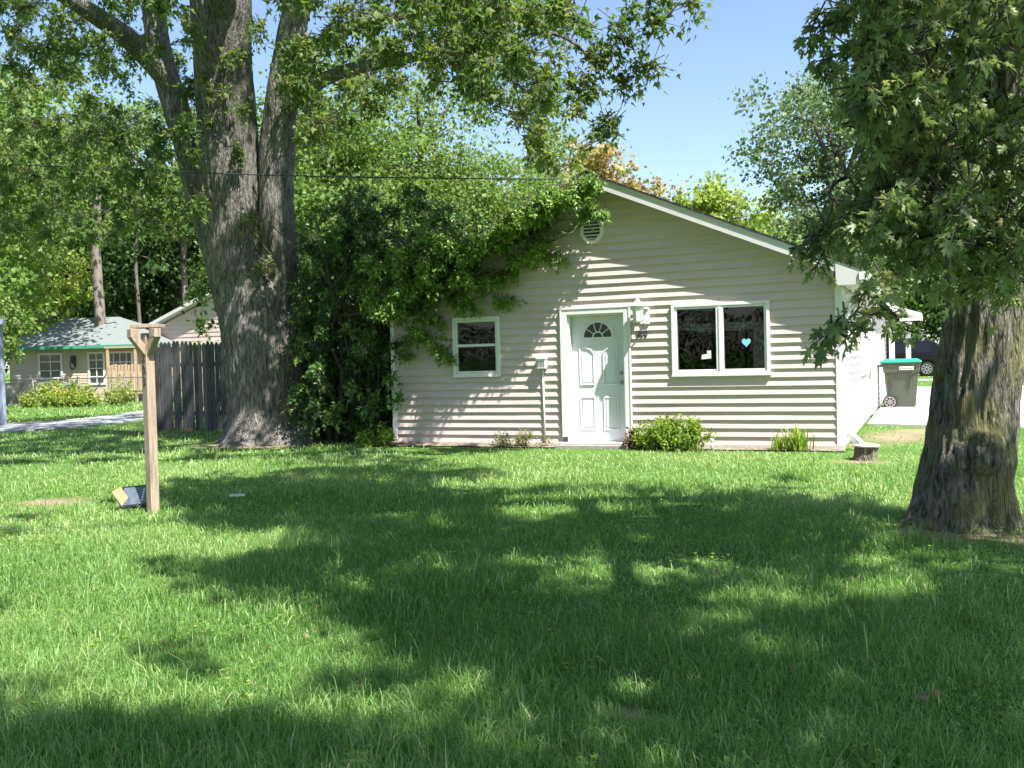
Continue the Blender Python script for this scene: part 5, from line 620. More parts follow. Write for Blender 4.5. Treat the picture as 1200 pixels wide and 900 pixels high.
for zz in (1.02, 1.17):
    kb = MB(); kb.tube([(-4.485, D+.124, zz), (-4.485, D+.11, zz)], .034, 16); kb.tube([(-4.485, D+.11, zz), (-4.485, D+.085, zz), (-4.485, D+.06, zz), (-4.485, D+.045, zz)], [.012, .014, .028, .02] if zz < 1.1 else [.024, .024, .022, .018], 14); kb.build('knob' if zz < 1.1 else 'deadbolt', M['metal'], fdoor)
th = MB(); th.box((-5.50, D-.10, .053), (-4.24, D+.124, .078)); th.build('threshold', M['trim'], fdoor)
sk = MB(); sk.box((-5.44, D-.075, .08), (-5.36, D-.046, .16)); sk.build('rotted_trim', M['stem'], fdoor)
# --- gable vent
vz = 3.46; vc = -4.88; oc = [(vc+.20*math.cos(R(22.5+45*i)), vz+.235*math.sin(R(22.5+45*i))) for i in range(8)]
inn = [(vc+.15*math.cos(R(22.5+45*i)), vz+.18*math.sin(R(22.5+45*i))) for i in range(8)]
vb = MB(); vv = [(x, D-.055, z_) for x, z_ in oc]+[(x, D-.055, z_) for x, z_ in inn]+[(x, D+.0, z_) for x, z_ in oc]+[(x, D-.012, z_) for x, z_ in inn]
vb.add(vv, [(i, (i+1) % 8, 8+(i+1) % 8, 8+i) for i in range(8)]+[(i, 16+i, 16+(i+1) % 8, (i+1) % 8) for i in range(8)]+[(8+i, 8+(i+1) % 8, 24+(i+1) % 8, 24+i) for i in range(8)])
for i in range(6):
    zz = vz-.155+i*.055; hw = min(.138, .18-max(0, abs(zz+.02-vz)-.06)*.85)
    vb.bar((vc-hw, D-.032, zz+.014), (vc+hw, D-.032, zz+.014), .035, .007, (0, -.8, .9))
vent = vb.build('gable_vent', M['trim'], house)
bk = MB(); bk.add([(x, D-.019, z_) for x, z_ in inn], [tuple(range(8))[::-1]]); bk.build('vent_screen', M['interior'], vent)

# --- things fixed to the front wall
lamp = thing('wall_lantern', 'white coach lantern on the tan siding between the front door and the wide window', 'lantern', (-4.12, D, 2.0))
m_ = MB(); m_.box((-4.075, D-.045, 1.93), (-3.975, D-.012, 2.18)); m_.lathe((-4.025, D-.03, 2.16), [(.05, 0), (.04, .02), (.0, .035)], 12); m_.tube([(-4.03, D-.04, 2.04), (-4.04, D-.09, 1.96), (-4.08, D-.15, 1.94), (-4.12, D-.17, 1.985)], .014, 8); m_.build('bracket', M['trim'], lamp)
m_ = MB(); m_.lathe((-4.12, D-.17, 1.985), [(.02, -.03), (.045, 0), (.06, .01), (.085, .215)], 6, R(30))
m_.build('lamp_body', M['lampglass'], lamp)
m_ = MB()
for i in range(6):
    a = R(30+60*i); m_.bar((-4.12+.062*math.cos(a), D-.17+.062*math.sin(a), 1.985), (-4.12+.088*math.cos(a), D-.17+.088*math.sin(a), 2.205), .012, .012)
m_.lathe((-4.12, D-.17, 1.975), [(.03, -.02), (.064, .0), (.064, .014)], 6, R(30))
m_.lathe((-4.12, D-.17, 2.2), [(.11, 0), (.105, .018), (.06, .06), (.035, .095), (.02, .11), (.024, .125), (.012, .15), (.004, .19)], 12); m_.build('lamp_cap', M['trim'], lamp)
me = text_mesh('303', .125, .006); num = bpy.data.objects.new('house_number', me); COL.objects.link(num); me.materials.append(M['numwood'])
num.rotation_euler = (R(90), 0, 0); num.location = (-4.10, D-.024, 1.735); props(num, 'dark house number 303 on the siding below the wall lantern', 'house number')
kp = thing('meter_box', 'small white vented utility box with a thin conduit left of the front door', 'utility box', (-5.78, D, 1.3))
m_ = MB(); m_.box((-5.85, D-.12, 1.27), (-5.70, D-.01, 1.44)); m_.box((-5.862, D-.135, 1.42), (-5.688, D-.005, 1.46))
kb_ = m_.build('box_body', M['trim'], kp, bevel=.008)
m_ = MB()
for i in range(5): m_.box((-5.835+i*.026, D-.124, 1.30), (-5.825+i*.026, D-.119, 1.39))
m_.build('vent_slot', M['numwood'], kb_)
m_ = MB(); m_.tube([(-5.775, D-.03, 1.26), (-5.775, D-.03, 1.12)], .011, 8); m_.tube([(-5.772, D-.032, 1.12), (-5.77, D-.033, .6), (-5.765, D-.033, .05)], .014, 8); m_.build('conduit', M['trim'], kp)
fl_ = thing('flood_light', 'small white conduit elbow and light head under the gable peak above the octagonal vent', 'light fitting', (-4.92, D, 3.72))
m_ = MB(); m_.tube([(-5.42, D-.05, 3.42), (-5.2, D-.07, 3.44), (-5.08, D-.08, 3.56), (-4.98, D-.09, 3.68), (-4.9, D-.1, 3.71)], .016, 8); m_.build('conduit', M['trim'], fl_)
m_ = MB(); m_.tube([(-5.0, D-.1, 3.68), (-4.93, D-.11, 3.72), (-4.86, D-.11, 3.70), (-4.83, D-.11, 3.66)], [.025, .05, .05, .03], 12); m_.build('lamp_head', M['trim'], fl_)
wr_ = thing('overhead_wire', 'thin overhead service wire slung from the left across the trunks to the gable', 'wire', (-5.2, D-.3, 4.2))
m_ = MB()
A_, B_ = Vector((-34, 10.2, 8.6)), Vector((-5.25, 14.4, 4.25))
m_.tube([A_.lerp(B_, t)-Vector((0, 0, 1.35*4*t*(1-t)*.42)) for t in [i/40 for i in range(41)]], .011, 6); m_.build('cable', M['cable'], wr_)
m_ = MB(); m_.tube([(-5.25, 14.4, 4.25), (-5.24, 14.42, 4.02), (-5.2, 14.55, 3.9), (-5.15, 14.66, 3.7)], .009, 6); m_.tube([(-5.25, 14.4, 4.25), (-5.6, 14.42, 3.9), (-5.55, 14.5, 3.55), (-5.42, 14.66, 3.43)], .009, 6); m_.build('drop_cable', M['cable'], wr_)
up_ = thing('utility_pole', 'wooden utility pole at the far left that carries the overhead wire', 'utility pole', (-34, 10.2, 0))
m_ = MB(); m_.tube([(-34, 10.2, -.1), (-34, 10.2, 9.2)], [.16, .11], 12); m_.build('pole', M['barkdark'], up_); m_ = MB(); m_.box((-34.9, 10.1, 8.7), (-33.1, 10.2, 8.82)); m_.build('crossarm', M['barkdark'], up_)

# ================================================================== NEAR OBJECTS
post = thing('mailbox_post', 'weathered wooden mailbox post with Y braces and 303 down its left face', 'post', (-7.21, 7.50, 0))
PC = (-7.215, 7.52); RZ = R(74)
def rot(x, y): return PC[0]+x*math.cos(RZ)-y*math.sin(RZ), PC[1]+x*math.sin(RZ)+y*math.cos(RZ)
m_ = MB(); m_.box((PC[0]-.046, PC[1]-.046, -.1), (PC[0]+.046, PC[1]+.046, 1.80), RZ, PC); m_.build('post_shaft', M['post'], post, bevel=.004)
# faces of the turned post: local -Y looks right-front, local -X looks left-front
for (dx, dy) in ((1, 0), (0, 1)):
    br = MB(); e = Vector((*rot(-dx*.17, -dy*.17), 1.785)); s_ = Vector((*rot(-dx*.02, -dy*.02), 1.60)); br.bar(s_, e, .072, .072)
    e2 = Vector((*rot(-dx*.195, -dy*.195), 1.80)); s2_ = Vector((*rot(-dx*.10, -dy*.10), 1.80)); br.bar(s2_, e2, .076, .085)
    br.build('brace', M['post'], post, bevel=.004)
m_ = MB(); m_.box((PC[0]-.14, PC[1]-.10, 1.852), (PC[0]+.145, PC[1]+.12, 1.89), R(23), PC); m_.build('top_board', M['post'], post, bevel=.004)
for ch, zz in (('3', 1.545), ('0', 1.43), ('3', 1.315)):
    me = text_mesh(ch, .125, .003); me.materials.append(M['numwood'])
    d_ = bpy.data.objects.new('number', me); COL.objects.link(d_); d_.parent = post; d_.matrix_parent_inverse = Matrix.Translation(post.location).inverted()
    x_, y_ = rot(-.0485, 0); d_.location = (x_, y_, zz-.04); d_.rotation_euler = (R(90), 0, RZ-R(90))
tr = thing('solar_light', 'black framed solar light panel lying in the grass at the foot of the mailbox post', 'solar light', (-7.6, 7.6, 0))
def slab(name, c, ex, ey, hx, hy, hz, m, parent=None, bev=.006):
    ex = Vector(ex).normalized(); ey = Vector(ey); ey = (ey-ex*ey.dot(ex)).normalized(); ez = ex.cross(ey); c = Vector(c); mb = MB()
    vv = [c+ex*a*hx+ey*b_*hy+ez*d_*hz for d_ in (-1, 1) for a, b_ in ((-1,-1),(1,-1),(1,1),(-1,1))]
    mb.add(vv, [(0,3,2,1),(4,5,6,7),(0,1,5,4),(1,2,6,5),(2,3,7,6),(3,0,4,7)]); return mb.build(name, m, parent, bevel=bev)
rx = (.92, .39, .08); ty = (-.25, .55, .8)
slab('housing', (-7.52, 7.60, .13), rx, ty, .15, .125, .018, M['plastic_black'], tr)
ez = Vector(rx).normalized().cross((Vector(ty)-Vector(rx).normalized()*Vector(ty).dot(Vector(rx).normalized())).normalized())
pn = slab('panel', Vector((-7.52, 7.60, .13))+ez*.018, rx, ty, .128, .103, .004, M['panel'], tr, .001)
for i in range(5): slab('lamp_dot', Vector((-7.52, 7.60, .13))+ez*.024+Vector(rx).normalized()*.085+(Vector(ty).normalized())*(.06-i*.03), rx, ty, .009, .009, .002, M['sticker'], pn, .001)
bk_ = slab('brick', (-7.64, 7.53, .12), (.50, .05, -.62), (.5, .7, .45), .105, .05, .03, M['brick'], None, .006); props(bk_, 'tan red brick leaning on the black solar light beside the post', 'brick')
def tri_noise(v, a=.01): return Vector(v)+Vector([noise.noise(Vector(v)*9+Vector((i*7, 0, 0)))*a for i in range(3)])
st = thing('tree_stump', 'low sawn tree stump in the grass in front of the house corner', 'stump', (-.78, 13.54, 0))
m_ = bark_tube([(-.78, 13.54, -.05), (-.78, 13.54, .08), (-.77, 13.55, .165)], [.13, .125, .13], 40, .025, .02, 5, .1, (.18, .35, 5), 4); m_.build('stump_wood', M['barkR'], st)
m_ = MB(); m_.lathe((-.77, 13.55, .16), [(.13, 0), (.175, .012), (.165, .03)], 24); m_.build('sawn_top', M['deadwood'], st)
m_ = MB(); m_.tube([(-2.98, 14.42, 0), (-2.98, 14.42, .13)], .018, 10); m_.lathe((-2.98, 14.42, .13), [(.02, 0), (.03, .01), (.03, .04), (.01, .05)], 10)
props(m_.build('standpipe', M['trim']), 'short white capped pipe sticking up below the wide window', 'pipe')
m_ = MB(); rng2 = random.Random(5)
m_.box((-7.02, 8.45, .03), (-6.86, 8.5, .05), .3); props(m_.build('litter', M['sticker']), 'scrap of white litter in the grass right of the mailbox post', 'litter')
m_ = MB(); m_.box((-15.1, 16.7, .03), (-14.86, 16.8, .10), .2); props(m_.build('brick', M['brick'], bevel=.008), 'lone orange brick in the grass at the foot of the grey fence', 'brick')
# scattered dead leaves on the lawn
# wheeled bin
bn = thing('wheeled_bin', 'olive green wheeled rubbish bin with a bright green lid beside the white side wall', 'bin', (-.60, 25.4, .035))
bx, by = -.60, 25.4
m_ = MB()
def frus(mb, z0, z1, w0, w1, d0, d1, cx_=bx, cy_=by):
    vv = [(cx_+sx*w_/2, cy_+sy*d_/2, zz) for zz, w_, d_ in ((z0, w0, d0), (z1, w1, d1)) for sx, sy in ((-1,-1),(1,-1),(1,1),(-1,1))]
    mb.add(vv, [(0,3,2,1),(4,5,6,7),(0,1,5,4),(1,2,6,5),(2,3,7,6),(3,0,4,7)])
frus(m_, .05, .86, .62, .76, .58, .70); frus(m_, .862, 1.06, .80, .84, .74, .78); frus(m_, 1.062, 1.10, .88, .88, .82, .82)
m_.bar((bx-.2, by-.345, .5), (bx-.22, by-.375, .84), .03, .02); m_.bar((bx+.2, by-.345, .5), (bx+.22, by-.375, .84), .03, .02)
m_.bar((bx+.25, by-.41, .84), (bx+.36, by-.40, .95), .05, .03)
m_.tube([(bx-.52, by-.3, 1.03), (bx-.52, by+.3, 1.03)], .02, 8); m_.bar((bx-.4, by-.3, 1.03), (bx-.52, by-.3, 1.03), .04, .05); m_.bar((bx-.4, by+.3, 1.03), (bx-.52, by+.3, 1.03), .04, .05)
bb = m_.build('bin_body', M['bin'], bn, bevel=.02)
m_ = MB(); frus(m_, 1.102, 1.14, .92, .90, .86, .84); frus(m_, 1.141, 1.19, .88, .70, .82, .66); m_.bar((bx-.47, by-.4, 1.12), (bx-.47, by+.4, 1.12), .08, .06); m_.build('bin_lid', M['bin_lid'], bn, bevel=.015)
m_ = MB(); m_.box((bx-.04, by-.412, .93), (bx+.28, by-.405, 1.01)); lb_ = m_.build('label', M['sticker'], bb)
m_ = MB()
for i in range(9): m_.box((bx-.02+i*.031, by-.4165, .945+.006*(i % 2)), (bx-.003+i*.031, by-.4128, .985-.008*(i % 3)))
m_.build('label_print', M['numwood'], lb_)
for sy in (-.36, .36):
    m_ = MB(); m_.tube([(bx-.26, by+sy-.035, .16), (bx-.26, by+sy+.035, .16)], .16, 24)
    tb = m_.build('wheel', M['rubber'], bn, bevel=.01)
    m_ = MB(); ys = by+sy+(-.042 if sy < 0 else .042)
    m_.tube([(bx-.26, by+sy-.04, .16), (bx-.26, by+sy+.04, .16)], .035, 12)
    for a in range(8): m_.bar((bx-.26, ys, .16), (bx-.26+.115*math.cos(R(45*a)), ys, .16+.115*math.sin(R(45*a))), .02, .012, (0, 1, 0))
    for i in range(24):
        a, b2 = R(15*i), R(15*i+15); m_.bar((bx-.26+.118*math.cos(a), ys, .16+.118*math.sin(a)), (bx-.26+.118*math.cos(b2), ys, .16+.118*math.sin(b2)), .02, .012, (0, 1, 0))
    m_.build('rim', M['rim'], tb)
# parked SUV, left side towards the camera (nose left)
sv = thing('parked_car', 'black parked suv beyond the driveway partly hidden behind the right tree', 'car', (-1.55, 54.5, 0))
def car(cx, cy):
    S = lambda x: cx+x
    body = [(-2.45, .42), (-2.52, .75), (-2.42, 1.02), (-1.25, 1.12), (2.25, 1.16), (2.38, .95), (2.42, .55), (2.3, .36)]
    def arch(x): return [(x+.44*math.cos(R(180-a)), .36+.44*math.sin(R(180-a))) for a in range(0, 181, 20)]
    low = [(-2.3, .36)]+arch(-1.52)+arch(1.48)+[(2.3, .36)]
    prof = low+body[::-1][1:]
    m_ = MB(); m_.prism([(S(x), z_) for x, z_ in prof], cy-.92, cy+.92)
    b_ = m_.build('body', M['carpaint'], sv, bevel=.05)
    m_ = MB(); m_.box((S(-2.2), cy-.62, .24), (S(2.2), cy+.62, .95)); m_.build('underbody', M['black'], sv)
    for x_ in (-1.52, 1.48):
        m_ = MB(); m_.tube([(S(x_), cy-.66, .38), (S(x_), cy+.66, .38)], .46, 20); m_.build('wheel_arch', M['black'], sv)
    cab = [(-1.3, 1.10), (-.62, 1.74), (-.35, 1.80), (1.7, 1.80), (1.95, 1.72), (2.28, 1.14)]
    m_ = MB(); v = [(S(x), cy-.88+.17*(z_-1.1)/.7, z_) for x, z_ in cab]+[(S(x), cy+.88-.17*(z_-1.1)/.7, z_) for x, z_ in cab]; n = len(cab)
    m_.add(v, [tuple(range(n)), tuple(range(2*n-1, n-1, -1))]+[(i, i+n, (i+1) % n+n, (i+1) % n) for i in range(n)]); cb_ = m_.build('cabin', M['carpaint'], sv, bevel=.04)
    for x0, x1, lo in ((-.95, -.05, 1.18), (.02, .85, 1.18), (.95, 1.75, 1.2)):
        m_ = MB(); top = 1.68; f_ = lambda z_: cy-.88+.17*(z_-1.1)/.7-.012
        xa = x0 if x0 > -.5 else x0+.0; xt = x0+.42 if x0 < -.5 else x0+.02; x1t = x1 if x1 < 1.7 else x1-.15
        m_.add([(S(xa), f_(lo), lo), (S(x1), f_(lo), lo), (S(x1t), f_(top), top), (S(xt), f_(top), top)], [(0, 1, 2, 3)]); m_.build('side_window', M['carglass'], cb_)
    for x in (-1.52, 1.48):
        for sy in (-1, 1):
            yy_ = cy+sy*.80; m_ = MB(); m_.tube([(S(x), yy_-.12, .36), (S(x), yy_+.12, .36)], .36, 28); w_ = m_.build('wheel', M['rubber'], sv, bevel=.03)
            m_ = MB(); ye = yy_+sy*.125
            for a in range(0, 360, 45): m_.bar((S(x), ye, .36), (S(x)+.23*math.cos(R(a)), ye, .36+.23*math.sin(R(a))), .055, .02, (0, 1, 0))
            for i in range(20):
                a, b2 = R(18*i), R(18*i+18); m_.bar((S(x)+.24*math.cos(a), ye, .36+.24*math.sin(a)), (S(x)+.24*math.cos(b2), ye, .36+.24*math.sin(b2)), .03, .02, (0, 1, 0))
            m_.build('rim', M['rim'], w_)
    m_ = MB(); m_.box((S(2.22), cy-.90, .98), (S(2.38), cy-.70, 1.12)); m_.build('tail_light', M['redlamp'], sv)
    m_ = MB(); m_.box((S(-1.05), cy-1.06, 1.12), (S(-.85), cy-.88, 1.28)); m_.build('mirror', M['carpaint'], sv, bevel=.03)
    for yy_ in (-.62, .58):
        m_ = MB(); m_.box((S(-.3), cy+yy_, 1.83), (S(1.6), cy+yy_+.04, 1.86)); m_.build('roof_rail', M['black'], sv)
car(-1.55, 54.5)
sv.rotation_euler = (0, 0, 0)

# ================================================================== LEFT SIDE
fn = thing('stockade_fence', 'grey weathered dog eared stockade fence between the mailbox post and the big left trunk', 'fence', (-15.3, 17.25, 0))
rr_ = random.Random(4)
p0, p1 = Vector((-16.3, 17.15, 0)), Vector((-9.2, 17.7, 0)); n = 62
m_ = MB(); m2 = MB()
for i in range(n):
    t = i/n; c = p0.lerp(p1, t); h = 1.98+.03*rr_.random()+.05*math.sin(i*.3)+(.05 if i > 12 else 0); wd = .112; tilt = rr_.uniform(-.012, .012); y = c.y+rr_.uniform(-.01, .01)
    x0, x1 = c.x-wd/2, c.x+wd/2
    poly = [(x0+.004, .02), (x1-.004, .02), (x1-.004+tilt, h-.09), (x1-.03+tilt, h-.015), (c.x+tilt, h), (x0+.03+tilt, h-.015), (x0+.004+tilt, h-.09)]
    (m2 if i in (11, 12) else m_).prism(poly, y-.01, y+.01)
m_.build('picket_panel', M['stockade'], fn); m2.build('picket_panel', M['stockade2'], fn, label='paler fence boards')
m_ = MB()
for zz in (.4, 1.5): m_.bar((p0.x, p0.y+.03, zz), (p1.x, p1.y+.03, zz), .04, .09)
m_.build('rail', M['stockade'], fn)
for t in (0.005, .35, .7, .99):
    c = p0.lerp(p1, t); q = MB(); q.box((c.x-.045, c.y+.05, 0), (c.x+.045, c.y+.14, 1.9)); q.build('fence_post', M['stockade'], fn)
# tan gabled building behind the fence
tg = thing('neighbour_garage', 'tan sided building whose gable shows above the grey stockade fence', 'building', (-28, 36, 0))
ax, az, sl_ = -28.6, 5.42, .37
m_ = MB(); zz = 2.66
while zz < az-.15:
    hw = (az-zz-.1)/sl_; hw2 = (az-zz-.3)/sl_
    if hw2 < 0: hw2 = 0
    m_.add([(ax-hw, 35.98, zz), (ax+hw, 35.98, zz), (ax+hw2, 36.0, zz+.2), (ax-hw2, 36.0, zz+.2)], [(0, 1, 2, 3)]); zz += .2
m_.box((ax-5.2, 36.05, 0), (ax+5.2, 44, 2.62)); tgw = m_.build('wall', M['siding'], tg)
m_ = MB(); m_.box((ax-5.3, 35.93, 2.48), (ax+5.3, 36.03, 2.64)); m_.build('trim_band', M['creamtrim'], tg)
m_ = MB()
for s_ in (1, -1):
    m_.prism([(ax, az), (ax+s_*5.9, az-sl_*5.9), (ax+s_*5.9, az-sl_*5.9+.16), (ax, az+.16)], 35.6, 44.3)
m_.build('roof', M['fascia'], tg)
m_ = MB(); m_.box((ax-4.5, 35.96, .05), (ax-.6, 36.02, 2.2)); m_.build('garage_door', M['creamtrim'], tg)
# green roofed house
gh = thing('green_roof_house', 'small peach sided house with a grey green hip roof and green eaves', 'house', (-36, 33, 0), rz=0)
def W(u, v, z_):   # u along the front, v away from the camera
    return (-35.6+.93*u-.36*v, 32.7+.36*u+.93*v, z_)
def boxw(mb, u0, v0, z0, u1, v1, z1):
    mb.add([W(u, v, z_) for z_ in (z0, z1) for u, v in ((u0, v0), (u1, v0), (u1, v1), (u0, v1))], [(0,3,2,1),(4,5,6,7),(0,1,5,4),(1,2,6,5),(2,3,7,6),(3,0,4,7)])
m_ = MB()
for i in range(19):
    z0 = .05+i*.13; m_.add([W(-3.1, -.02, z0), W(3.6, -.02, z0), W(3.6, 0, z0+.13), W(-3.1, 0, z0+.13)], [(0, 1, 2, 3)])
    m_.add([W(-3.12, -.02, z0), W(-3.1, 0, z0+.13), W(-3.1, 6, z0+.13), W(-3.12, 6, z0)], [(0, 1, 2, 3)])
boxw(m_, -3.08, .02, 0, 3.58, 6, 2.5); m_.build('wall', M['farsiding'], gh)
m_ = MB(); E0 = [W(-3.6, -.5, 2.52), W(4.1, -.5, 2.52), W(4.1, 6.5, 2.52), W(-3.6, 6.5, 2.52), W(-1.7, 2.6, 3.95), W(.9, 2.6, 3.95)]
m_.add(E0, [(0, 1, 5, 4), (1, 2, 5), (2, 3, 4, 5), (3, 0, 4), (3, 2, 1, 0)]); gr_ = m_.build('roof', M['greenroof'], gh)
m_ = MB(); boxw(m_, -3.62, -.54, 2.40, 4.12, -.5, 2.54); boxw(m_, 4.1, -.5, 2.40, 4.14, 6.5, 2.54); boxw(m_, -3.64, -.5, 2.40, -3.6, 6.5, 2.54); m_.build('eave_trim', M['greentrim'], gr_)
def farwin(u0, u1, z0, z1, nx_, nz_, trim='trim', lab=None):
    m_ = MB(); t = .09
    boxw(m_, u0, -.07, z0, u0+t, -.0, z1); boxw(m_, u1-t, -.07, z0, u1, 0, z1); boxw(m_, u0+t, -.07, z1-t, u1-t, 0, z1); boxw(m_, u0+t, -.07, z0, u1-t, 0, z0+t)
    for i in range(1, nx_): c = u0+(u1-u0)*i/nx_; boxw(m_, c-.018, -.06, z0+t, c+.018, -.035, z1-t)
    for i in range(1, nz_): c = z0+(z1-z0)*i/nz_; boxw(m_, u0+t, -.062, c-.018, u1-t, -.037, c+.018)
    o = m_.build('window', M[trim], gh, label=lab); q = MB(); q.add([W(u0+t, -.03, z0+t), W(u1-t, -.03, z0+t), W(u1-t, -.03, z1-t), W(u0+t, -.03, z1-t)], [(0, 1, 2, 3)]); q.build('pane', M['darkglass'], o)
farwin(-1.75, -.62, 1.05, 2.25, 2, 3, 'trim', 'small white framed window')
farwin(.55, 1.35, .75, 2.25, 2, 4, 'trim'); farwin(1.45, 2.65, .3, 2.25, 4, 4, 'trim', 'white french doors onto the deck')
m_ = MB(); c = W(-.1, -.08, 1.75); m_.box((c[0]-.08, c[1]-.08, 1.6), (c[0]+.08, c[1]+.08, 2.1)); m_.lathe((c[0], c[1]-.08, 1.55), [(.03, -.1), (.09, 0), (.10, .25), (.02, .4)], 6); m_.build('porch_lamp', M['cable'], gh)
dk = thing('deck', 'timber deck with a slatted screen and tall rail beside the green roofed house', 'deck', (-32.4, 32, 0))
m_ = MB(); boxw(m_, 2.2, -1.8, .35, 5.8, -.05, .48); m_.build('deck_floor', M['deckwood'], dk)
m_ = MB()
for i in range(24): u = 2.3+i*.145; boxw(m_, u, -1.84, .5, u+.105, -1.8, 1.62+.02*(i % 3))
m_.build('screen', M['deckwood'], dk)
for u in (2.22, 3.45, 4.6, 5.75):
    q = MB(); boxw(q, u, -1.8, 0, u+.10, -1.7, 2.35); q.build('deck_post', M['deckwood'], dk)
q = MB(); boxw(q, 2.15, -1.83, 2.352, 5.9, -1.69, 2.42); q.build('top_rail', M['deckwood'], dk)
q = MB(); q.bar(W(1.6, -1.7, .5), W(2.25, -1.7, 1.35), .04, .05); q.build('handrail', M['cable'], dk)
# chain link fence
cf = thing('chain_link_fence', 'low galvanised chain link fence running across in front of the green roofed house', 'fence', (-34, 28, 0))
a, b_ = Vector((-44, 26.2, 0)), Vector((-24.5, 32.0, 0))
a, b_ = Vector((-41.5, 26.6, 0)), Vector((-24.0, 31.4, 0))
n = 9
for i in range(n+1):
    c = a.lerp(b_, i/n); q = MB(); q.tube([(c.x, c.y, 0), (c.x, c.y, 1.12)], .03, 8); q.build('fence_post', M['steel'], cf)
q = MB(); q.tube([(a.x, a.y, 1.1), (b_.x, b_.y, 1.1)], .022, 6); q.build('top_rail', M['steel'], cf)
me_ = MB(); dirv = (b_-a).normalized(); Ln = (b_-a).length; k_ = .11
i = -1.1
while i < Ln:
    for sg in (1, -1):
        s0, s1_ = (i, i+1.05) if sg > 0 else (i+1.05, i)
        pA = a+dirv*s0; pB = a+dirv*s1_; me_.tube([(pA.x, pA.y, .03), (pB.x, pB.y, 1.08)], .0045, 3, False)
    i += k_
me_.build('mesh', M['steel'], cf)
# boards behind the chain link (old shed skirt / screen)
bs = MB(); bs.bar((-38.2, 28.5, .48), (-34.7, 31.6, .48), .06, .95); props(bs.build('board_screen', M['shed']), 'low grey weathered board screen behind the chain link fence', 'screen')
# blue grey building at the left edge
bl_ = thing('blue_building', 'blue grey sided building just showing at the left edge of the yard', 'building', (-24, 19, 0))
BA, BB, BC, BD = (-25.2, 16.2), (-22.48, 18.18), (-28.5, 22.6), (-31.0, 19.5)
def off(p, dx, dy): return (p[0]+dx, p[1]+dy)
q = MB(); zz = .1
while zz < 2.6:
    q.add([(*BA, zz), (*BB, zz), (*off(BB, -.02, .02), zz+.12), (*off(BA, -.02, .02), zz+.12)], [(0, 1, 2, 3)]); q.add([(*BB, zz), (*BC, zz), (*off(BC, -.02, 0), zz+.12), (*off(BB, -.02, .02), zz+.12)], [(0, 1, 2, 3)]); zz += .12
IN = [off(BA, -.05, .05), off(BB, -.05, .03), off(BC, -.05, -.02), BD]
q.add([(*p, 0) for p in IN]+[(*p, 2.7) for p in IN], [(0, 1, 5, 4), (1, 2, 6, 5), (2, 3, 7, 6), (3, 0, 4, 7), (4, 5, 6, 7)])
q.build('wall', M['bluesiding'], bl_)
q = MB(); q.bar((-22.45, 18.17, .02), (-22.45, 18.17, 2.66), .10, .10, (0, 1, 0)); q.build('corner_board', M['bluesiding'], bl_)
q = MB(); E_ = [(-25.3, 15.8), (-22.15, 18.08), (-28.6, 23.0), (-31.5, 19.5)]; pk = (-27.6, 19.3, 4.1)
q.add([(*p, 2.70) for p in E_]+[(*p, 2.83) for p in E_]+[pk], [(3, 2, 1, 0), (0, 1, 5, 4), (1, 2, 6, 5), (2, 3, 7, 6), (3, 0, 4, 7), (4, 5, 8), (5, 6, 8), (6, 7, 8), (7, 4, 8)]); q.build('roof', M['bluesiding'], bl_)
# right edge: slim steel pole and a far house
q = MB(); q.tube([(2.05, 21.6, 0), (2.05, 21.6, 2.4)], .035, 8); q.tube([(2.05, 21.6, 2.4), (2.05, 21.6, 2.46)], [.05, .02], 8); props(q.build('steel_pole', M['steel']), 'slim pale steel pole right of the leaning right trunk', 'pole')

# ================================================================== TREES
QUAD, OVAL, LOBE, MAPLE = T_quad(), T_oval(), T_lobe(), T_maple()
def cvt(A): return np.array(A, float)/100
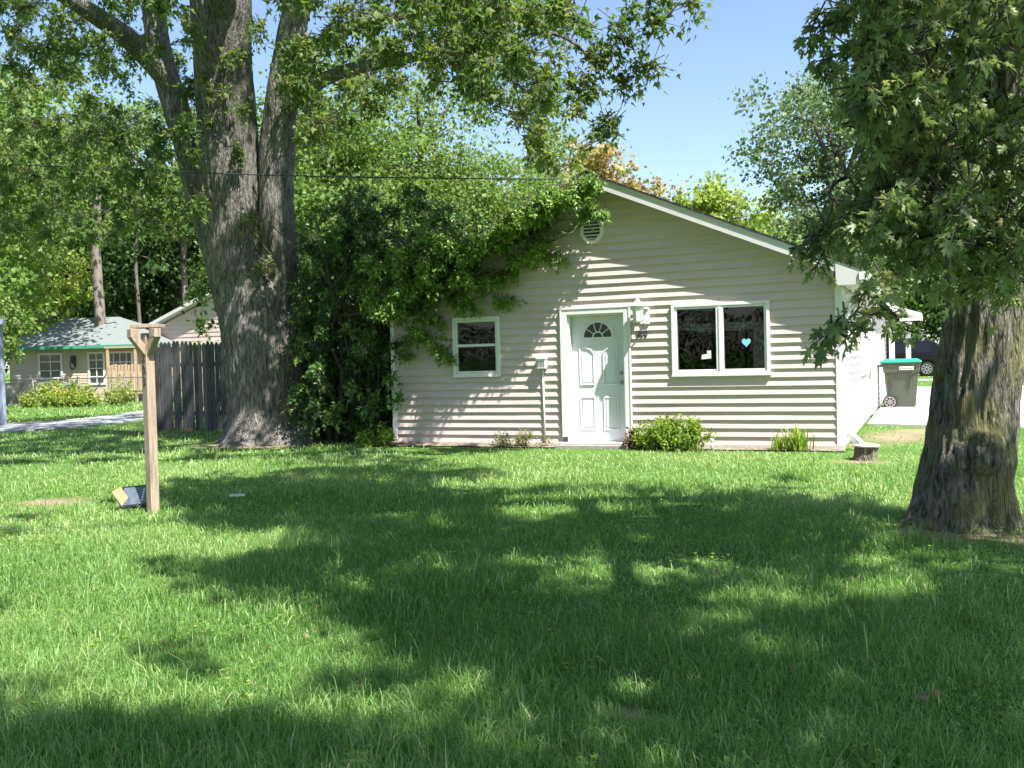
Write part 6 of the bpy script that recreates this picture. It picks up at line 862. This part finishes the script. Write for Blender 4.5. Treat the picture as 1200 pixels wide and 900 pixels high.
# ---- big left maple
tL = thing('maple_tree', 'huge grey barked maple with a flared base and several upright stems left of the house', 'tree', (-11.7, 15.3, 0))
bark_tube([(-11.62, 15.3, -.1), (-11.62, 15.3, .5), (-11.68, 15.28, 1.2), (-11.74, 15.26, 2.1), (-11.95, 15.15, 2.9), (-12.12, 14.99, 3.7), (-12.09, 14.86, 5.2), (-11.94, 14.62, 6.8), (-11.72, 14.31, 8.3), (-11.54, 14.0, 10), (-11.3, 13.6, 13), (-11, 13.2, 17)],
          [.86, .80, .76, .77, .66, .56, .52, .50, .50, .42, .28, .06], 150, .05, .028, 3.4, .025, (1.0, .46, 5), 2).build('trunk', M['barkL'], tL)
for nm, P_, R_ in (('right', [(-11.55, 15.25, 1.7), (-11.45, 15.28, 2.6), (-11.38, 15.29, 3.5), (-11.26, 15.19, 5.1), (-10.95, 15.06, 6.6), (-10.47, 14.96, 8.1), (-9.8, 14.76, 9.9), (-8.9, 14.3, 13)], [.46, .42, .33, .31, .28, .22, .18, .06]),
                   ('left', [(-12.1, 15.3, 1.9), (-12.45, 15.2, 3.1), (-12.79, 14.9, 4.6), (-13.1, 14.64, 6.3), (-13.35, 14.48, 7.6), (-13.5, 14.31, 9.5), (-14, 13.9, 12)], [.4, .33, .25, .23, .20, .17, .05]),
                   ('low', [(-13.05, 14.7, 6.6), (-13.3, 14.0, 7.3), (-13.26, 13.42, 7.5), (-13.12, 12.17, 7.68), (-13.1, 10.9, 7.9), (-13.2, 9, 8.6)], [.19, .18, .17, .145, .12, .04]),
                   ('long', [(-10.9, 15.08, 6.7), (-9.9, 14.6, 7.0), (-9.1, 14.21, 7.1), (-7.4, 13.52, 6.9), (-5.4, 12.63, 6.65), (-3.9, 12.15, 6.4)], [.14, .12, .10, .08, .05, .02]),
                   ('mid', [(-11.1, 15.1, 6.1), (-10.2, 14.8, 6.4), (-9.28, 14.45, 6.48), (-7.55, 13.77, 6.3), (-6.08, 13.2, 6.15), (-4.68, 12.71, 5.92), (-4.0, 12.5, 5.3)], [.15, .13, .11, .08, .05, .03, .012]),
                   ('toward', [(-11.8, 14.5, 7.6), (-10.2, 12.4, 9.2), (-8.6, 10.6, 10.3), (-7, 9, 11)], [.28, .2, .12, .03])):
    seg = 64 if R_[0] > .3 else 24
    bark_tube(P_, R_, seg, .07 if seg > 30 else .12, .022 if seg > 30 else .008, 3, .04, None, len(nm)).build('limb', M['barkL'], tL)
CLl = cvt(CL_L)
sc_ = [(-12.35, 14.55, 5.9), (-12.0, 14.2, 6.0), (-12.6, 14.4, 6.6), (-11.5, 14.4, 5.4), (-12.3, 14.5, 4.6), (-11.4, 14.5, 4.2), (-12.6, 14.5, 3.0), (-12.55, 14.45, 2.3), (-11.2, 14.7, 3.3), (-11.9, 14.1, 6.7), (-11.4, 14.1, 7.0)]
P1 = clump_leaves(np.concatenate([CLl, sc_]), 76, .48, .12, nt_=6, droop=.7)
o_ = leaves('crown', P1[0], P1[1], P1[2], P1[3], LOBE, M['leafL'], tL, P1[4], P1[5])
P1 = clump_leaves(cvt(CL_Ltop), 60, .95, .26, nt_=5, droop=.5)
leaves('crown', P1[0], P1[1], P1[2], P1[3], OVAL, M['leafL'], tL, P1[4], P1[5])
# ---- right maple
tR = thing('maple_tree', 'leaning mossy barked maple at the right edge with big lobed leaves hanging low', 'tree', (.24, 8.7, 0))
bark_tube([(.24, 8.70, -.12), (.26, 8.72, .25), (.32, 8.74, .7), (.37, 8.72, 1.2), (.43, 8.68, 1.7), (.50, 8.62, 2.5), (.54, 8.55, 3.4), (.56, 8.4, 4.3), (.7, 7.9, 5.6), (1.0, 7.0, 7.4), (1.3, 6, 9.5), (1.5, 5, 12)],
          [.34, .34, .31, .29, .275, .25, .23, .21, .19, .16, .12, .03], 150, .03, .034, 4.6, .02, (.5, .42, 5), 7, burl=[(.75, -1.35, .2, .075), (.62, -1.9, .1, .03)]).build('trunk', M['barkR'], tR)
for P_, R_ in (([(.36, 8.66, 1.45), (.24, 8.45, 2.1), (.15, 8.1, 2.8), (.07, 7.7, 3.6), (-.02, 7.2, 4.6), (-.1, 6.4, 6)], [.16, .13, .115, .09, .07, .03]),
               ([(.55, 8.4, 3.6), (1.1, 7.6, 4.4), (1.8, 6.4, 5.2), (2.5, 5, 6)], [.14, .12, .09, .03]),
               ([(.85, 7.5, 6.5), (-.2, 6.0, 8), (-1.2, 4.6, 9), (-2, 3.4, 9.6)], [.13, .10, .07, .03]),
               ([(1.0, 7, 7.4), (2.6, 4.8, 8.6), (3.8, 2.6, 9.4), (4.4, 1, 10)], [.13, .10, .07, .03]),
               ([(.2, 8.3, 2.6), (-.25, 7.9, 2.75), (-.55, 7.0, 2.6), (-.62, 6.4, 2.25), (-.75, 5.9, 1.95)], [.022, .016, .012, .008, .004])):
    bark_tube(P_, R_, 24, .08, .006 if R_[0] > .05 else .001, 4, .05, None, 3).build('limb', M['barkR'], tR)
P1 = clump_leaves(cvt(CL_R), 60, .29, .080, nt_=6, droop=.9, nj=1.1)
leaves('crown', P1[0], P1[1], P1[2], P1[3], MAPLE, M['leafR'], tR, P1[4], P1[5])
P1 = clump_leaves(cvt(CL_Rlow), 15, .15, .088, nt_=3, droop=.9, nj=.8)
leaves('crown', P1[0], P1[1], P1[2], P1[3], MAPLE, M['leafR'], tR, P1[4], P1[5])
P1 = clump_leaves(cvt(CL_Rtop), 56, .62, .20, nt_=5, droop=.6)
leaves('crown', P1[0], P1[1], P1[2], P1[3], OVAL, M['leafR'], tR, P1[4], P1[5])
# ---- woodland and other trees behind
def tree(label, x, y, h, w, z0, m, n, size=.2, trunk=.22, bark='barkdark', seed=0, group=None, name='broadleaf_tree', blobs=26, lean=0, tmpl=QUAD, cat='tree', dens=.75, droop=.3):
    rs = np.random.default_rng(seed+100); t = thing(name, label, cat, (x, y, 0), group)
    lx = lean*h
    mb = MB(); mb.tube([(x, y, -.1), (x+lx*.3, y, h*.3), (x+lx*.7, y+.1, h*.6), (x+lx, y, h*.78)], [trunk, trunk*.85, trunk*.5, .03], 12)
    B = []
    for i in range(blobs):
        u = unit(rs.normal(size=3)); r_ = rs.uniform(.25, .92); zc = (z0+h)/2
        p = np.array([x+lx*.6+u[0]*w/2*r_, y+u[1]*w/2*r_, zc+u[2]*(h-z0)/2*r_]); B.append(p)
        if i % 2 == 0:
            zt = max(z0*.7, p[2]-h*.18); mb.tube([(x+lx*zt/h, y, zt), tuple((p+np.array([x+lx*.5, y, p[2]]))/2-np.array([0, 0, .2])), tuple(p)], [trunk*.35, trunk*.2, .02], 6)
    mb.build('trunk', M[bark], t)
    B = np.array(B); per = n//blobs; P, T, Nn = [], [], []
    for p in B:
        br = w*.20*rs.uniform(.7, 1.35); sub = unit(rs.normal(size=(9, 3)))*rs.uniform(.5, 1, (9, 1))*br*np.array([1, 1, .75])
        for s_ in sub:
            k = per//9; q = rs.normal(size=(k, 3))*br*.19*np.array([1, 1, .7]); P.append(p+s_+q); o = unit(s_+q*.8+np.array([0, 0, .2*br])); Nn.append(o+rs.normal(size=(k, 3))*.45); T.append(unit(rs.normal(size=(k, 3))+np.array([0, 0, -droop])+o*.4))
    P, T, Nn = map(np.concatenate, (P, T, Nn)); rn = np.clip(rs.random(len(P))*.7+.2*np.repeat(rs.random(len(P)//50+1), 50)[:len(P)], 0, 1)
    leaves('crown', P, T, Nn, size*rs.uniform(.6, 1.3, len(P)), tmpl, m if not isinstance(m, str) else M[m], t, rn)
    return t
# world positions: view axis runs to (-.39, .92); pos(px, depth) helper along that fan
def fan(px, d): k = (px-600)/F; return (d*(-.395+.919*k), d*(.919+.395*k))
BACK = [
 # px, depth, top z, width, bottom, material, n, size, label
 (395, 33, 11.8, 8.5, 1.2, 'leafBg', 25000, .15, 'bright green tree with feathery foliage behind the vine shrub'),
 (500, 36, 13.4, 9.5, 1.5, 'leafBg', 30000, .15, 'tallest sunlit green tree behind the vine covered gable'),
 (600, 38, 11.0, 8.5, 1.5, 'leafBg', 25000, .15, 'rounded green tree behind the left roof slope of the house'),
 (650, 43, 12.4, 6.4, 1.5, 'leafBg', 9000, .22, 'narrow green tree just left of the yellowing tree'),
 (716, 47, 13.2, 7.2, 1.5, 'leafGold', 15000, .22, 'yellow and orange turning tree behind the gable peak'),
 (832, 44, 10.3, 7.0, 1.5, 'leafLime', 17000, .22, 'lime green tree showing above the middle of the right roof slope'),
 (885, 49, 10.6, 6.4, 1.5, 'leafBlue', 14000, .22, 'grey green tree above the lower right roof slope'),
 (905, 42, 6.9, 5.0, 1.5, 'leafBg', 6000, .22, 'small green tree low behind the right roof edge'),
 (990, 29, 11.8, 6.4, 2.0, 'leafBlue', 20000, .14, 'bluish leaved tree standing against the sky behind the right maple'),
 (1075, 72, 9.5, 13, .3, 'leafDark', 12000, .32, 'dark tree behind the black parked car'),
 (1190, 80, 13, 14, 1.5, 'leafBg', 10000, .34, 'tree beyond the road at the right edge behind the leaning maple'),
 (1000, 70, 11, 12, .5, 'leafBg', 10000, .32, 'broad tree far behind the right corner of the house'),
 (1310, 70, 13, 13, .5, 'leafDark', 6000, .36, 'dark tree beyond the road outside the right edge'),
 (300, 54, 16.5, 11, .6, 'leafBg', 14000, .25, 'tall green tree seen between the two stems of the big maple'),
 (215, 54, 12.0, 10, .4, 'leafDark', 14000, .26, 'dark tree behind the tan gabled building'),
 (150, 57, 14.5, 10, .3, 'leafDark', 14000, .28, 'dark tree right of the pale bare trunk behind the green roof'),
 (85, 56, 19.5, 11, .3, 'leafBg', 14000, .30, 'tall bright crowned tree behind the green roofed house'),
 (30, 54, 12.5, 9, .3, 'leafDark', 12000, .30, 'dark tree behind the left end of the green roofed house'),
 (-30, 40, 17.0, 11, 2.5, 'leafBg', 12000, .28, 'tall green tree at the upper left edge of the view'),
 (150, 62, 18.5, 13, .5, 'leafBg', 12000, .34, 'high green crown in the gap left of the big maple'),
 (235, 60, 15, 12, .5, 'leafDark', 10000, .34, 'dark green mass of a tree deep in the wood left of the big trunk'),
 (430, 56, 13.5, 14, .5, 'leafBg', 10000, .32, 'farther green tree filling the gap right of the big maple'),
 (560, 58, 12.5, 13, .5, 'leafBg', 9000, .32, 'farther green tree behind the vine covered roof'),
 (360, 24, 5.2, 4.6, .2, 'leafDark', 7000, .16, 'low dark tree in the shade behind the stockade fence'),
]
for i, (px, d, h, w_, z0, m, n, sz, lab) in enumerate(BACK):
    x, y = fan(px, d); tree(lab, x, y, h, w_, z0, m, n, sz, trunk=.12+.012*h, seed=i, group='trees of the background wood')
# near-left lime foliage hanging by the blue building
x, y = fan(8, 33); tree('light leaved young maple hanging over the left end of the green roofed house', x-.3, y, 4.4, 2.0, 1.3, 'leafBg', 2600, .13, trunk=.12, seed=61, name='young_maple')
x, y = fan(55, 47); tree('pale leaved understorey tree above the green roof', x, y, 8.2, 5, 3.6, 'leafLime', 4500, .24, trunk=.12, seed=62, name='understorey_tree')
# bare pale trunks in the wood
for px, d, r_, top, lab in ((119, 46, .27, 11, 'pale bare trunk rising behind the green roof'), (221, 52, .20, 11, 'slender pale trunk behind the tan gabled building'), (62, 50, .12, 9, 'thin dark trunk in the wood behind the green roof'), (165, 50, .10, 9, 'thin trunk in the shade between the pale trunk and the tan gable')):
    x, y = fan(px, d); t = thing('bare_trunk_tree', lab, 'tree', (x, y, 0)); bark_tube([(x, y, 0), (x+.1, y, 3), (x-.05, y, 7), (x+.3, y, top)], [r_, r_*.9, r_*.8, r_*.5], 20, .25, .02, 2, .05, None, px).build('trunk', M['barkfar' if r_ > .15 else 'barkdark'], t)
    P1 = clump_leaves([(x+rng.normal()*1.2, y+rng.normal()*1.2, top+rng.uniform(-.5, 2)) for _ in range(14)], 60, 1.1, .3, twig=False); leaves('crown', P1[0], P1[1], P1[2], P1[3], QUAD, M['leafBg'], t, P1[4])
# understorey
US = MB()
# unseen trees added behind the viewpoint to darken window reflections and limit sky light
for i, (x, y, h, w_) in enumerate(((-16, -24, 22, 15), (-6, -27, 23, 15), (3, -29, 22, 14), (12, -25, 18, 13), (-27, -22, 22, 15))):
    tree('unseen tree added behind the viewpoint to darken the window reflections', x, y, h, w_, 1.0, 'leafDark', 7000, .42, trunk=.3, seed=80+i, group='unseen trees added behind the viewpoint', name='added_street_tree')

hg = thing('unseen_hedge', 'unseen tall row of dark leaves added behind the viewpoint for the window reflections', 'unseen_hedge', (-8, -20, 0))  # added out of view so the front windows reflect dark leaves
k_ = 40000; P = np.stack([rng.uniform(-32, 16, k_), -20+rng.uniform(-1, 1, k_), rng.uniform(.1, 3.6, k_)**1.0], 1); P[:, 2] += .3*np.sin(P[:, 0]*.9)
leaves('foliage', P, rng.normal(size=(k_, 3)), rng.normal(size=(k_, 3))+[0, .6, .6], rng.uniform(.10, .18, k_), QUAD, M['leafDark'], hg)
mb = MB()
for i in range(30): mb.tube([(-31+i*1.6, -20, 0), (-31+i*1.6+.2, -20.1, 3.2)], [.06, .02], 5)
mb.build('stem', M['barkdark'], hg)

# ================================================================== VINE, SHRUBS, PLANTS
vn = thing('climbing_vine', 'climbing vine sprawling over the left gable rake and down onto the small window', 'vine', (-8.2, 14.4, 0))
P1 = clump_leaves(cvt(CL_vine), 80, .25, .085, nt_=6, droop=.8, out=(.1, -.3, 0), nj=.7, normal=(.2, -.4, .9))
vm = MB(); rv = random.Random(9)
for k in range(5):
    x = -9.3-.2*k; pts = [(x, 15.3, .05), (x+.2, 15.1, 1.3), (x+.45, 14.8, 2.3)]
    for s_ in range(1, 12):
        t = s_/11; xx = -8.5+.1*k+t*(2.9+.1*k); zz = APZ-.20-.12*k-SL*abs(min(xx, XC-.1)-XC); pts.append((xx, D-.34-.05*(k % 2), zz+.07*rv.uniform(-1, 1)))
    vm.tube(pts, [.03*(1-.8*i/13) for i in range(14)], 6)
vm.build('stem', M['stem'], vn)
# hanging tendrils with small leaves
hv = []
for x0, z0, dx, dz, n_ in ((-6.3, 3.05, .55, -.1, 7), (-7.0, 2.62, .5, -.05, 6), (-8.15, 2.0, .75, -.18, 9), (-5.75, 3.15, .3, -.22, 5), (-6.35, 2.45, .35, -.1, 5), (-5.5, 3.45, .55, .18, 7)):
    for i in range(n_): hv.append((x0+dx*i/n_, D-.07, z0+dz*i/n_+.03*math.sin(i*2)))
P2 = clump_leaves(hv, 7, .08, .075, nt_=2, droop=.9, nj=.5, normal=(0, -1, .3))
for q_ in range(4): P1 = tuple(np.concatenate([P1[i], P2[i]]) if i == q_ else P1[i] for i in range(6))
P1 = P1[:4]+(np.concatenate([P1[4], P2[4]]), P1[5])
leaves('foliage', P1[0], P1[1], P1[2], P1[3], LOBE, M['vineleaf'], vn, P1[4], P1[5])
sh = thing('overgrown_shrub', 'dense dark overgrown shrub between the big left trunk and the house corner', 'shrub', (-10.2, 15.2, 0))
P1 = clump_leaves(cvt(CL_shrub), 85, .36, .105, nt_=6, droop=.8, out=(.05, -.2, .1), nj=.8)
leaves('foliage', P1[0], P1[1], P1[2], P1[3], LOBE, M['shrubleaf'], sh, P1[4], P1[5])
sm_ = MB()
for k in range(16):
    x = -10.1+rv.uniform(-1.2, 1.0); y = 15.4+rv.uniform(-.6, .6); sm_.tube([(x, y, 0), (x+rv.uniform(-.3, .3), y, 1.3), (x+rv.uniform(-.9, .9), y+rv.uniform(-.5, .5), 2.8), (x+rv.uniform(-1.3, 1.3), y+rv.uniform(-.7, .5), 4.1)], [.06, .045, .03, .012], 6)
sm_.build('stem', M['stem'], sh)
def plant(name, label, cat, cx, cy, rx, ry, h, m, n, size, stems=16, tmpl=OVAL, z0=.05, spiky=False, seed=1):
    rs = np.random.default_rng(seed); t = thing(name, label, cat, (cx, cy, 0)); mb = MB(); C = []
    for i in range(stems):
        a = rs.uniform(0, 6.28); r_ = rs.uniform(0, 1)**.6; x = cx+rx*r_*math.cos(a); y = cy+ry*r_*math.sin(a); hh = h*(1-.55*r_**2)*rs.uniform(.75, 1.15)
        mb.tube([(cx+(x-cx)*.5, cy+(y-cy)*.5, 0), (x*.7+cx*.3, y*.7+cy*.3, hh*.55), (x, y, hh)], [.007, .005, .002], 4, False); 
        for zz in np.linspace(.25, 1, 5): C.append((cx+(x-cx)*(.5+.5*zz), cy+(y-cy)*(.5+.5*zz), hh*zz))
    per = max(4, n//len(C)); P1 = clump_leaves(C, per, .10+.05*h, size, nt_=3, droop=.25, twig=False, nj=.6)
    leaves('foliage', P1[0], P1[1], P1[2], P1[3], tmpl, M[m], t, P1[4]); mb.build('stem', M['stem'], t); return t
plant('leafy_bush', 'bright green leafy bush spread below the wide window', 'bush', -3.50, 14.36, .64, .26, .50, 'bushleaf', 7000, .055, 70, seed=3)
pb = plant('leafy_bush', 'small weed with yellow tips at the left end of the bright green bush', 'plant', -4.02, 14.45, .2, .16, .42, 'bushleaf', 900, .05, 12, seed=4)
plant('dead_weed', 'brown dried weed beside the right foot of the front door', 'plant', -4.22, 14.5, .17, .13, .30, 'deadleaf', 700, .06, 14, seed=5)
plant('garden_weed', 'thin pale weeds growing along the wall under the small window', 'plant', -6.2, 14.52, .65, .1, .28, 'weed', 420, .04, 22, seed=6)
plant('garden_weed', 'small leafy weed at the foot of the house left corner', 'plant', -8.75, 14.4, .35, .2, .40, 'bushleaf', 900, .07, 12, seed=7)
plant('flowering_bush', 'light green bush behind the chain link fence under the far windows', 'bush', *fan(62, 39.5), 1.0, .5, 1.12, 'leafLime', 1800, .12, 30, tmpl=QUAD, seed=8)
plant('flowering_bush', 'green bush right of the light green one behind the chain link fence', 'bush', *fan(86, 39.5), .7, .5, 1.0, 'leafBg', 1300, .12, 26, tmpl=QUAD, seed=9)
for px, w_, h_, lab, sd_ in ((35, 1.0, .7, 'low leafy clump at the left end of the chain link fence', 10), (58, 1.0, .7, 'tall weed clump left of the yellow flowers', 11), (100, 1.2, .85, 'green clump right of the yellow flowers', 12), (140, 1.4, 1.0, 'tall grassy clump on the chain link fence behind the mailbox post', 13)):
    x, y = fan(px, 38.2); plant('weed_clump', lab, 'weeds', x, y, w_*.6, .3, h_, 'leafLime', 900, .10, 22, tmpl=QUAD, seed=sd_)
x, y = fan(80, 38.0); t = plant('flower_patch', 'patch of yellow flowers in front of the chain link fence', 'flowers', x, y, 1.1, .3, .6, 'leafLime', 900, .09, 34, tmpl=QUAD, seed=14)
rs = np.random.default_rng(2); k = 60; P = np.stack([x+rs.normal(size=k)*.8, y-.15+rs.normal(size=k)*.2, rs.uniform(.4, .85, k)], 1)
fh = leaves('flower_head', P, rs.normal(size=(k, 3)), rs.normal(size=(k, 3))+[0, -1, 1], np.full(k, .09), OVAL, M['flower'], t); fh['kind'] = 'stuff'
# strap leaved plant by the wall
def blades(name, C, H, Wd, lean, m, parent=None, rnd=None, az=None):
    n = len(C); a = rng.uniform(0, 2*np.pi, n) if az is None else az; d = np.stack([np.cos(a), np.sin(a), np.zeros(n)], 1); s = np.stack([-np.sin(a), np.cos(a), np.zeros(n)], 1)
    tw = rng.uniform(-1, 1, n)[:, None]; s = unit(s+d*tw*.8); z_ = np.array([0, 0, 1.])
    l = lean[:, None]; h = H[:, None]; w_ = Wd[:, None]
    p0 = C; p1 = C+z_*h*.5+d*l*h*.22; p2 = C+z_*h*(.85-.12*l)+d*l*h*.55; p3 = C+z_*h*(1-.35*l)+d*l*h*1.0
    V = np.stack([p0-s*w_*.5, p0+s*w_*.5, p1-s*w_*.45, p1+s*w_*.45, p2-s*w_*.28, p2+s*w_*.28, p3], 1).reshape(-1, 3)
    base = (np.arange(n)*7)[:, None]; q = np.concatenate([base+np.array([[0, 1, 3, 2]]), base+np.array([[2, 3, 5, 4]])], 0); t_ = base+np.array([[4, 5, 6]])
    loops = np.concatenate([q.ravel(), t_.ravel()]); me = bpy.data.meshes.new(name); me.vertices.add(len(V)); me.vertices.foreach_set('co', V.astype(np.float32).ravel())
    me.loops.add(len(loops)); me.loops.foreach_set('vertex_index', loops.astype(np.int32)); st = np.concatenate([np.arange(2*n)*4, 8*n+np.arange(n)*3])
    me.polygons.add(3*n); me.polygons.foreach_set('loop_start', st.astype(np.int32)); me.polygons.foreach_set('use_smooth', np.ones(3*n, bool))
    at = me.attributes.new('rnd', 'FLOAT', 'POINT'); at.data.foreach_set('value', np.repeat(rng.random(n) if rnd is None else rnd, 7).astype(np.float32))
    o = link(name, me, m, parent); me.update(calc_edges=True); return o
t = thing('strap_leaf_plant', 'spiky strap leaved plant against the siding near the house right corner', 'plant', (-1.78, 14.5, 0))
n = 90; C = np.stack([-1.78+rng.normal(size=n)*.1, 14.5+rng.normal(size=n)*.05, np.full(n, .02)], 1); blades('foliage', C, rng.uniform(.2, .42, n), np.full(n, .02), rng.uniform(.1, 1.0, n), M['bushleaf'], t)
t = thing('strap_leaf_plant', 'small tuft of strap leaves left of the spiky plant at the wall foot', 'plant', (-2.02, 14.5, 0))
n = 36; C = np.stack([-2.02+rng.normal(size=n)*.05, 14.5+rng.normal(size=n)*.04, np.full(n, .02)], 1); blades('foliage', C, rng.uniform(.12, .25, n), np.full(n, .016), rng.uniform(.1, 1.0, n), M['bushleaf'], t)

# ================================================================== GRASS
def inside_off(x, y):
    ok = ~((x > XL-.05) & (x < XR+.02) & (y > 14.52) & (y < BK))
    ok &= ~((x > -5.5) & (x < -4.2) & (y > 14.4) & (y < 14.8))
    ok &= ~((x > XR-.1) & (x < 9.5) & (y > 19.3-.05*x) & (y < 38))
    ok &= ~((x-.24)**2+(y-8.7)**2 < .42**2) & ~((x+11.62)**2+(y-15.3)**2 < .95**2) & ~((x+.78)**2+(y-13.54)**2 < .22**2) & ~((x+7.215)**2+(y-7.52)**2 < .08**2)
    ok &= ~((x < -19.5) & (y > (16.2+(-20.3-x)*-.61)) & (y < (19.0+(-22.9-x)*-.61+.2)) & (y < 21))
    return ok
def grass(name, d0, d1, dens, hmean, wd, seed, cover=1.32):
    r = np.random.default_rng(seed); area = .5*cover*(1200/F)*(d1**2-d0**2); n = int(area*dens)
    d = np.sqrt(r.uniform(d0**2, d1**2, n)); k = r.uniform(-.5, .5, n)*cover*1200/F
    x = d*(-.395+.919*k); y = d*(.919+.395*k)
    # gather into tussocks
    ang = r.uniform(0, 6.28, n)
    hn = np.array([noise.noise(Vector((a*.8, b_*.8, 1)))+.7*noise.noise(Vector((a*3.1, b_*3.1, 2))) for a, b_ in zip(x[::8], y[::8])]); hn = np.repeat(hn, 8)[:n]
    if len(hn) < n: hn = np.concatenate([hn, np.zeros(n-len(hn))])
    xs = x.copy(); ys = y.copy(); g8 = (np.arange(n)//8)*8
    sp = .045+.012*d; x = xs[g8]+r.normal(size=n)*sp; y = ys[g8]+r.normal(size=n)*sp
    ok = inside_off(x, y)
    for cx, cy, a, b_ in DIRT:
        q = ((x-cx)/a)**2+((y-cy)/b_)**2; ok &= (q > 1.3) | (r.random(n) < .06+.7*np.clip(q-.2, 0, 1))
    x, y, hn = x[ok], y[ok], hn[ok]; n = len(x)
    H = hmean*(1+1.15*hn)*r.uniform(.35, 1.4, n); H = np.clip(H, .018, None); H[r.random(n) < .022] *= 1.9
    # tall tuft rings round posts and trunks, short worn turf near the wall
    near = np.clip((14.75-y)/3.5, 0, 1); H *= .55+.45*np.where(x > -9, near, 1)
    C = np.stack([x, y, np.full(n, -.02)], 1)
    cn = np.array([noise.noise(Vector((a*.55, b_*.55, 5))) for a, b_ in zip(x[::8], y[::8])]); cn = np.repeat(cn, 8)[:n]
    if len(cn) < n: cn = np.concatenate([cn, np.zeros(n-len(cn))])
    rn = np.clip(.30+.14*np.clip((y-8.5)/3, 0, 1)+.10*np.clip((-x-4)/3, 0, 1)+.5*cn+r.normal(size=n)*.2+(r.random(n) < .05)*.4, 0, 1)
    global rng; rng = r
    W_ = wd*r.uniform(.6, 1.4, n)
    return blades(name, C, H, W_, r.uniform(.1, 1.35, n), M['grass'], None, rn)
gs = []
gs.append(grass('grass', 2.6, 5.5, 8500, .070, .0038, 21))
gs.append(grass('grass', 5.5, 9.0, 4600, .064, .0050, 22))
gs.append(grass('grass', 9.0, 14.5, 1900, .055, .0078, 23))
gs.append(grass('grass', 14.5, 26, 380, .05, .015, 24))
gs.append(grass('grass', 26, 48, 45, .075, .035, 25))
for o in gs: o.name = 'grass'; props(o, 'short green lawn grass', 'grass', None, 'stuff')
# a handful of broad-leaved lawn weeds and fallen leaves
r = np.random.default_rng(77); n = 420; d = np.sqrt(r.uniform(3**2, 14**2, n)); k = r.uniform(-.6, .6, n); x = d*(-.395+.919*k); y = d*(.919+.395*k); ok = y < 14.2; x, y = x[ok], y[ok]; n = len(x)
o = leaves('fallen_leaves', np.stack([x, y, r.uniform(.02, .06, n)], 1), r.normal(size=(n, 3))*[1, 1, .25], r.normal(size=(n, 3))*.35+[0, 0, 1], r.uniform(.025, .05, n), LOBE, M['deadleaf']); props(o, 'brown fallen leaves scattered through the lawn', 'leaf litter', None, 'stuff')

n = 260; d = np.sqrt(r.uniform(3**2, 13**2, n)); k = r.uniform(-.62, .62, n); cx_ = d*(-.395+.919*k); cy_ = d*(.919+.395*k); PP = []
for a_, b2 in zip(cx_, cy_):
    if b2 > 13.8: continue
    q = np.stack([a_+r.normal(size=26)*.11, b2+r.normal(size=26)*.11, r.uniform(.02, .055, 26)], 1); PP.append(q)
PP = np.concatenate(PP); n = len(PP); a_ = r.uniform(0, 6.28, n)
o = leaves('clover', PP, np.stack([np.cos(a_), np.sin(a_), np.full(n, .15)], 1), r.normal(size=(n, 3))*.3+[0, 0, 1], r.uniform(.018, .036, n), LOBE, M['bushleaf']); props(o, 'low broad leaved clover scattered in the lawn', 'clover', None, 'stuff')
